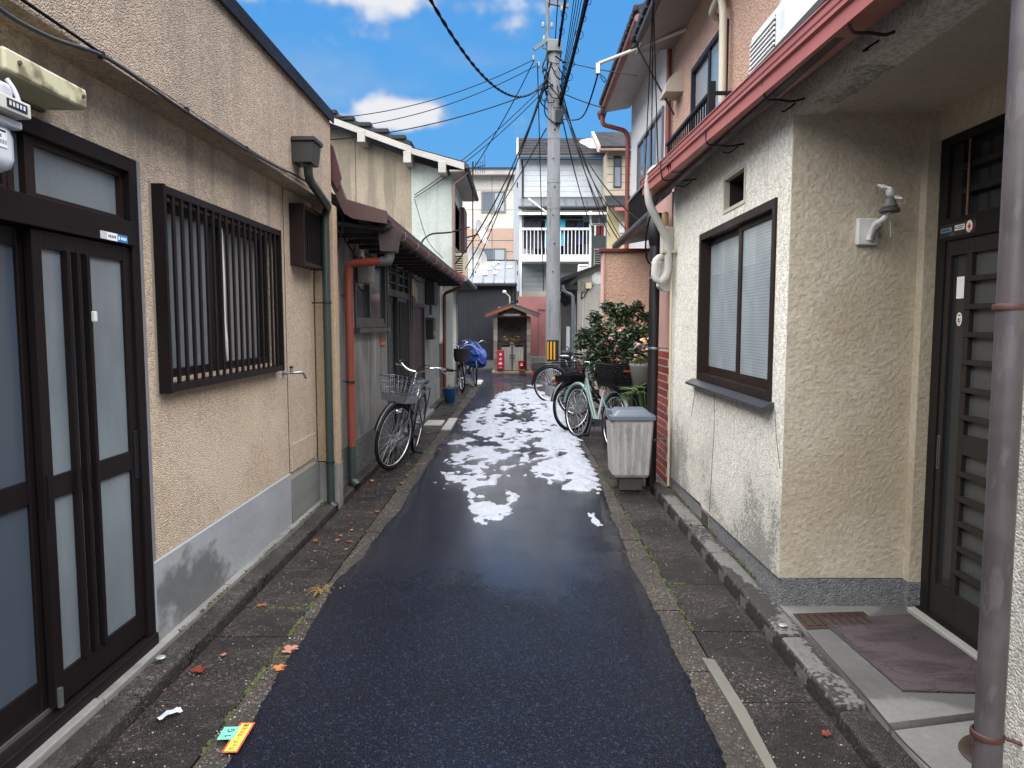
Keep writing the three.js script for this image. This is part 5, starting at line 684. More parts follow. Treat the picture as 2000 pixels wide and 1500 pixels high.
  const ex = thing('fire_extinguisher_box', 'narrow red fire extinguisher box at the left foot of the shrine', 'fire box', [-0.52, 0.07, D - 0.1]); part(ex, 'case', box(-0.62, -0.42, 0.13, 0.7, D - 0.16, D - 0.02, 0.012), worn('#9a1028', 0.4)); part(ex, 'front', card([-0.52, 0.415, D - 0.162], [1, 0, 0], [0, 1, 0], 0.17, 0.54, paper), mat('#ffffff', 0.45, { map: fire })); part(ex, 'foot', box(-0.6, -0.56, 0.07, 0.13, D - 0.14, D - 0.04), worn('#8a3a2c', 0.7)); part(ex, 'foot', box(-0.48, -0.44, 0.07, 0.13, D - 0.14, D - 0.04), worn('#8a3a2c', 0.7));
  const bk = thing('fire_bucket', 'small red fire bucket at the right foot of the shrine', 'bucket', [0.12, 0.1, D - 0.1]); part(bk, 'pail', lathe([[0, 0], [0.08, 0], [0.11, 0.24], [0.118, 0.245], [0.11, 0.25], [0.1, 0.24], [0.075, 0.02], [0, 0.02]], 0.11, 0.13, D - 0.1, 20), worn('#a3121f', 0.4)); part(bk, 'brick', box(0.02, 0.2, 0.07, 0.13, D - 0.18, D - 0.02, 0.006), worn('#7a4a3c', 0.8)); part(bk, 'label', card([0.1, 0.26, D - 0.207], [1, 0, 0], [0, 1, 0], 0.08, 0.03, paper), paper); part(bk, 'label', card([0.1, 0.305, D - 0.21], [1, 0, 0], [0, 1, 0], 0.07, 0.025, paper), worn('#d8b8ba', 0.7));
  const lt = thing('shrine_lamp', 'small white lamp on a bent rod above the shrine roof', 'lamp', [-0.25, 2.05, D + 0.2]); part(lt, 'rod', bent([[-0.25, 2.05, D + 0.2], [-0.25, 2.28, D + 0.2], [-0.4, 2.4, D + 0.15]], 0.018, 8, 0.05), worn('#b9b2a6', 0.5)); part(lt, 'head', lathe([[0, 0.05], [0.05, 0.03], [0.06, -0.02], [0.03, -0.05], [0, -0.05]], -0.41, 2.42, D + 0.15, 12), whitePlastic);
}

// ================================================================ utility pole and its wires
{
  const PX = 0.7, PD = 14.5, p = thing('utility_pole', 'grey concrete utility pole with black and yellow band', 'pole', [PX, 0, PD]);
  const conc = mat('#ffffff', 0.85, { map: tex(256, [1, 2], (u, v) => { const n = S(FB2, u, v / 2), f = S(FINE, u, v), k = smooth(0.62, 0.75, S(STREAK, u * 1.5, v * 0.1)); return mulc(mixc([0.2, 0.205, 0.21], [0.105, 0.105, 0.1], k * 0.7), 0.75 + 0.4 * n + 0.2 * (f - 0.5)); }), bumpMap: bumpFine, bumpScale: 0.002 });
  { const g = new THREE.CylinderGeometry(0.112, 0.155, 7.0, 28, 1); const uv = g.attributes.uv; for (let i = 0; i < uv.count; i++) uv.setXY(i, uv.getX(i) * 0.9, uv.getY(i) * 7); g.translate(PX, 3.45, -PD); part(p, 'shaft', plain(g), conc); }
  for (const y of [3.75, 4.25, 5.1]) part(p, 'band', lathe([[0.155 - y * 0.0062, -0.012], [0.16 - y * 0.0062, -0.012], [0.16 - y * 0.0062, 0.012], [0.155 - y * 0.0062, 0.012]], PX, y, PD, 24), worn('#777a7c', 0.5));
  for (let i = 0; i < 8; i++) part(p, 'step_bolt', rod([PX, 2.5 + i * 0.55, PD - 0.1], [PX + (i % 2 ? 0.02 : -0.02), 2.5 + i * 0.55, PD - 0.165], 0.012, 6), steelDark);
  const plate = (y0, y1, r, m, nm, a0 = -2.6, a1 = -0.75) => { const g = new THREE.CylinderGeometry(r, r, y1 - y0, 22, 1, true, a0 + Math.PI, a1 - a0); g.translate(PX, (y0 + y1) / 2, -PD); return part(p, nm, plain(g), m); };
  const bs = mat('#14110f', 0.6), yl = mat('#d99a08', 0.55);
  { const g = new THREE.CylinderGeometry(0.156, 0.156, 0.42, 24, 1, true, -0.95 - 0.0, 1.75); g.translate(PX, 0.93, -PD); part(p, 'hazard_plate', plain(g), bs); for (const a of [-0.86, -0.42, 0.02]) { const q = new THREE.CylinderGeometry(0.1585, 0.1585, 0.36, 6, 1, true, a + 0.04, 0.2); q.translate(PX, 0.93, -PD); part(p, 'yellow_stripe', plain(q), yl); } }
  const st = worn('#63686a', 0.55);
  part(p, 'extension_post', rod([PX - 0.13, 6.6, PD], [PX - 0.14, 7.86, PD], 0.035), st); part(p, 'crossarm', bar([PX - 0.14, 7.7, PD], [PX + 0.28, 7.62, PD], 0.06, 0.07), st); part(p, 'crossarm', bar([PX - 0.1, 6.98, PD - 0.1], [PX - 0.4, 6.75, PD - 0.15], 0.06, 0.06), st);
  for (const [x, y] of [[-0.22, 7.25], [-0.05, 7.24], [-0.4, 6.62], [-0.3, 6.5], [0.14, 7.55], [-0.2, 7.0]]) part(p, 'insulator', lathe([[0, -0.06], [0.03, -0.05], [0.018, -0.02], [0.035, 0], [0.018, 0.02], [0.03, 0.04], [0, 0.06]], PX + x, y, PD - 0.05, 10), worn('#8b8e8a', 0.4));
  const bundle = (pts, r) => part(p, 'cable_bundle', tube(pts, r, 6, 40), cableMat); for (let i = 0; i < 44; i++) { const a = rr(0, 6.28), a2 = a + rr(-2.5, 2.5), y = rr(5.6, 6.85), y2 = y + rr(-0.7, 0.5), R = rr(0.13, 0.2), am = (a + a2) / 2; bundle([[PX + R * Math.cos(a), y, PD + R * Math.sin(a)], [PX + (R + rr(0, 0.1)) * Math.cos(am), (y + y2) / 2 - 0.08, PD + (R + rr(0, 0.1)) * Math.sin(am)], [PX + R * Math.cos(a2), y2, PD + R * Math.sin(a2)]], rr(0.006, 0.015)); }
  part(p, 'clamp_box', box(PX + 0.02, PX + 0.16, 5.35, 5.6, PD - 0.22, PD - 0.1, 0.01), steelDark); part(p, 'splice_case', box(PX - 0.14, PX + 0.14, 6.72, 6.95, PD - 0.16, PD + 0.12, 0.02), worn('#6c6f6c', 0.6));

  // each wire is a thing; pixel-thin at this distance
  let wires = 0; const wire = (label, pts, r = 0.008, nm = 'overhead_wire', cat = 'wire', seg = 60) => single(nm, label, cat, tube(pts, r, 6, seg), cableMat, pts[0], 'overhead wires');
  const sag = (a, b, s, n = 8) => { const o = []; for (let i = 0; i <= n; i++) { const t = i / n; o.push([lerp(a[0], b[0], t), lerp(a[1], b[1], t) - s * 4 * t * (1 - t), lerp(a[2], b[2], t)]); } return o; };
  { // the thick twisted service cable drooping across the lane
    const main = sag([-1.25, 5.0, 5.2], [PX - 0.12, 6.3, PD], 1.02, 14), t = thing('service_cable', 'thick twisted black service cable drooping low across the sky', 'cable', [-1, 4, 6], 'overhead wires');
    for (let k = 0; k < 2; k++) { const c = new THREE.CatmullRomCurve3(main.map((q) => V(...q))), P = c.getSpacedPoints(150).map((v, i) => { const a = i * 0.9 + k * Math.PI; return [v.x + 0.0085 * Math.cos(a), v.y + 0.0085 * Math.sin(a), -v.z]; }); part(t, 'strand', tube(P, 0.0115, 6, 300), cableMat); }
  }
  const top = [PX - 0.4, 6.58, PD - 0.1];
  wire('upper wire from the pole to the gabled house roof', sag(top, [-4.2, 5.35, 14.0], 0.28)); wire('wire just under the topmost pair running to the gabled house', sag([PX - 0.35, 6.5, PD], [-4.2, 5.15, 14.0], 0.3)); wire('lower slack wire from the pole to the gabled house roof', sag([PX - 0.12, 6.1, PD], [-4.2, 4.95, 14.05], 0.22), 0.01);
  wire('wire from the pole down to the pale green wall bracket, upper of two', sag([PX - 0.12, 6.2, PD], [-2.05, 4.0, 14.4], 0.12)); wire('wire from the pole down to the pale green wall bracket, lower of two', sag([PX - 0.12, 6.1, PD], [-2.05, 3.95, 14.4], 0.14)); wire('wire dropping from the green wall bracket to the row house eave', [[-2.05, 3.92, 14.38], [-1.62, 2.95, 13], [-1.25, 2.55, 12]], 0.006); wire('steep wire from the pole insulator to the gabled house eave', sag([PX - 0.4, 6.55, PD - 0.1], [-1.05, 4.6, 15.5], 0.1), 0.01);
  wire('wire from the pole to the row house gutter, nearest of the bundle', sag([PX - 0.12, 6.3, PD], [-1.15, 2.55, 13.2], 0.35), 0.014); wire('wire from the pole to the satellite dish house, middle of the bundle', sag([PX - 0.15, 6.2, PD], [-1.1, 2.6, 15.0], 0.28), 0.011); wire('wire from the pole to the eave of the red-roofed corner', sag([PX - 0.14, 6.35, PD], [-1.1, 2.5, 16.5], 0.2), 0.01); wire('loose looping wire over the row house gutter', [[-0.95, 3.35, 14.2], [-1.2, 3.1, 13], [-1.4, 2.85, 11.4], [-1.42, 2.6, 10.6], [-1.3, 2.36, 10.2], [-1.2, 2.3, 10.6]], 0.014); wire('wire hanging straight down beside the pole to the low roof', sag([PX - 0.33, 6.5, PD - 0.15], [PX + 0.02, 2.4, PD + 6], 0.05), 0.01); wire('wire from the pole to the clapboard house balcony', sag([PX + 0.05, 6.0, PD], [2.6, 4.6, 25], 0.3), 0.014); wire('wire from the pole to the clapboard house lean-to roof', sag([PX + 0.1, 6.2, PD], [3.1, 4.4, 24.5], 0.3), 0.014); wire('thin wire from the pole past the clapboard roof', sag([PX + 0.1, 6.0, PD], [3.4, 3.9, 23], 0.25), 0.012); wire('wire passing behind the pole towards the far cream house', sag([PX - 0.15, 5.3, PD], [-1.5, 5.2, 30], 0.1), 0.012);
  for (const [i, q] of [[1.5, 2.62, 10.6], [1.7, 2.95, 11.5], [1.62, 2.8, 9.6]].entries()) wire(`wire from the pole to the black balcony railing, ${['lowest', 'highest', 'middle'][i]} of three`, sag([PX + 0.12, 6.0 - i * 0.1, PD], q, 0.3), 0.01);
  wire('wire from the pole to the brown eave gutter, upper', sag([PX + 0.1, 6.6, PD], [1.5, 4.6, 9.4], 0.02), 0.008); wire('wire from the pole to the brown eave gutter, lower', sag([PX + 0.12, 6.0, PD], [1.42, 5.05, 12.3], 0.02), 0.01);
  // trunk lines coming over the viewer's head
  const trunk = (label, a, b, s, r, loops) => { const t = thing('trunk_cable', label, 'cable', a, 'overhead wires'), P = sag(a, b, s, 12); part(t, 'cable', tube(P, r, 7, 60), cableMat); part(t, 'messenger', tube(P.map((q) => [q[0] - 0.02, q[1] + 0.03, q[2]]), r * 0.5, 5, 60), cableMat); const c = new THREE.CatmullRomCurve3(P.map((q) => V(...q))); for (let i = 0; i < loops; i++) { const v = c.getPointAt((i + 0.5) / loops), g = new THREE.TorusGeometry(0.05 + 0.012 * (i % 3), 0.006, 5, 14); g.rotateY(rr(0.2, 0.9)); g.translate(v.x + 0.01, v.y + 0.0, v.z); part(t, 'spiral_hanger', plain(g), cableMat); } return t; };
  trunk('thick lashed trunk cable running up to the right from the pole', [PX + 0.13, 5.75, PD], [1.35, 7.6, 8.6], 0.12, 0.026, 16); trunk('lashed cable just right of the pole top', [PX + 0.08, 6.75, PD], [0.95, 8.1, 11.6], 0.03, 0.02, 9);
  for (let i = 0; i < 6; i++) wire(`thin wire fanning up between the two trunk cables, number ${['one', 'two', 'three', 'four', 'five', 'six'][i]} from the pole`, sag([PX + 0.14, 6.25 - i * 0.06, PD], [1.02 + i * 0.075, 8.2, 10.6], 0.34), 0.0075);
  wire('wire rising left of the pole top', sag([PX - 0.1, 7.6, PD], [PX - 0.02, 9.4, 13], 0.05), 0.01); wire('wire rising straight above the pole crossarm', sag([PX + 0.02, 7.0, PD], [PX + 0.12, 9.4, 13], 0.05), 0.01);
  for (const [i, q] of [[1.12, 6.6, 6.7], [1.2, 6.5, 6.7], [1.27, 6.6, 6.7]].entries()) wire(`wire from above running down to the black railing, ${['nearest the pole', 'middle of three', 'nearest the eave'][i]}`, sag(q, [1.58, 2.85 + i * 0.1, 8.2 + i * 0.5], 0.1), 0.006);
  const sp = thing('service_mast', 'pale pole arm with cable clamps sticking out from the upper eave', 'bracket', [1.6, 4.7, 9]); part(sp, 'arm', rod([1.95, 4.85, 8.6], [1.05, 4.82, 9.6], 0.022), worn('#b9b2a4', 0.5)); part(sp, 'strut', bar([1.9, 4.0, 9.0], [1.45, 4.85, 9.1], 0.03, 0.02), blackPlastic); part(sp, 'strut', bar([1.9, 4.95, 8.3], [1.4, 4.85, 9.2], 0.03, 0.02), blackPlastic); part(sp, 'clamp', box(1.0, 1.06, 4.68, 4.82, 9.57, 9.63, 0.01), zinc); part(sp, 'cable', tube([[1.03, 4.68, 9.6], [0.98, 4.5, 9.9], [0.95, 4.5, 10.8], [PX + 0.15, 5.2, 13.5], [PX + 0.13, 5.5, PD]], 0.011, 6), cableMat); part(sp, 'tail', tube([[1.04, 4.7, 9.6], [1.13, 4.62, 9.6], [1.12, 4.58, 9.6], [1.06, 4.66, 9.6]], 0.006, 5), cableMat);
}

// ================================================================ bicycles (built along +x, then turned and stood in place)
const spokeM = mat('#b9bcc0', 0.3, { metalness: 0.9 }), rimM = mat('#c6c8cb', 0.25, { metalness: 0.95 }), rubber = mat('#111113', 0.7, { specularIntensity: 0.5 }), redLens = mat([0.5, 0.02, 0.02], 0.2), clearLens = mat('#dfe6ea', 0.1, { metalness: 0.2 });
function bicycle(o) {
  const b = thing('bicycle', o.label, 'bicycle', [0, 0, 0], 'parked bicycles'), fm = o.frame, R = o.R ?? 0.335, wb = 0.54, hx = 0.33, steer = (g) => { g = Array.isArray(g) ? merge(g) : g; g.translate(-hx - 0.05, 0, 0); g.rotateY(o.steer ?? 0); g.translate(hx + 0.05, 0, 0); return g; }, id = (g) => g;
  const wheel = (nm, cx, tf, dress) => {
    const t = new THREE.TorusGeometry(R - 0.017, 0.0185, 8, 40); t.translate(cx, R, 0); const w = part(b, nm, tf(plain(t)), rubber);
    const r1 = new THREE.TorusGeometry(R - 0.042, 0.009, 6, 40); r1.scale(1, 1, 1.4); r1.translate(cx, R, 0); part(w, 'rim', tf(plain(r1)), rimM);
    const sp = []; for (let i = 0; i < 28; i++) { const a = i / 28 * 2 * Math.PI, s = i % 2 ? 0.03 : -0.03, a2 = a + (i % 4 < 2 ? 0.9 : -0.9); sp.push(rod([cx + 0.022 * Math.cos(a2), R + 0.022 * Math.sin(a2), s], [cx + (R - 0.045) * Math.cos(a), R + (R - 0.045) * Math.sin(a), 0], 0.0018, 4)); }
    const spk = part(w, 'spokes', tf(merge(sp)), spokeM); spk.userData.kind = 'stuff'; part(w, 'hub', tf(rod([cx, R, -0.05], [cx, R, 0.05], 0.02, 10)), chrome);
    if (dress) { const f = new THREE.TorusGeometry(R + 0.028, 0.022, 6, 30, dress[1] - dress[0]); f.rotateZ(dress[0]); f.scale(1, 1, 1.2); f.translate(cx, R, 0); part(b, nm === 'front_wheel' ? 'front_mudguard' : 'rear_mudguard', tf(plain(f)), o.guard ?? fm); }
    return w;
  };
  wheel('front_wheel', wb, steer, [0.25, 2.5]); const rw = wheel('rear_wheel', -wb, id, [0.45, 3.25]);
  // frame: low step-through twin tubes, seat tube, stays
  const tubes = [tube([[hx, 0.78, 0], [0.22, 0.62, 0], [0.04, 0.4, 0], [-0.06, 0.29, 0]], 0.017, 8), tube([[hx + 0.012, 0.7, 0], [0.2, 0.5, 0], [0.05, 0.33, 0], [-0.06, 0.27, 0]], 0.016, 8), rod([hx - 0.015, 0.86, 0], [hx + 0.03, 0.66, 0], 0.02, 10)];
  for (const s of [-0.045, 0.045]) tubes.push(rod([-0.07, 0.28, s * 0.5], [-wb, R, s], 0.009), rod([-0.19, 0.62, s * 0.4], [-wb, R, s], 0.008));
  part(b, 'frame', tubes, fm); part(b, 'seat_tube', rod([-0.06, 0.26, 0], [-0.21, 0.68, 0], 0.017), o.seatTube ?? fm); part(b, 'seat_post', rod([-0.2, 0.66, 0], [-0.245, 0.8, 0], 0.013), chrome);
  const fk = []; for (const s of [-0.05, 0.05]) fk.push(tube([[hx + 0.035, 0.66, s * 0.6], [hx + 0.08, 0.5, s], [wb, R, s]], 0.0105, 8)); part(b, 'fork', steer(fk), o.fork ?? fm); part(b, 'stem', steer([rod([hx - 0.015, 0.86, 0], [hx - 0.04, 0.985, 0], 0.013)]), chrome);
  const hb = []; for (const s of [-1, 1]) hb.push(tube([[hx - 0.04, 0.985, 0], [hx + 0.0, 1.0, s * 0.08], [hx + 0.0, 1.05, s * 0.17], [hx - 0.08, 1.06, s * 0.25], [hx - 0.2, 1.05, s * 0.28]], 0.011, 8, 24)); const bars = part(b, 'handlebar', steer(hb), o.bars ?? chrome);
  for (const s of [-1, 1]) { part(bars, 'grip', steer(rod([hx - 0.15, 1.054, s * 0.272], [hx - 0.27, 1.045, s * 0.288], 0.016)), rubber); part(bars, 'brake_lever', steer(tube([[hx - 0.07, 1.045, s * 0.26], [hx - 0.1, 1.02, s * 0.285], [hx - 0.2, 1.01, s * 0.31], [hx - 0.25, 1.0, s * 0.31]], 0.006, 6)), chrome); part(bars, 'brake_cable', steer(tube([[hx - 0.06, 1.05, s * 0.25], [hx + 0.08, 1.08, s * 0.16], [hx + 0.12, 0.95, s * 0.05], [hx + 0.06, 0.8, 0.01]], 0.0035, 5)), cableMat); }
  { const g = new THREE.SphereGeometry(1, 18, 10); g.scale(0.13, 0.035, 0.1); const q = g.attributes.position; for (let i = 0; i < q.count; i++) { const t = (q.getX(i) + 0.13) / 0.26; q.setZ(i, q.getZ(i) * (1.1 - 0.75 * t * t)); q.setY(i, q.getY(i) + 0.018 * (1 - t)); } g.computeVertexNormals(); g.translate(-0.25, 0.83, 0); const sd = part(b, 'saddle', plain(g), o.saddle ?? rubber); if (o.snow) { const s = new THREE.SphereGeometry(1, 14, 6, 0, 6.3, 0, 1.5); s.scale(0.09, 0.022, 0.07); s.translate(-0.27, 0.868, 0); part(sd, 'snow_cap', plain(s), snowM); } part(sd, 'spring', [rod([-0.3, 0.8, -0.05], [-0.3, 0.83, -0.05], 0.014), rod([-0.3, 0.8, 0.05], [-0.3, 0.83, 0.05], 0.014)], chrome); }
  const ck = part(b, 'crank', [rod([-0.06, 0.275, -0.08], [-0.06, 0.275, 0.08], 0.02, 10), rod([-0.06, 0.275, 0.075], [-0.01, 0.12, 0.085], 0.009), rod([-0.06, 0.275, -0.075], [-0.11, 0.43, -0.085], 0.009)], steelDark); part(ck, 'pedal', box(-0.055, 0.035, 0.105, 0.13, 0.09, 0.17, 0.006), blackPlastic); part(ck, 'pedal', box(-0.155, -0.065, 0.42, 0.445, -0.17, -0.09, 0.006), blackPlastic); part(b, 'chain_guard', slabD(0.04, 0.05, [[-0.56, 0.31], [-0.04, 0.22], [0.02, 0.26], [0.0, 0.31], [-0.08, 0.325], [-0.56, 0.36]]), o.chain ?? steelDark);
  const ks = o.stand ?? 1; part(b, 'kickstand', tube([[-wb, R, 0.06 * ks], [-wb - 0.02, 0.2, 0.1 * ks], [-wb - 0.03, 0.02, 0.26 * ks]], 0.009, 6), chrome);
  const rk = part(b, 'rear_rack', [bar([-0.3, 0.74, 0.055], [-0.78, 0.72, 0.06], 0.01, 0.01), bar([-0.3, 0.74, -0.055], [-0.78, 0.72, -0.06], 0.01, 0.01), bar([-0.78, 0.72, -0.06], [-0.78, 0.72, 0.06], 0.01, 0.01), bar([-0.5, 0.73, -0.06], [-0.5, 0.73, 0.06], 0.01, 0.01), rod([-0.7, 0.72, 0.06], [-wb, R, 0.06], 0.006), rod([-0.7, 0.72, -0.06], [-wb, R, -0.06], 0.006)], o.rack ?? steelDark);
  part(b, 'reflector', box(-0.91, -0.885, 0.5, 0.57, -0.03, 0.03, 0.006), redLens);
  if (o.lamp !== false) part(b, 'headlight', steer(lathe([[0, 0.06], [0.03, 0.05], [0.04, 0], [0, -0.01]], 0, 0, 0, 14).rotateZ(-Math.PI / 2).translate(hx + 0.2, 0.6, 0)), o.lampM ?? chrome);
  const wireBasket = (x0, x1, y0, y1, w0, w1, m, n, r, rows, nm, tf, solidLow) => { const bk = [], P = (t, s, k) => [lerp(x0, x1, s) + (s - 0.5) * 0.05 * t, lerp(y0, y1, t), k * lerp(w0, w1, t)]; for (let i = 0; i <= n; i++) { const s = i / n; for (const k of [-1, 1]) bk.push(rod(P(0, s, k), P(1, s, k), r, 4)); bk.push(rod(P(0, 0, lerp(-1, 1, s)), P(1, 0, lerp(-1, 1, s)), r, 4), rod(P(0, 1, lerp(-1, 1, s)), P(1, 1, lerp(-1, 1, s)), r, 4), rod(P(0, s, -1), P(0, s, 1), r, 4)); } for (let j = 0; j <= rows; j++) { const t = j / rows, q = j === rows ? r * 1.8 : r; bk.push(rod(P(t, 0, -1), P(t, 1, -1), q, 4), rod(P(t, 0, 1), P(t, 1, 1), q, 4), rod(P(t, 0, -1), P(t, 0, 1), q, 4), rod(P(t, 1, -1), P(t, 1, 1), q, 4)); } const m1 = part(b, nm, tf(merge(bk)), m); if (solidLow) { const h2 = 0.32; part(m1, 'skirt', tf(merge([bar([x1 + 0.004, lerp(y0, y1, h2 / 2), -w0 * 1.03], [x1 + 0.004, lerp(y0, y1, h2 / 2), w0 * 1.03], 0.003, 0.075), bar([x0, y0 + 0.035, w0 + 0.004], [x1, y0 + 0.035, w0 + 0.004], 0.003, 0.07), bar([x0, y0 + 0.035, -w0 - 0.004], [x1, y0 + 0.035, -w0 - 0.004], 0.003, 0.07), box(x0, x1, y0, y0 + 0.004, -w0, w0)])), solidLow); } return m1; };
  if (o.basket === 'wire') wireBasket(hx + 0.1, hx + 0.33, 0.7, 0.93, 0.13, 0.185, chrome, 7, 0.0034, 4, 'front_basket', steer, zinc);
  if (o.basket === 'dark') { wireBasket(hx + 0.1, hx + 0.36, 0.68, 0.94, 0.15, 0.2, blackPlastic, 9, 0.004, 6, 'front_basket', steer, blackPlastic); }
  if (o.basket === 'cloth') { const g = new THREE.CylinderGeometry(0.24, 0.17, 0.28, 4, 1); g.rotateY(Math.PI / 4); g.translate(hx + 0.24, 0.8, 0); part(b, 'basket_bag', steer(plain(g)), worn('#2b2a2c', 0.8)); }
  if (o.rear) { wireBasket(-0.86, -0.4, 0.76, 1.0, 0.17, 0.21, blackPlastic, 16, 0.0045, 9, 'rear_basket', id, blackPlastic); part(b, 'rear_light', box(-0.9, -0.87, 0.93, 0.955, -0.09, 0.09, 0.004), mat([0.3, 0.03, 0.02], 0.3)); }
  if (o.lock) part(rw, 'wheel_lock', box(-wb + 0.05, -wb + 0.19, R + 0.1, R + 0.14, -0.04, -0.02), worn('#c0a51e', 0.5));
  b.rotation.order = 'YXZ'; b.rotation.y = Math.atan2(o.to[1] - o.from[1], o.to[0] - o.from[0]); b.rotation.x = o.lean ?? 0; b.position.copy(V((o.to[0] + o.from[0]) / 2, o.y ?? 0.0, (o.to[1] + o.from[1]) / 2));
  return b;
}
const blackPaint = mat('#0d0f14', 0.3, { clearcoat: 0.5, clearcoatRoughness: 0.2 }), navyPaint = mat('#141a33', 0.3, { clearcoat: 0.5 }), mint = mat('#72897f', 0.4, { clearcoat: 0.4, clearcoatRoughness: 0.25 }), whitePaint = mat('#cfd3d6', 0.35, { clearcoat: 0.4 });
bicycle({ label: 'black city bicycle with wire basket leaning by the grey row house', frame: navyPaint, guard: blackPaint, basket: 'wire', from: [-1.19, 8.1], to: [-1.22, 7.03], steer: -0.36, lean: -0.15, stand: -1, bars: chrome, saddle: mat('#10202a', 0.45) });
bicycle({ label: 'mint green bicycle with black rear basket behind the refuse bin', frame: mint, seatTube: whitePaint, rear: true, from: [1.08, 8.1], to: [0.76, 9.12], steer: 0.1, lean: 0.05, stand: -1, lamp: false });
bicycle({ label: 'black bicycle with snowy saddle, rear wheel against the utility pole', frame: blackPaint, snow: true, from: [0.6, 13.35], to: [1.55, 12.9], steer: -0.3, lean: -0.08, lock: true, bars: steelDark });
bicycle({ label: 'dark bicycle with snowy saddle between the pole and the mint bicycle', frame: blackPaint, snow: true, from: [0.92, 11.3], to: [1.8, 10.75], steer: 0.2, lean: -0.06, basket: 'dark', bars: steelDark });
bicycle({ label: 'dark bicycle with snow-filled front basket half hidden by the mint bicycle', frame: blackPaint, basket: 'dark', from: [1.62, 10.05], to: [0.82, 9.75], steer: 0.3, lean: 0.06, bars: blackPlastic });
bicycle({ label: 'bicycle with dark cloth basket bag beside the brown tiled wall', frame: blackPaint, basket: 'cloth', R: 0.3, from: [-1.27, 16.4], to: [-1.24, 15.35], steer: 0.25, lean: 0.03 });
bicycle({ label: 'bicycle mostly hidden under a bright blue cover', frame: navyPaint, from: [-1.42, 17.9], to: [-0.98, 17.0], steer: -0.3, lean: 0.02 });
{ // the blue cover
  const g = new THREE.SphereGeometry(1, 90, 60), q = g.attributes.position;
  for (let i = 0; i < q.count; i++) {
    let x = q.getX(i), y = q.getY(i), z = q.getZ(i); const a = Math.atan2(z, x), f = S(FB2, a * 0.3 + 0.2, y * 0.25), fold = Math.sin(a * 7 + y * 9 + f * 11) * 0.07 + (f - 0.5) * 0.22;
    const r = (y < 0 ? 1 - 0.12 * y : Math.pow(1 - y * y, 0.1) * 1) * (1 + fold), by = Math.max(y, -0.62) + (y > 0.6 ? -0.12 * (x + 0.2) : 0);
    q.setXYZ(i, x * r * 0.52 + 0.1 * (by), by * 0.33 * (1 + fold * 0.6) - 0.13 * x, z * r * 0.24);
  }
  g.computeVertexNormals(); g.rotateY(-0.95); g.translate(-1.13, 0.72, -17.15);
  const c = thing('bicycle_cover', 'bright blue cover bunched over a parked bicycle', 'cover', [-1.13, 0.4, 17.15]); part(c, 'sheet', plain(g), mat('#123a86', 0.5, { bumpMap: bumpSoft, bumpScale: 0.02 })); part(c, 'strap', tube([[-1.4, 0.86, 16.9], [-1.2, 0.98, 16.85], [-1.05, 0.95, 16.85], [-0.95, 0.85, 16.85]], 0.008, 5), whitePlastic);
}
// ================================================================ refuse bin on blocks
{
  const x = 0.99, d = 6.3, b = thing('refuse_bin', 'pale ribbed plastic refuse bin with blue-grey lid', 'bin', [x, 0, d]);
  const taper = (y0, y1, w0, w1, l0, l1, bev = 0.03) => { const g = new RoundedBoxGeometry(1, 1, 1, 3, 0.09), q = g.attributes.position; for (let i = 0; i < q.count; i++) { const t = q.getY(i) + 0.5; q.setXYZ(i, q.getX(i) * lerp(w0, w1, t), lerp(y0, y1, t), q.getZ(i) * lerp(l0, l1, t)); } g.computeVertexNormals(); g.translate(x, 0, -d); return boxUV(g); };
  const body = mat('#ffffff', 0.55, { roughnessMap: wornRough, map: tex(512, [0.8, 0.8], (u, v) => { const n = S(FB2, u * 1.2, v * 1.2), s = S(STREAK, u * 3, v * 0.4), f = S(FINE, u, v), sc = smooth(0.66, 0.72, S(FB2, u * 5, v * 1.1)); return mulc(mixc(mixc([0.44, 0.42, 0.4], [0.27, 0.25, 0.22], smooth(0.5, 0.8, s * 0.6 + n * 0.4) * 0.6), [0.2, 0.19, 0.18], sc * 0.4), 0.9 + 0.15 * (f - 0.5)); }) }), lid = worn('#626c78', 0.4);
  const bd = part(b, 'body', taper(0.115, 0.64, 0.31, 0.365, 0.3, 0.36), body); for (let i = 0; i < 5; i++) { const xx = -0.14 + i * 0.07; part(bd, 'rib', bar([x + xx * 0.86, 0.15, d - 0.156], [x + xx, 0.59, d - 0.181], 0.034, 0.03, [0, 0, 1]), body); } for (let i = 0; i < 5; i++) { const dd = -0.14 + i * 0.07; part(bd, 'rib', bar([x - 0.16, 0.15, d + dd * 0.86], [x - 0.184, 0.59, d + dd], 0.038, 0.018, [1, 0, 0]), body); }
  part(b, 'lid', [taper(0.628, 0.668, 0.4, 0.395, 0.4, 0.395), taper(0.665, 0.715, 0.36, 0.25, 0.37, 0.26)], lid); part(b, 'handle', [box(x - 0.2, x - 0.175, 0.66, 0.71, d - 0.06, d + 0.06, 0.008)], lid); part(b, 'catch', box(x + 0.17, x + 0.196, 0.57, 0.63, d - 0.05, d + 0.05, 0.006), body);
  for (const k of [-0.07, 0.08]) single('brick_block', `rough dark block under the refuse bin, ${k < 0 ? 'nearer' : 'farther'} one`, 'block', box(x - 0.1, x + 0.1, 0, 0.112, d + k - 0.05, d + k + 0.05, 0.012), worn('#4b4640', 0.9), [x, 0, d + k], 'blocks under the bin');
}
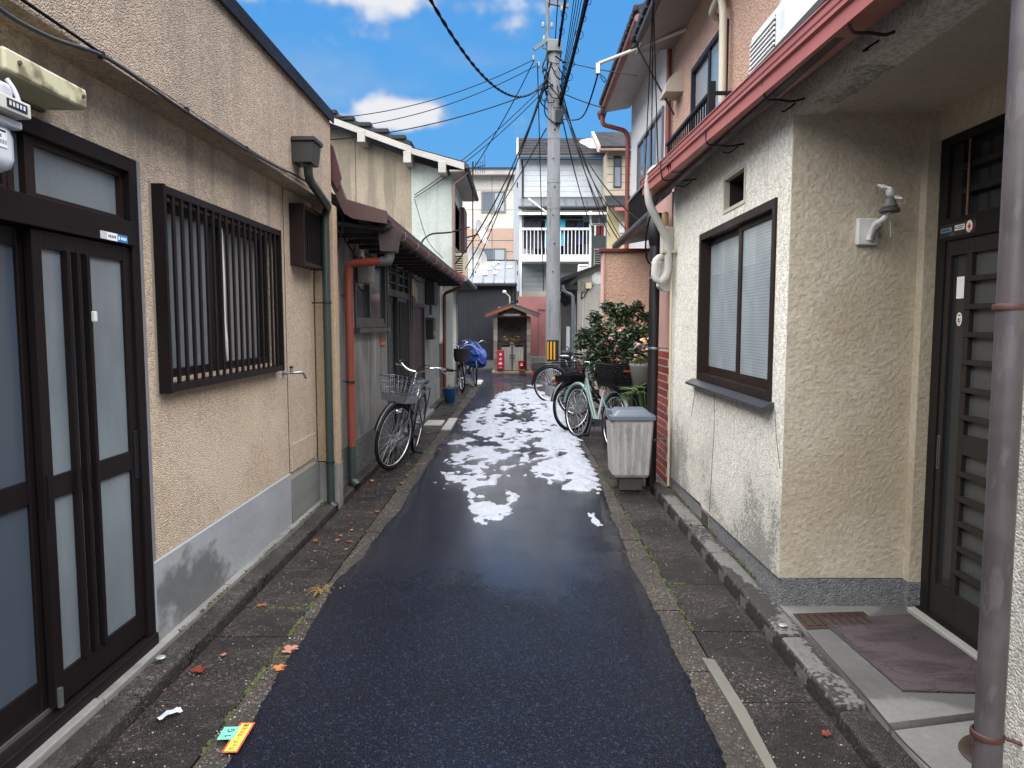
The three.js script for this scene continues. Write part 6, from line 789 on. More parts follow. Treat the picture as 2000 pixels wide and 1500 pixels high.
// ================================================================ plants
function foliage(n, inside, leaf, cols, scaleR) {   // many separate leaves as one crown mesh with a few tones
  const sets = cols.map(() => []); let made = 0, guard = 0;
  while (made < n && guard++ < n * 20) { const p = inside(); if (!p) continue; const g = leaf.clone(), s = rr(...scaleR); g.scale(s, s, s); g.rotateX(rr(-1.1, 0.7)); g.rotateZ(rr(-0.7, 0.7)); g.rotateY(rr(0, 6.28)); g.translate(p[0], p[1], -p[2]); sets[Math.floor(rnd() * cols.length)].push(g); made++; }
  return sets.map((s) => merge(s));
}
function leafShape(l, w, fold = 0.25) { const p = [], N = 5; for (let i = 0; i <= N; i++) { const t = i / N, q = Math.sin(Math.PI * Math.pow(t, 0.8)) * w / 2, y = -0.18 * l * t * t; p.push([t * l, y, q, fold * q]); } const a = []; for (let i = 0; i < N; i++) { const A = p[i], B = p[i + 1]; for (const s of [-1, 1]) a.push(A[0], A[1], 0, B[0], B[1], 0, B[0], B[1] + B[3], s * B[2], A[0], A[1], 0, B[0], B[1] + B[3], s * B[2], A[0], A[1] + A[3], s * A[2]); } const g = new THREE.BufferGeometry(); g.setAttribute('position', new THREE.Float32BufferAttribute(a, 3)); g.setAttribute('uv', new THREE.Float32BufferAttribute(new Float32Array(a.length / 3 * 2), 2)); g.computeVertexNormals(); return g; }
{
  const cx = 1.3, cd = 9.1, t = thing('camellia_bush', 'camellia bush with pink and peach flowers before the terracotta wall', 'bush', [cx, 0, cd]); const stems = [];
  part(t, 'pot', lathe([[0, 0], [0.2, 0], [0.24, 0.32], [0.26, 0.36], [0.22, 0.36], [0, 0.33]], cx, 0, cd, 24), worn('#26211e', 0.7));
  const bark = worn('#4a3d30', 0.9), tips = []; for (let i = 0; i < 16; i++) { const a = rr(0, 6.28), r = rr(0.15, 0.45), y = rr(1.0, 1.55); const e = [cx + r * Math.cos(a), y, cd + r * 0.75 * Math.sin(a)]; stems.push(tube([[cx + 0.03 * Math.cos(a), 0.33, cd], [cx + r * 0.35 * Math.cos(a), 0.7, cd + r * 0.3 * Math.sin(a)], e], rr(0.006, 0.012), 5)); }
  part(t, 'trunk', stems, bark);
  const lobes = []; for (let i = 0; i < 40; i++) { const a = rr(0, 6.28), u = rr(-1, 1), r = Math.sqrt(1 - u * u) * Math.cbrt(rnd()); lobes.push([cx + 0.4 * r * Math.cos(a), 1.12 + 0.46 * u * rr(0.6, 1), cd + 0.3 * r * Math.sin(a), rr(0.09, 0.17)]); }
  for (const s of [[0.9, 1.36, 9.0], [0.84, 1.28, 9.0], [1.2, 1.62, 9.1], [1.42, 1.6, 9.15], [1.58, 1.55, 9.1], [1.0, 1.48, 9.0], [1.66, 1.4, 9.1], [1.1, 0.72, 9.0], [1.4, 0.66, 9.1], [0.8, 1.33, 9.0], [0.95, 1.55, 9.0], [1.12, 1.68, 9.1], [1.3, 1.66, 9.05], [1.5, 1.68, 9.1], [0.78, 1.2, 9.0], [0.88, 1.0, 8.95], [0.98, 0.82, 8.95], [1.7, 1.5, 9.1]]) lobes.push([...s, 0.075]);
  const inside = () => { const l = lobes[Math.floor(rnd() * lobes.length)], a = rr(0, 6.28), u = rr(-1, 1), r = l[3] * Math.pow(rnd(), 0.4), q = Math.sqrt(1 - u * u); return [l[0] + r * q * Math.cos(a), l[1] + r * u, l[2] + r * q * Math.sin(a)]; };
  const cols = [[0.036, 0.06, 0.028], [0.05, 0.08, 0.036], [0.028, 0.048, 0.024], [0.075, 0.1, 0.045]], L = leafShape(0.062, 0.03); foliage(7000, inside, L, cols, [0.7, 1.3]).forEach((g, i) => { part(t, 'foliage', g, mat(cols[i], 0.32)).userData.kind = 'stuff'; });
  const pet = leafShape(0.034, 0.03, 0.5); const fc = ['#b98595', '#c9a0a4', '#b9845e', '#a8694f', '#c9aaa0', '#a8804c', '#a05a68'];
  for (let i = 0; i < 40; i++) { const l = lobes[Math.floor(rnd() * lobes.length)], a = rr(2.6, 6.3), y = l[1] + rr(0.0, 0.1), c = [l[0] + l[3] * Math.cos(a) * 0.9, y, l[2] - Math.abs(l[3] * Math.sin(a)) * 0.9], ps = []; if (c[1] < 0.95 || c[1] > 1.62) continue; for (let k = 0; k < 7; k++) { const g = pet.clone(); g.rotateZ(rr(0.2, 0.9)); g.rotateY(k * 0.9); g.rotateX(rr(0.3, 0.9)); g.translate(c[0], c[1], -c[2]); ps.push(g); } part(t, 'flower', ps, mat(fc[i % 7], 0.7)); }
  const w = thing('flower_pot', 'small pale pot of pink and yellow flowers by the dark downpipe', 'flowers', [1.3, 0.6, 7.6]); part(w, 'pot', lathe([[0, 0], [0.1, 0], [0.14, 0.22], [0.15, 0.25], [0.12, 0.25], [0, 0.23]], 1.34, 0.78, 7.7, 18), worn('#5e5b57', 0.8)); part(w, 'stand', box(1.22, 1.46, 0, 0.78, 7.6, 7.8), worn('#1d1b1a', 0.8)); for (let i = 0; i < 14; i++) { const g = new THREE.IcosahedronGeometry(0.022, 0), c = [rr(1.24, 1.44), rr(1.05, 1.3), rr(7.58, 7.75)]; g.scale(1.2, 0.7, 1.2); g.translate(c[0], c[1], -c[2]); part(w, 'flower', plain(g), mat(['#d59aa2', '#d8a94a', '#e3c9c4'][i % 3], 0.7)); } foliage(160, () => [rr(1.22, 1.46), rr(1.0, 1.28), rr(7.58, 7.8)], L, [[0.03, 0.055, 0.02]], [0.6, 1]).forEach((g) => { part(w, 'leaves', g, mat([0.035, 0.06, 0.025], 0.4)).userData.kind = 'stuff'; });
}
{ // fan-leaved plant by the downpipe
  const t = thing('palm_plant', 'green fan-leaved potted palm behind the refuse bin', 'plant', [1.32, 0, 7.35]); part(t, 'pot', lathe([[0, 0], [0.1, 0], [0.13, 0.22], [0.1, 0.22], [0, 0.2]], 1.34, 0, 7.4, 18), worn('#1f1c1a', 0.7)); const pc = [mat([0.06, 0.11, 0.03], 0.4), mat([0.045, 0.085, 0.028], 0.4), mat([0.1, 0.14, 0.04], 0.4)];
  for (let i = 0; i < 12; i++) { const a = rr(0, 6.28), e = rr(0.4, 1.2), c = [1.33 + 0.17 * Math.cos(a) * Math.cos(e), 0.3 + 0.55 * Math.sin(e) + rr(0, 0.12), 7.36 + 0.17 * Math.sin(a) * Math.cos(e)]; part(t, 'stalk', tube([[1.34, 0.2, 7.4], [(1.34 + c[0]) / 2, c[1] * 0.7, (7.4 + c[2]) / 2], c], 0.006, 5), pc[1]); const fr = []; for (let k = -4; k <= 4; k++) { const g = leafShape(0.24 - Math.abs(k) * 0.012, 0.022, 0.4); g.rotateZ(rr(-0.15, 0.15)); g.rotateY(k * 0.26); g.rotateZ(e * 0.5 - 0.25); g.rotateY(a); g.translate(c[0], c[1], -c[2]); fr.push(g); } part(t, 'frond', fr, pc[i % 3]); }
  const s = thing('slatted_planter', 'dark ribbed planter box under the camellia bush', 'planter', [1.42, 0, 8.4]); part(s, 'box', box(1.22, 1.72, 0, 0.55, 8.3, 8.7, 0.01), worn('#141213', 0.7)); for (let i = 0; i < 14; i++) part(s, 'slat', box(1.225 + i * 0.036, 1.24 + i * 0.036, 0.02, 0.53, 8.285, 8.3), worn('#1c191a', 0.6));
  const k = thing('dark_bag', 'black cloth bag hung on the bicycles beside the utility pole', 'bag', [0.93, 0.6, 14.1]); { const g = new RoundedBoxGeometry(0.22, 0.34, 0.16, 4, 0.06); const q = g.attributes.position; for (let i = 0; i < q.count; i++) { const f = S(FB2, q.getX(i) * 2 + 0.3, q.getY(i) * 2) - 0.5; q.setXYZ(i, q.getX(i) * (1 + f * 0.3), q.getY(i) * (1 + f * 0.15), q.getZ(i) * (1 + f * 0.3)); } g.computeVertexNormals(); g.translate(0.95, 0.78, -14.1); part(k, 'sack', boxUV(g), mat('#0b0c10', 0.5)); } part(k, 'strap', tube([[0.9, 0.93, 14.0], [0.93, 1.02, 14.0], [0.98, 1.0, 14.0], [1.0, 0.92, 14.0]], 0.01, 5), mat('#2a2c30', 0.5)); part(k, 'stand', box(0.88, 1.02, 0, 0.62, 14.05, 14.15), worn('#1b1a1a', 0.8));
}
{ // blue bucket
  const x = -1.28, d = 13.3, b = thing('blue_bucket', 'dark blue plastic bucket of cut stalks beside the brown downpipe', 'bucket', [x, 0, d]); part(b, 'pail', lathe([[0, 0], [0.09, 0], [0.12, 0.25], [0.137, 0.255], [0.137, 0.275], [0.115, 0.272], [0.085, 0.03], [0, 0.03]], x, 0, d, 24), worn('#123a66', 0.45)); part(b, 'soil', lathe([[0, 0.0], [0.11, 0.0]], x, 0.23, d, 16), groundMat); for (let i = 0; i < 7; i++) part(b, 'stalk', rod([x + rr(-0.07, 0.07), 0.22, d + rr(-0.07, 0.07)], [x + rr(-0.09, 0.09), rr(0.3, 0.36), d + rr(-0.09, 0.09)], 0.004, 4), worn('#7b6f55', 0.9));
}

// ================================================================ things hung on the near walls
{
  const w = thing('porch_lamp', 'clear glass globe lamp on white bracket beside the porch door', 'lamp', [1.7, 1.84, 3.5]), g = mat('#ffffff', 0.02, { transmission: 1, thickness: 0, ior: 1.5 });
  part(w, 'back_plate', box(1.645, 1.745, 1.835, 1.965, 3.535, 3.568, 0.008), whitePlastic); part(w, 'arm', bent([[1.7, 1.86, 3.53], [1.705, 1.93, 3.5], [1.73, 1.945, 3.46], [1.745, 1.985, 3.44]], 0.014, 10, 0.03), worn('#d2d2cc', 0.4)); part(w, 'switch_rod', rod([1.762, 1.86, 3.45], [1.757, 1.94, 3.45], 0.005, 8), worn('#8f8f8c', 0.4)); part(w, 'arch', tube([[1.7, 1.86, 3.5], [1.705, 1.9, 3.48], [1.722, 1.925, 3.46]], 0.009, 8), worn('#6b6863', 0.5));
  part(w, 'collar', lathe([[0, 0], [0.043, 0], [0.046, 0.008], [0.043, 0.02], [0, 0.02]], 1.745, 1.975, 3.44, 20), worn('#54524f', 0.5)); part(w, 'socket', lathe([[0, 0], [0.034, 0], [0.034, 0.018], [0.026, 0.024], [0.026, 0.04], [0.018, 0.045], [0.018, 0.055], [0, 0.055]], 1.745, 1.993, 3.44, 18), worn('#77756f', 0.5)); part(w, 'bulb', lathe([[0, 0], [0.012, 0.002], [0.02, 0.018], [0.02, 0.03], [0.012, 0.043], [0, 0.048]], 1.745, 2.046, 3.44, 16), mat('#e9ecec', 0.15, { transmission: 0.4, thickness: 0 })); const s = new THREE.SphereGeometry(0.094, 40, 28); s.translate(1.745, 2.07, -3.44); part(w, 'globe', plain(s), g);
}
{
  const m = thing('gas_meter', 'white gas meter high on the tan plaster wall', 'meter', [-1.47, 1.9, 2.03]), wm = worn('#c9ccd2', 0.4), X0 = -1.54, X1 = -1.42;
  part(m, 'case', [box(X0, X1, 1.87, 2.02, 1.84, 2.085, 0.045), box(X0, X1 + 0.006, 2.0, 2.025, 1.85, 2.09, 0.008)], wm); part(m, 'top_case', [box(X0, X1 - 0.01, 2.075, 2.13, 1.86, 2.09, 0.02)], wm); const c = part(m, 'counter', box(X0, X1 + 0.035, 2.03, 2.072, 1.95, 2.085, 0.005), worn('#c8c6bd', 0.45)); part(c, 'display', box(X1 + 0.034, X1 + 0.037, 2.04, 2.063, 1.985, 2.065), mat('#1d2228', 0.2)); for (let i = 0; i < 5; i++) part(c, 'digit', box(X1 + 0.0372, X1 + 0.0376, 2.046, 2.058, 1.992 + i * 0.014, 2.0 + i * 0.014), mat('#c9cdd0', 0.5));
  const bc = print(80, 60, (x) => { x.fillStyle = '#e9ebee'; x.fillRect(0, 0, 80, 60); x.fillStyle = '#222'; x.fillRect(4, 4, 72, 7); x.font = 'bold 16px sans-serif'; x.fillText('8940 8', 8, 30); for (let i = 0; i < 18; i++) x.fillRect(6 + i * 4, 36, 1 + (i * 7) % 3, 14); }, 2); part(m, 'barcode_label', card([X1 + 0.0015, 1.962, 1.99], [0, 0, 1], [0, 1, 0], 0.07, 0.05, paper), mat('#ffffff', 0.5, { map: bc })); part(m, 'wire_tie', tube([[X1, 2.13, 2.04], [X1 + 0.014, 2.1, 2.05], [X1 + 0.02, 2.06, 2.06], [X1 + 0.014, 2.045, 2.07]], 0.006, 6), wm);
  part(m, 'inlet', rod([-1.49, 2.13, 2.05], [-1.49, 2.2, 2.05], 0.018, 12), worn('#33363c', 0.5)); part(m, 'elbow', bent([[-1.49, 2.19, 2.05], [-1.49, 2.25, 2.05], [-1.53, 2.255, 2.09], [-1.62, 2.25, 2.12]], 0.026, 14, 0.05), worn('#b0937e', 0.75)); part(m, 'lever', box(-1.5, -1.48, 2.205, 2.215, 1.97, 2.08), worn('#a89c88', 0.7));
}
{
  const l = thing('tube_lamp_box', 'grimy yellowed long plastic lamp cover above the sliding door', 'lamp', [-1.55, 2.17, 2.3]), m = mat('#ffffff', 0.45, { map: tex(256, [0.6, 0.6], (u, v) => { const n = S(FB2, u * 1.6, v * 1.6), f = S(FB, u * 2, v * 2); return mixc([0.56, 0.53, 0.34], [0.2, 0.17, 0.1], smooth(0.55, 0.75, n * 0.6 + f * 0.4)); }) });
  part(l, 'cover', box(-1.617, -1.465, 2.175, 2.245, 2.1, 2.5, 0.012), m); for (const d of [2.16, 2.47]) part(l, 'screw', rod([-1.468, 2.215, d], [-1.458, 2.215, d], 0.007, 8), worn('#5b4a3e', 0.6)); part(l, 'mount', box(-1.622, -1.6, 2.165, 2.174, 2.12, 2.48), worn('#5a5445', 0.8));
}
single('wall_cable', 'black cable clipped along the tan parapet edge', 'cable', tube([[-1.468, 2.42, 1.8], [-1.468, 2.408, 2.2], [-1.468, 2.402, 2.55], [-1.468, 2.39, 3.1], [-1.468, 2.393, 3.7], [-1.468, 2.41, 4.4], [-1.46, 2.43, 5.0], [-1.45, 2.4, 5.5]], 0.0055, 6, 60), cableMat, [-1.468, 2.4, 2], 'wall cables');
single('wall_cable', 'grey cable sagging from the upper corner to join the parapet cable', 'cable', tube([[-1.42, 2.44, 1.7], [-1.46, 2.34, 2.05], [-1.466, 2.345, 2.3], [-1.466, 2.38, 2.5], [-1.466, 2.396, 2.62], [-1.466, 2.386, 3.2], [-1.466, 2.388, 3.9], [-1.464, 2.41, 4.6]], 0.007, 6, 60), mat('#2b2d33', 0.5), [-1.44, 2.4, 1.9], 'wall cables');
for (const [i, d] of [2.6, 3.25, 3.95].entries()) single('cable_clip', `small cable clip on the tan parapet, ${['nearest', 'middle', 'farthest'][i]} of three`, 'clip', box(-1.48, -1.458, 2.383, 2.409, d - 0.008, d + 0.008, 0.003), steelDark, [-1.47, 2.39, d], 'parapet cable clips');
{
  const t = thing('garden_tap', 'small steel tap on the tan wall beside the slatted window', 'tap', [-1.58, 1.1, 4.9]); part(t, 'spout', bent([[-1.62, 1.12, 4.9], [-1.53, 1.12, 4.92], [-1.49, 1.12, 4.95], [-1.475, 1.075, 4.96]], 0.009, 10, 0.04), mat('#8c8f92', 0.25, { metalness: 0.9 })); part(t, 'body', [rod([-1.62, 1.12, 4.9], [-1.585, 1.12, 4.905], 0.014, 12), rod([-1.56, 1.12, 4.91], [-1.56, 1.15, 4.91], 0.011, 10)], zinc); part(t, 'handle', box(-1.572, -1.548, 1.15, 1.165, 4.9, 4.92, 0.004), steelDark);
}
// ================================================================ porch floor things
{
  const cr = tex(512, [0.5, 0.7], (u, v) => { const n = S(FB2, u * 0.8 + S(FB, u, v) * 0.2, v * 2.2), f = S(FINE, u * 2, v * 2); return mulc([0.062, 0.046, 0.05], 0.8 + 0.4 * smooth(0.4, 0.6, n) + 0.3 * (f - 0.5)); }), bm = tex(512, [0.5, 0.7], (u, v) => { const n = S(FB2, u * 1.1 + S(FB, u * 2, v * 2) * 0.25, v * 3.2); return smooth(0.44, 0.5, n) * smooth(0.58, 0.52, n); }, false);
  const c = [[1.46, 3.38], [1.93, 3.44], [1.96, 2.68], [1.5, 2.7]].map((p) => [p[0], p[1]]); single('doormat', 'purple-brown patterned doormat before the porch door', 'doormat', slabY(0.023, 0.03, [c[3], c[2], c[1], c[0]]), mat('#ffffff', 0.85, { map: cr, bumpMap: bm, bumpScale: 0.004 }), [1.7, 0.023, 3.05]);
  const g = thing('drain_grate', 'rusty drain cover half under the purple doormat', 'grate', [1.54, 0.02, 3.4]), rm = worn('#3a2a22', 0.7); part(g, 'frame', slabY(0.021, 0.0262, [[1.355, 3.27], [1.72, 3.31], [1.72, 3.48], [1.36, 3.45]]), rm); for (let i = 0; i < 8; i++) part(g, 'bar', box(1.375 + i * 0.042, 1.4 + i * 0.042, 0.026, 0.031, 3.3 + i * 0.004, 3.43 + i * 0.004), rm);
  const m = thing('manhole_cover', 'round rusty manhole cover at the foot of the porch downpipe', 'manhole cover', [1.62, 0.006, 2.28]); part(m, 'lid', lathe([[0, 0.006], [0.1, 0.006], [0.106, 0.01], [0.13, 0.01], [0.135, 0]], 1.63, 0.005, 2.3, 36), rm); for (let i = 0; i < 5; i++) part(m, 'ridge', box(1.55, 1.71, 0.0112, 0.0145, 2.24 + i * 0.03, 2.25 + i * 0.03), rm); part(m, 'keyhole', lathe([[0, 0.002], [0.014, 0.002], [0.014, 0]], 1.63, 0.0112, 2.3, 12), darkRoom);
}
for (const [x, d, lab] of [[1.245, 3.27, 'small round steel survey stud on the lichened kerb'], [-1.515, 2.92, 'small round steel survey stud on the kerb by the sliding door']]) single('survey_stud', lab, 'stud', lathe([[0, 0.004], [0.016, 0.003], [0.02, 0]], x, 0.045, d, 18), mat('#b8c4c6', 0.35, { metalness: 0.6 }), [x, 0.04, d]);
// ================================================================ stickers on the edge of the asphalt
{
  const G = { ka: [[[4, 8], [26, 8], [24, 26], [19, 24]], [[14, 2], [13, 12], [4, 27]]], tsu: [[[6, 14], [9, 19]], [[13, 12], [15, 18]], [[23, 13], [21, 21], [11, 27]]], ta: [[[12, 2], [4, 14]], [[11, 6], [25, 6], [20, 18], [7, 27]], [[11, 12], [20, 18]]], bar: [[[4, 15], [26, 14]]], kiri: [[[2, 11], [13, 9]], [[7, 3], [7, 22], [13, 20]], [[15, 7], [27, 7], [26, 25], [22, 25]], [[20, 7], [19, 18], [13, 27]]], no: [[[16, 7], [12, 22], [6, 22], [5, 13], [13, 6], [22, 8], [25, 16], [18, 26]]], chu: [[[4, 5], [8, 8]], [[3, 12], [7, 15]], [[3, 26], [9, 18]], [[17, 2], [20, 6]], [[12, 9], [27, 9]], [[12, 17], [26, 17]], [[11, 26], [28, 26]], [[19, 9], [19, 26]]], i: [[[5, 4], [25, 4]], [[15, 1], [15, 4]], [[3, 9], [27, 9]], [[8, 12], [22, 12], [22, 18], [8, 18], [8, 12]], [[8, 15], [22, 15]], [[4, 27], [7, 21]], [[10, 21], [12, 27], [22, 27], [23, 23]], [[16, 20], [18, 23]], [[24, 20], [28, 24]]] };
  const pr = print(330, 90, (c, w, h) => { c.fillStyle = '#d8413c'; c.fillRect(0, 0, w, h); c.fillStyle = '#e8b648'; c.fillRect(10, 10, w - 20, h - 20); c.strokeStyle = '#2a2418'; c.lineWidth = 4.2; c.lineCap = 'round'; 'ka tsu ta bar kiri no chu i'.split(' ').forEach((k, i) => { for (const s of G[k]) { c.beginPath(); s.forEach((p, n) => { const x = 20 + i * 37 + p[0] * 1.12, y = 28 + p[1] * 1.15; if (n) c.lineTo(x, y); else c.moveTo(x, y); }); c.stroke(); } }); }, 2);
  const pg = print(150, 110, (c, w, h) => { c.fillStyle = '#6fd0a6'; c.fillRect(0, 0, w, h); c.fillStyle = '#172a33'; c.font = 'bold 66px sans-serif'; c.fillText('1', 22, 84); c.fillText('G', 80, 84); c.beginPath(); c.arc(16, 30, 5, 0, 7); c.fill(); }, 2);
  const flat = (x, d, w, l, y, m, turn, nm, lab) => { const g = new THREE.BoxGeometry(l, 0.0012, w); const uv = g.attributes.uv; g.rotateY(Math.PI / 2 + turn); g.translate(x, y, -d); const o = single(nm, lab, 'sticker', plain(g), m, [x, y, d]); return o; };
  flat(-0.972, 2.38, 0.052, 0.18, 0.0175, mat('#ffffff', 0.6, { map: pr }), 0.03, 'warning_sticker', 'yellow and red warning sticker on the edge of the asphalt'); flat(-1.016, 2.4, 0.055, 0.078, 0.0195, mat('#ffffff', 0.6, { map: pg }), 0.06, 'marking_sticker', 'mint green marking sticker beside the yellow warning sticker');
}
// ================================================================ fallen leaves, foil, straw, moss
function mapleLeaf(s, curl, lobes = 5) { const n = 44, P = [[0, 0]]; for (let i = 0; i <= n; i++) { const a = -2.7 + 5.4 * i / n, r = 0.5 + 0.5 * Math.pow(Math.abs(Math.cos(a * lobes / 2.16)), 0.9) * (0.75 + 0.25 * Math.cos(a * 0.5)); P.push([r * Math.cos(a), r * Math.sin(a)]); } const pos = []; const Z = (p) => curl * (p[0] * p[0] * 0.5 + Math.sin(p[1] * 3) * 0.25 + 0.2 * Math.abs(p[1])); for (let i = 1; i < P.length - 1; i++) for (const k of [0, i, i + 1]) pos.push(P[k][0] * s, Z(P[k]) * s, P[k][1] * s); const g = new THREE.BufferGeometry(); g.setAttribute('position', new THREE.Float32BufferAttribute(pos, 3)); g.setAttribute('uv', new THREE.Float32BufferAttribute(new Float32Array(pos.length / 3 * 2), 2)); g.computeVertexNormals(); return merge([g, rod([-0.02 * s, 0, 0], [-0.85 * s, 0.1 * s, 0.06 * s], 0.025 * s, 4)]); }
const leafC = { red: mat('#6e2418', 0.6), brown: mat('#7a4a32', 0.7), pink: mat('#9a6a58', 0.65), orange: mat('#a8622c', 0.65) };
const drop = (x, d, s, c, turn, label, group, y = 0.006) => { const g = mapleLeaf(s, rr(0.25, 0.5)); g.rotateY(turn); g.translate(x, y + 0.004, -d); return single('fallen_leaf', label, 'leaf', g, leafC[c], [x, y, d], group); };
drop(-1.34, 2.88, 0.04, 'red', 0.6, 'curled dark red maple leaf on the slab beside the sliding door'); drop(-1.01, 3.07, 0.042, 'pink', 2.4, 'large faded pink leaf on the pebbly edging'); drop(-1.32, 3.57, 0.032, 'brown', 1.2, 'brown leaf lying on the mossy slab joint'); drop(-1.29, 3.02, 0.017, 'pink', 0.2, 'tiny pink leaf scrap on the slab near the red leaf'); drop(-1.0, 2.9, 0.03, 'orange', 3, 'folded tan leaf lying across the moss line'); drop(-0.96, 3.82, 0.022, 'orange', 4, 'small orange leaf beside the straw tuft'); drop(1.09, 2.43, 0.02, 'red', 2, 'small pink-red leaf on the wet slab by the porch'); drop(-1.42, 2.78, 0.018, 'red', 5, 'small red leaf in the drain beside the kerb', undefined, -0.03);
for (let i = 0; i < 14; i++) drop(rr(-1.36, -1.08), rr(4.4, 5.6), rr(0.012, 0.024), ['red', 'brown', 'orange'][i % 3], rr(0, 6), 'small fallen leaf on the wet strip before the tan house downpipe', 'leaves by the tan house downpipe');
for (let i = 0; i < 16; i++) drop(rr(-1.34, -0.85), rr(6.4, 12), rr(0.016, 0.03), ['pink', 'brown', 'orange'][i % 3], rr(0, 6), 'small fallen leaf on the strip around the wire-basket bicycle', 'leaves around the wire-basket bicycle', 0.012);
{ const g = new THREE.PlaneGeometry(0.085, 0.035, 8, 4), q = g.attributes.position; g.rotateX(-Math.PI / 2); for (let i = 0; i < q.count; i++) q.setY(i, S(FB2, q.getX(i) * 6, q.getZ(i) * 6) * 0.02); g.computeVertexNormals(); g.rotateY(0.9); g.translate(-1.29, 0.006, -2.53); single('foil_scrap', 'crumpled silver-white scrap on the slab below the sliding door', 'litter', plain(g), mat('#c9cfd6', 0.3, { metalness: 0.2 }), [-1.29, 0.004, 2.53]); }
{ const t = thing('straw_tuft', 'dry straw tuft at the ragged edge of the asphalt', 'straw', [-1.07, 0, 3.78]), m = mat('#9a7c48', 0.8); for (let i = 0; i < 26; i++) { const a = rr(0, 6.28), r = rr(0.03, 0.09); part(t, 'straw', tube([[-1.07 + rr(-0.02, 0.02), 0.004, 3.78 + rr(-0.02, 0.02)], [-1.07 + r * 0.6 * Math.cos(a), rr(0.012, 0.035), 3.78 + r * 0.6 * Math.sin(a)], [-1.07 + r * Math.cos(a), 0.008, 3.78 + r * Math.sin(a)]], 0.0012, 4, 6), m); } }
{ // moss in the joints: countless cushions
  const g = new THREE.IcosahedronGeometry(1, 1), segs = []; const line = (x0, d0, x1, d1, n, w = 0.012) => segs.push([x0, d0, x1, d1, n, w]);
  line(-1.071, 2.3, -1.071, 3.9, 900, 0.011); line(-1.36, 3.56, -1.08, 3.56, 260, 0.008); line(-1.07, 3.02, -0.99, 3.02, 90, 0.008); line(-1.071, 6.2, -1.06, 8.4, 500, 0.02); line(0.832, 3.3, 0.832, 4.6, 420, 0.01); line(0.84, 3.92, 0.95, 3.92, 70, 0.007); line(0.832, 4.6, 0.83, 7.2, 420, 0.012); line(1.33, 3.7, 1.335, 6.1, 420, 0.012); line(-1.6, 5.2, -1.5, 5.8, 160, 0.02); line(0.86, 6.2, 0.84, 7, 200, 0.04); line(0.82, 2.0, 0.84, 2.2, 80, 0.015); line(-1.57, 3.2, -1.57, 5.6, 260, 0.008);
  const N = segs.reduce((a, s) => a + s[4], 0), im = new THREE.InstancedMesh(g, mat('#ffffff', 0.95), N), M = new THREE.Matrix4(), Q = new THREE.Quaternion(), C = new THREE.Color(); let k = 0;
  for (const s of segs) for (let i = 0; i < s[4]; i++) { const t = rnd(), c = S(FB2, t * 3 + s[0], s[1]), keep = c > 0.5 ? 1 : 0.3, r = rr(0.002, 0.007) * keep, x = lerp(s[0], s[2], t) + (rnd() + rnd() - 1) * s[5], d = lerp(s[1], s[3], t) + rr(-0.01, 0.01); M.compose(new THREE.Vector3(x, Math.abs(x - 1.33) < 0.03 ? 0.03 : x < -1.45 ? 0.035 : 0.0, -d), Q, new THREE.Vector3(r, r * 0.8, r)); im.setMatrixAt(k, M); C.setRGB(rr(0.03, 0.075), rr(0.045, 0.09), rr(0.008, 0.02)); im.setColorAt(k++, C); }
  im.name = 'moss'; im.userData = { kind: 'stuff', label: 'bright green moss growing along the slab joints', category: 'moss' }; scene.add(im);
}
{ // loose grit on the side strips
  const g = new THREE.IcosahedronGeometry(1, 0), N = 2600, im = new THREE.InstancedMesh(g, mat('#ffffff', 0.8), N), M = new THREE.Matrix4(), Q = new THREE.Quaternion(), C = new THREE.Color(); for (let k = 0; k < N; k++) { const L = rnd() < 0.6, d = 2 + 7 * Math.pow(rnd(), 1.6), x = L ? (rnd() < 0.5 ? rr(-1.07, -0.96) : rr(-1.37, -1.0)) : rr(0.7, 1.12), r = rr(0.0015, 0.0045); Q.setFromEuler(new THREE.Euler(rr(0, 6), rr(0, 6), 0)); M.compose(new THREE.Vector3(x, 0.003, -d), Q, new THREE.Vector3(r, r * 0.7, r)); im.setMatrixAt(k, M); const v = rr(0.05, 0.4) ** 1.3; C.setRGB(v * 1.05, v, v * 0.9); im.setColorAt(k, C); } im.name = 'gravel'; im.userData = { kind: 'stuff', label: 'loose grit scattered over the concrete strips', category: 'grit' }; scene.add(im);
}
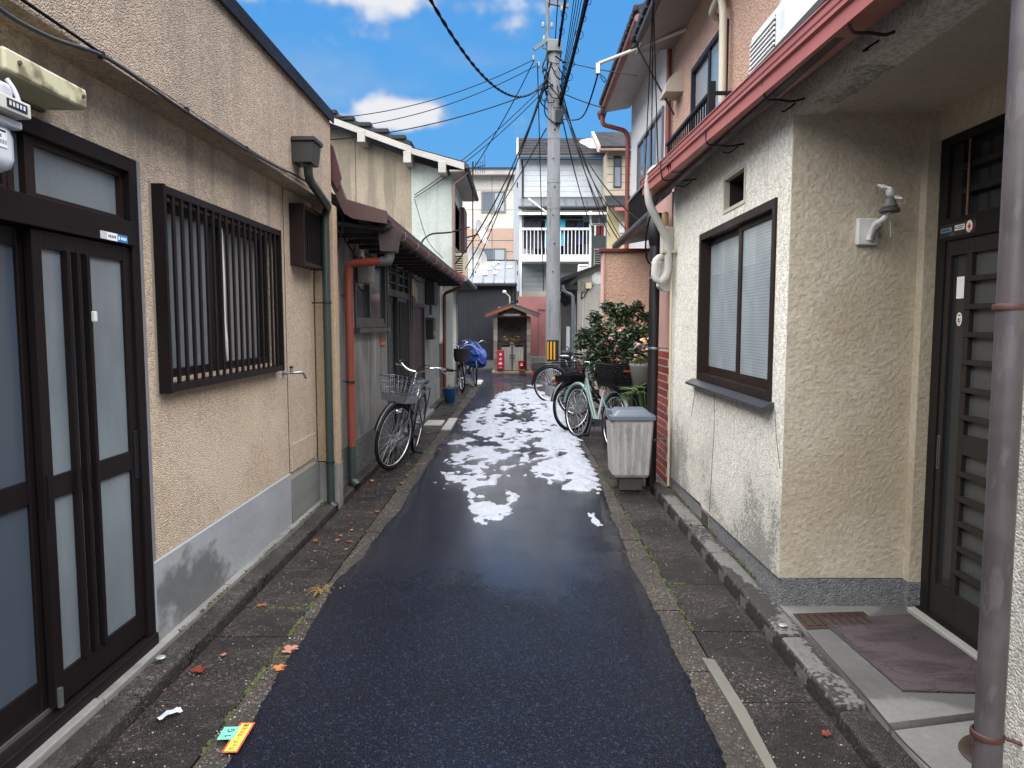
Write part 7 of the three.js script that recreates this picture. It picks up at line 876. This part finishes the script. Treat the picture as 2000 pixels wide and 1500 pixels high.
// ================================================================ far left roof things
{
  const dish = (x, y, d, r, turn, lab, logo) => { const t = thing('satellite_dish', lab, 'satellite dish', [x, y, d], 'satellite dishes'), g = new THREE.SphereGeometry(r * 1.6, 28, 10, 0, 6.2832, 0, 0.66); g.translate(0, -r * 1.6, 0); g.rotateX(-Math.PI / 2 - 0.3); g.scale(0.85, 1, 1); g.rotateY(turn); g.translate(x, y, -d); part(t, 'reflector', plain(g), whitePlastic); const f = [x + Math.sin(turn) * r * 0.9, y - r * 0.3, d - Math.cos(turn) * r * 0.9]; part(t, 'feed_arm', rod([x, y - r * 0.9, d], f, 0.012, 6), zinc); part(t, 'feed', box(f[0] - 0.03, f[0] + 0.03, f[1] - 0.02, f[1] + 0.09, f[2] - 0.03, f[2] + 0.03, 0.01), whitePlastic); part(t, 'mount', rod([x, y - 0.02, d + 0.05], [x - 0.35, y - 0.1, d + 0.15], 0.018, 6), steelDark); return t; };
  dish(-0.95, 3.62, 17.3, 0.3, 1.15, 'white satellite dish higher of the two, turned edge-on'); dish(-0.98, 2.9, 16.5, 0.3, 0.35, 'white satellite dish lower of the two, facing the lane');
  const a = thing('air_conditioner', 'cream air conditioner beside the satellite dishes on the red eave', 'air conditioner', [-1.2, 2.42, 15.4], 'outdoor air conditioner units'); part(a, 'case', box(-1.42, -1.08, 2.45, 2.95, 15.3, 15.6, 0.015), worn('#c9bfa6', 0.5)); part(a, 'fan_recess', box(-1.38, -1.17, 2.5, 2.9, 15.296, 15.301), steelDark); for (let i = 0; i < 8; i++) part(a, 'slat', box(-1.38, -1.17, 2.51 + i * 0.048, 2.53 + i * 0.048, 15.285, 15.296), worn('#c9bfa6', 0.5)); part(a, 'stand', box(-1.4, -1.1, 2.4, 2.45, 15.32, 15.58), steelDark);
  const n = thing('roof_antenna', 'thin roof antenna on the gabled house eave', 'antenna', [-1.0, 4.5, 16]); part(n, 'mast', rod([-1.0, 2.5, 16], [-1.0, 5.0, 16], 0.014, 6), steelDark); part(n, 'boom', rod([-1.0, 4.85, 16], [-0.72, 4.9, 15.9], 0.01, 6), steelDark); for (let i = 0; i < 6; i++) part(n, 'element', rod([-0.98 + i * 0.05, 4.72 - i * 0.0, 15.98 - i * 0.016], [-0.98 + i * 0.05, 5.0 + (i === 5 ? 0.12 : 0), 15.98 - i * 0.016], 0.006, 5), steelDark);
}
single('eave_cable', 'loose black cable hanging along the row house soffit', 'cable', tube([[-1.5, 2.3, 5.9], [-1.42, 2.05, 6.3], [-1.5, 2.14, 7.2], [-1.48, 2.1, 8.5], [-1.49, 2.16, 9.8], [-1.46, 2.08, 10.4], [-1.5, 2.15, 12]], 0.009, 6, 60), cableMat, [-1.5, 2.2, 6]); single('eave_cable', 'twisted cable dropping at the tan house corner', 'cable', tube([[-1.46, 2.4, 5.85], [-1.42, 2.3, 5.9], [-1.47, 2.05, 5.88], [-1.49, 1.8, 5.88], [-1.52, 1.5, 5.9]], 0.008, 6, 30), cableMat, [-1.46, 2.3, 5.85]);
single('soffit_cable', 'black wiring loop where the brown gutter meets the meter box', 'cable', tube([[1.2, 2.55, 6.2], [1.12, 2.3, 6.3], [1.14, 2.0, 6.36], [1.25, 1.95, 6.34], [1.28, 2.15, 6.3], [1.26, 2.3, 6.28]], 0.008, 6, 40), cableMat, [1.2, 2.2, 6.3]);

// ---------------------------------------------------------------- done
scene.traverse((o) => { if (o.isMesh) { o.castShadow = true; o.receiveShadow = true; } });
renderer.render(scene, camera);
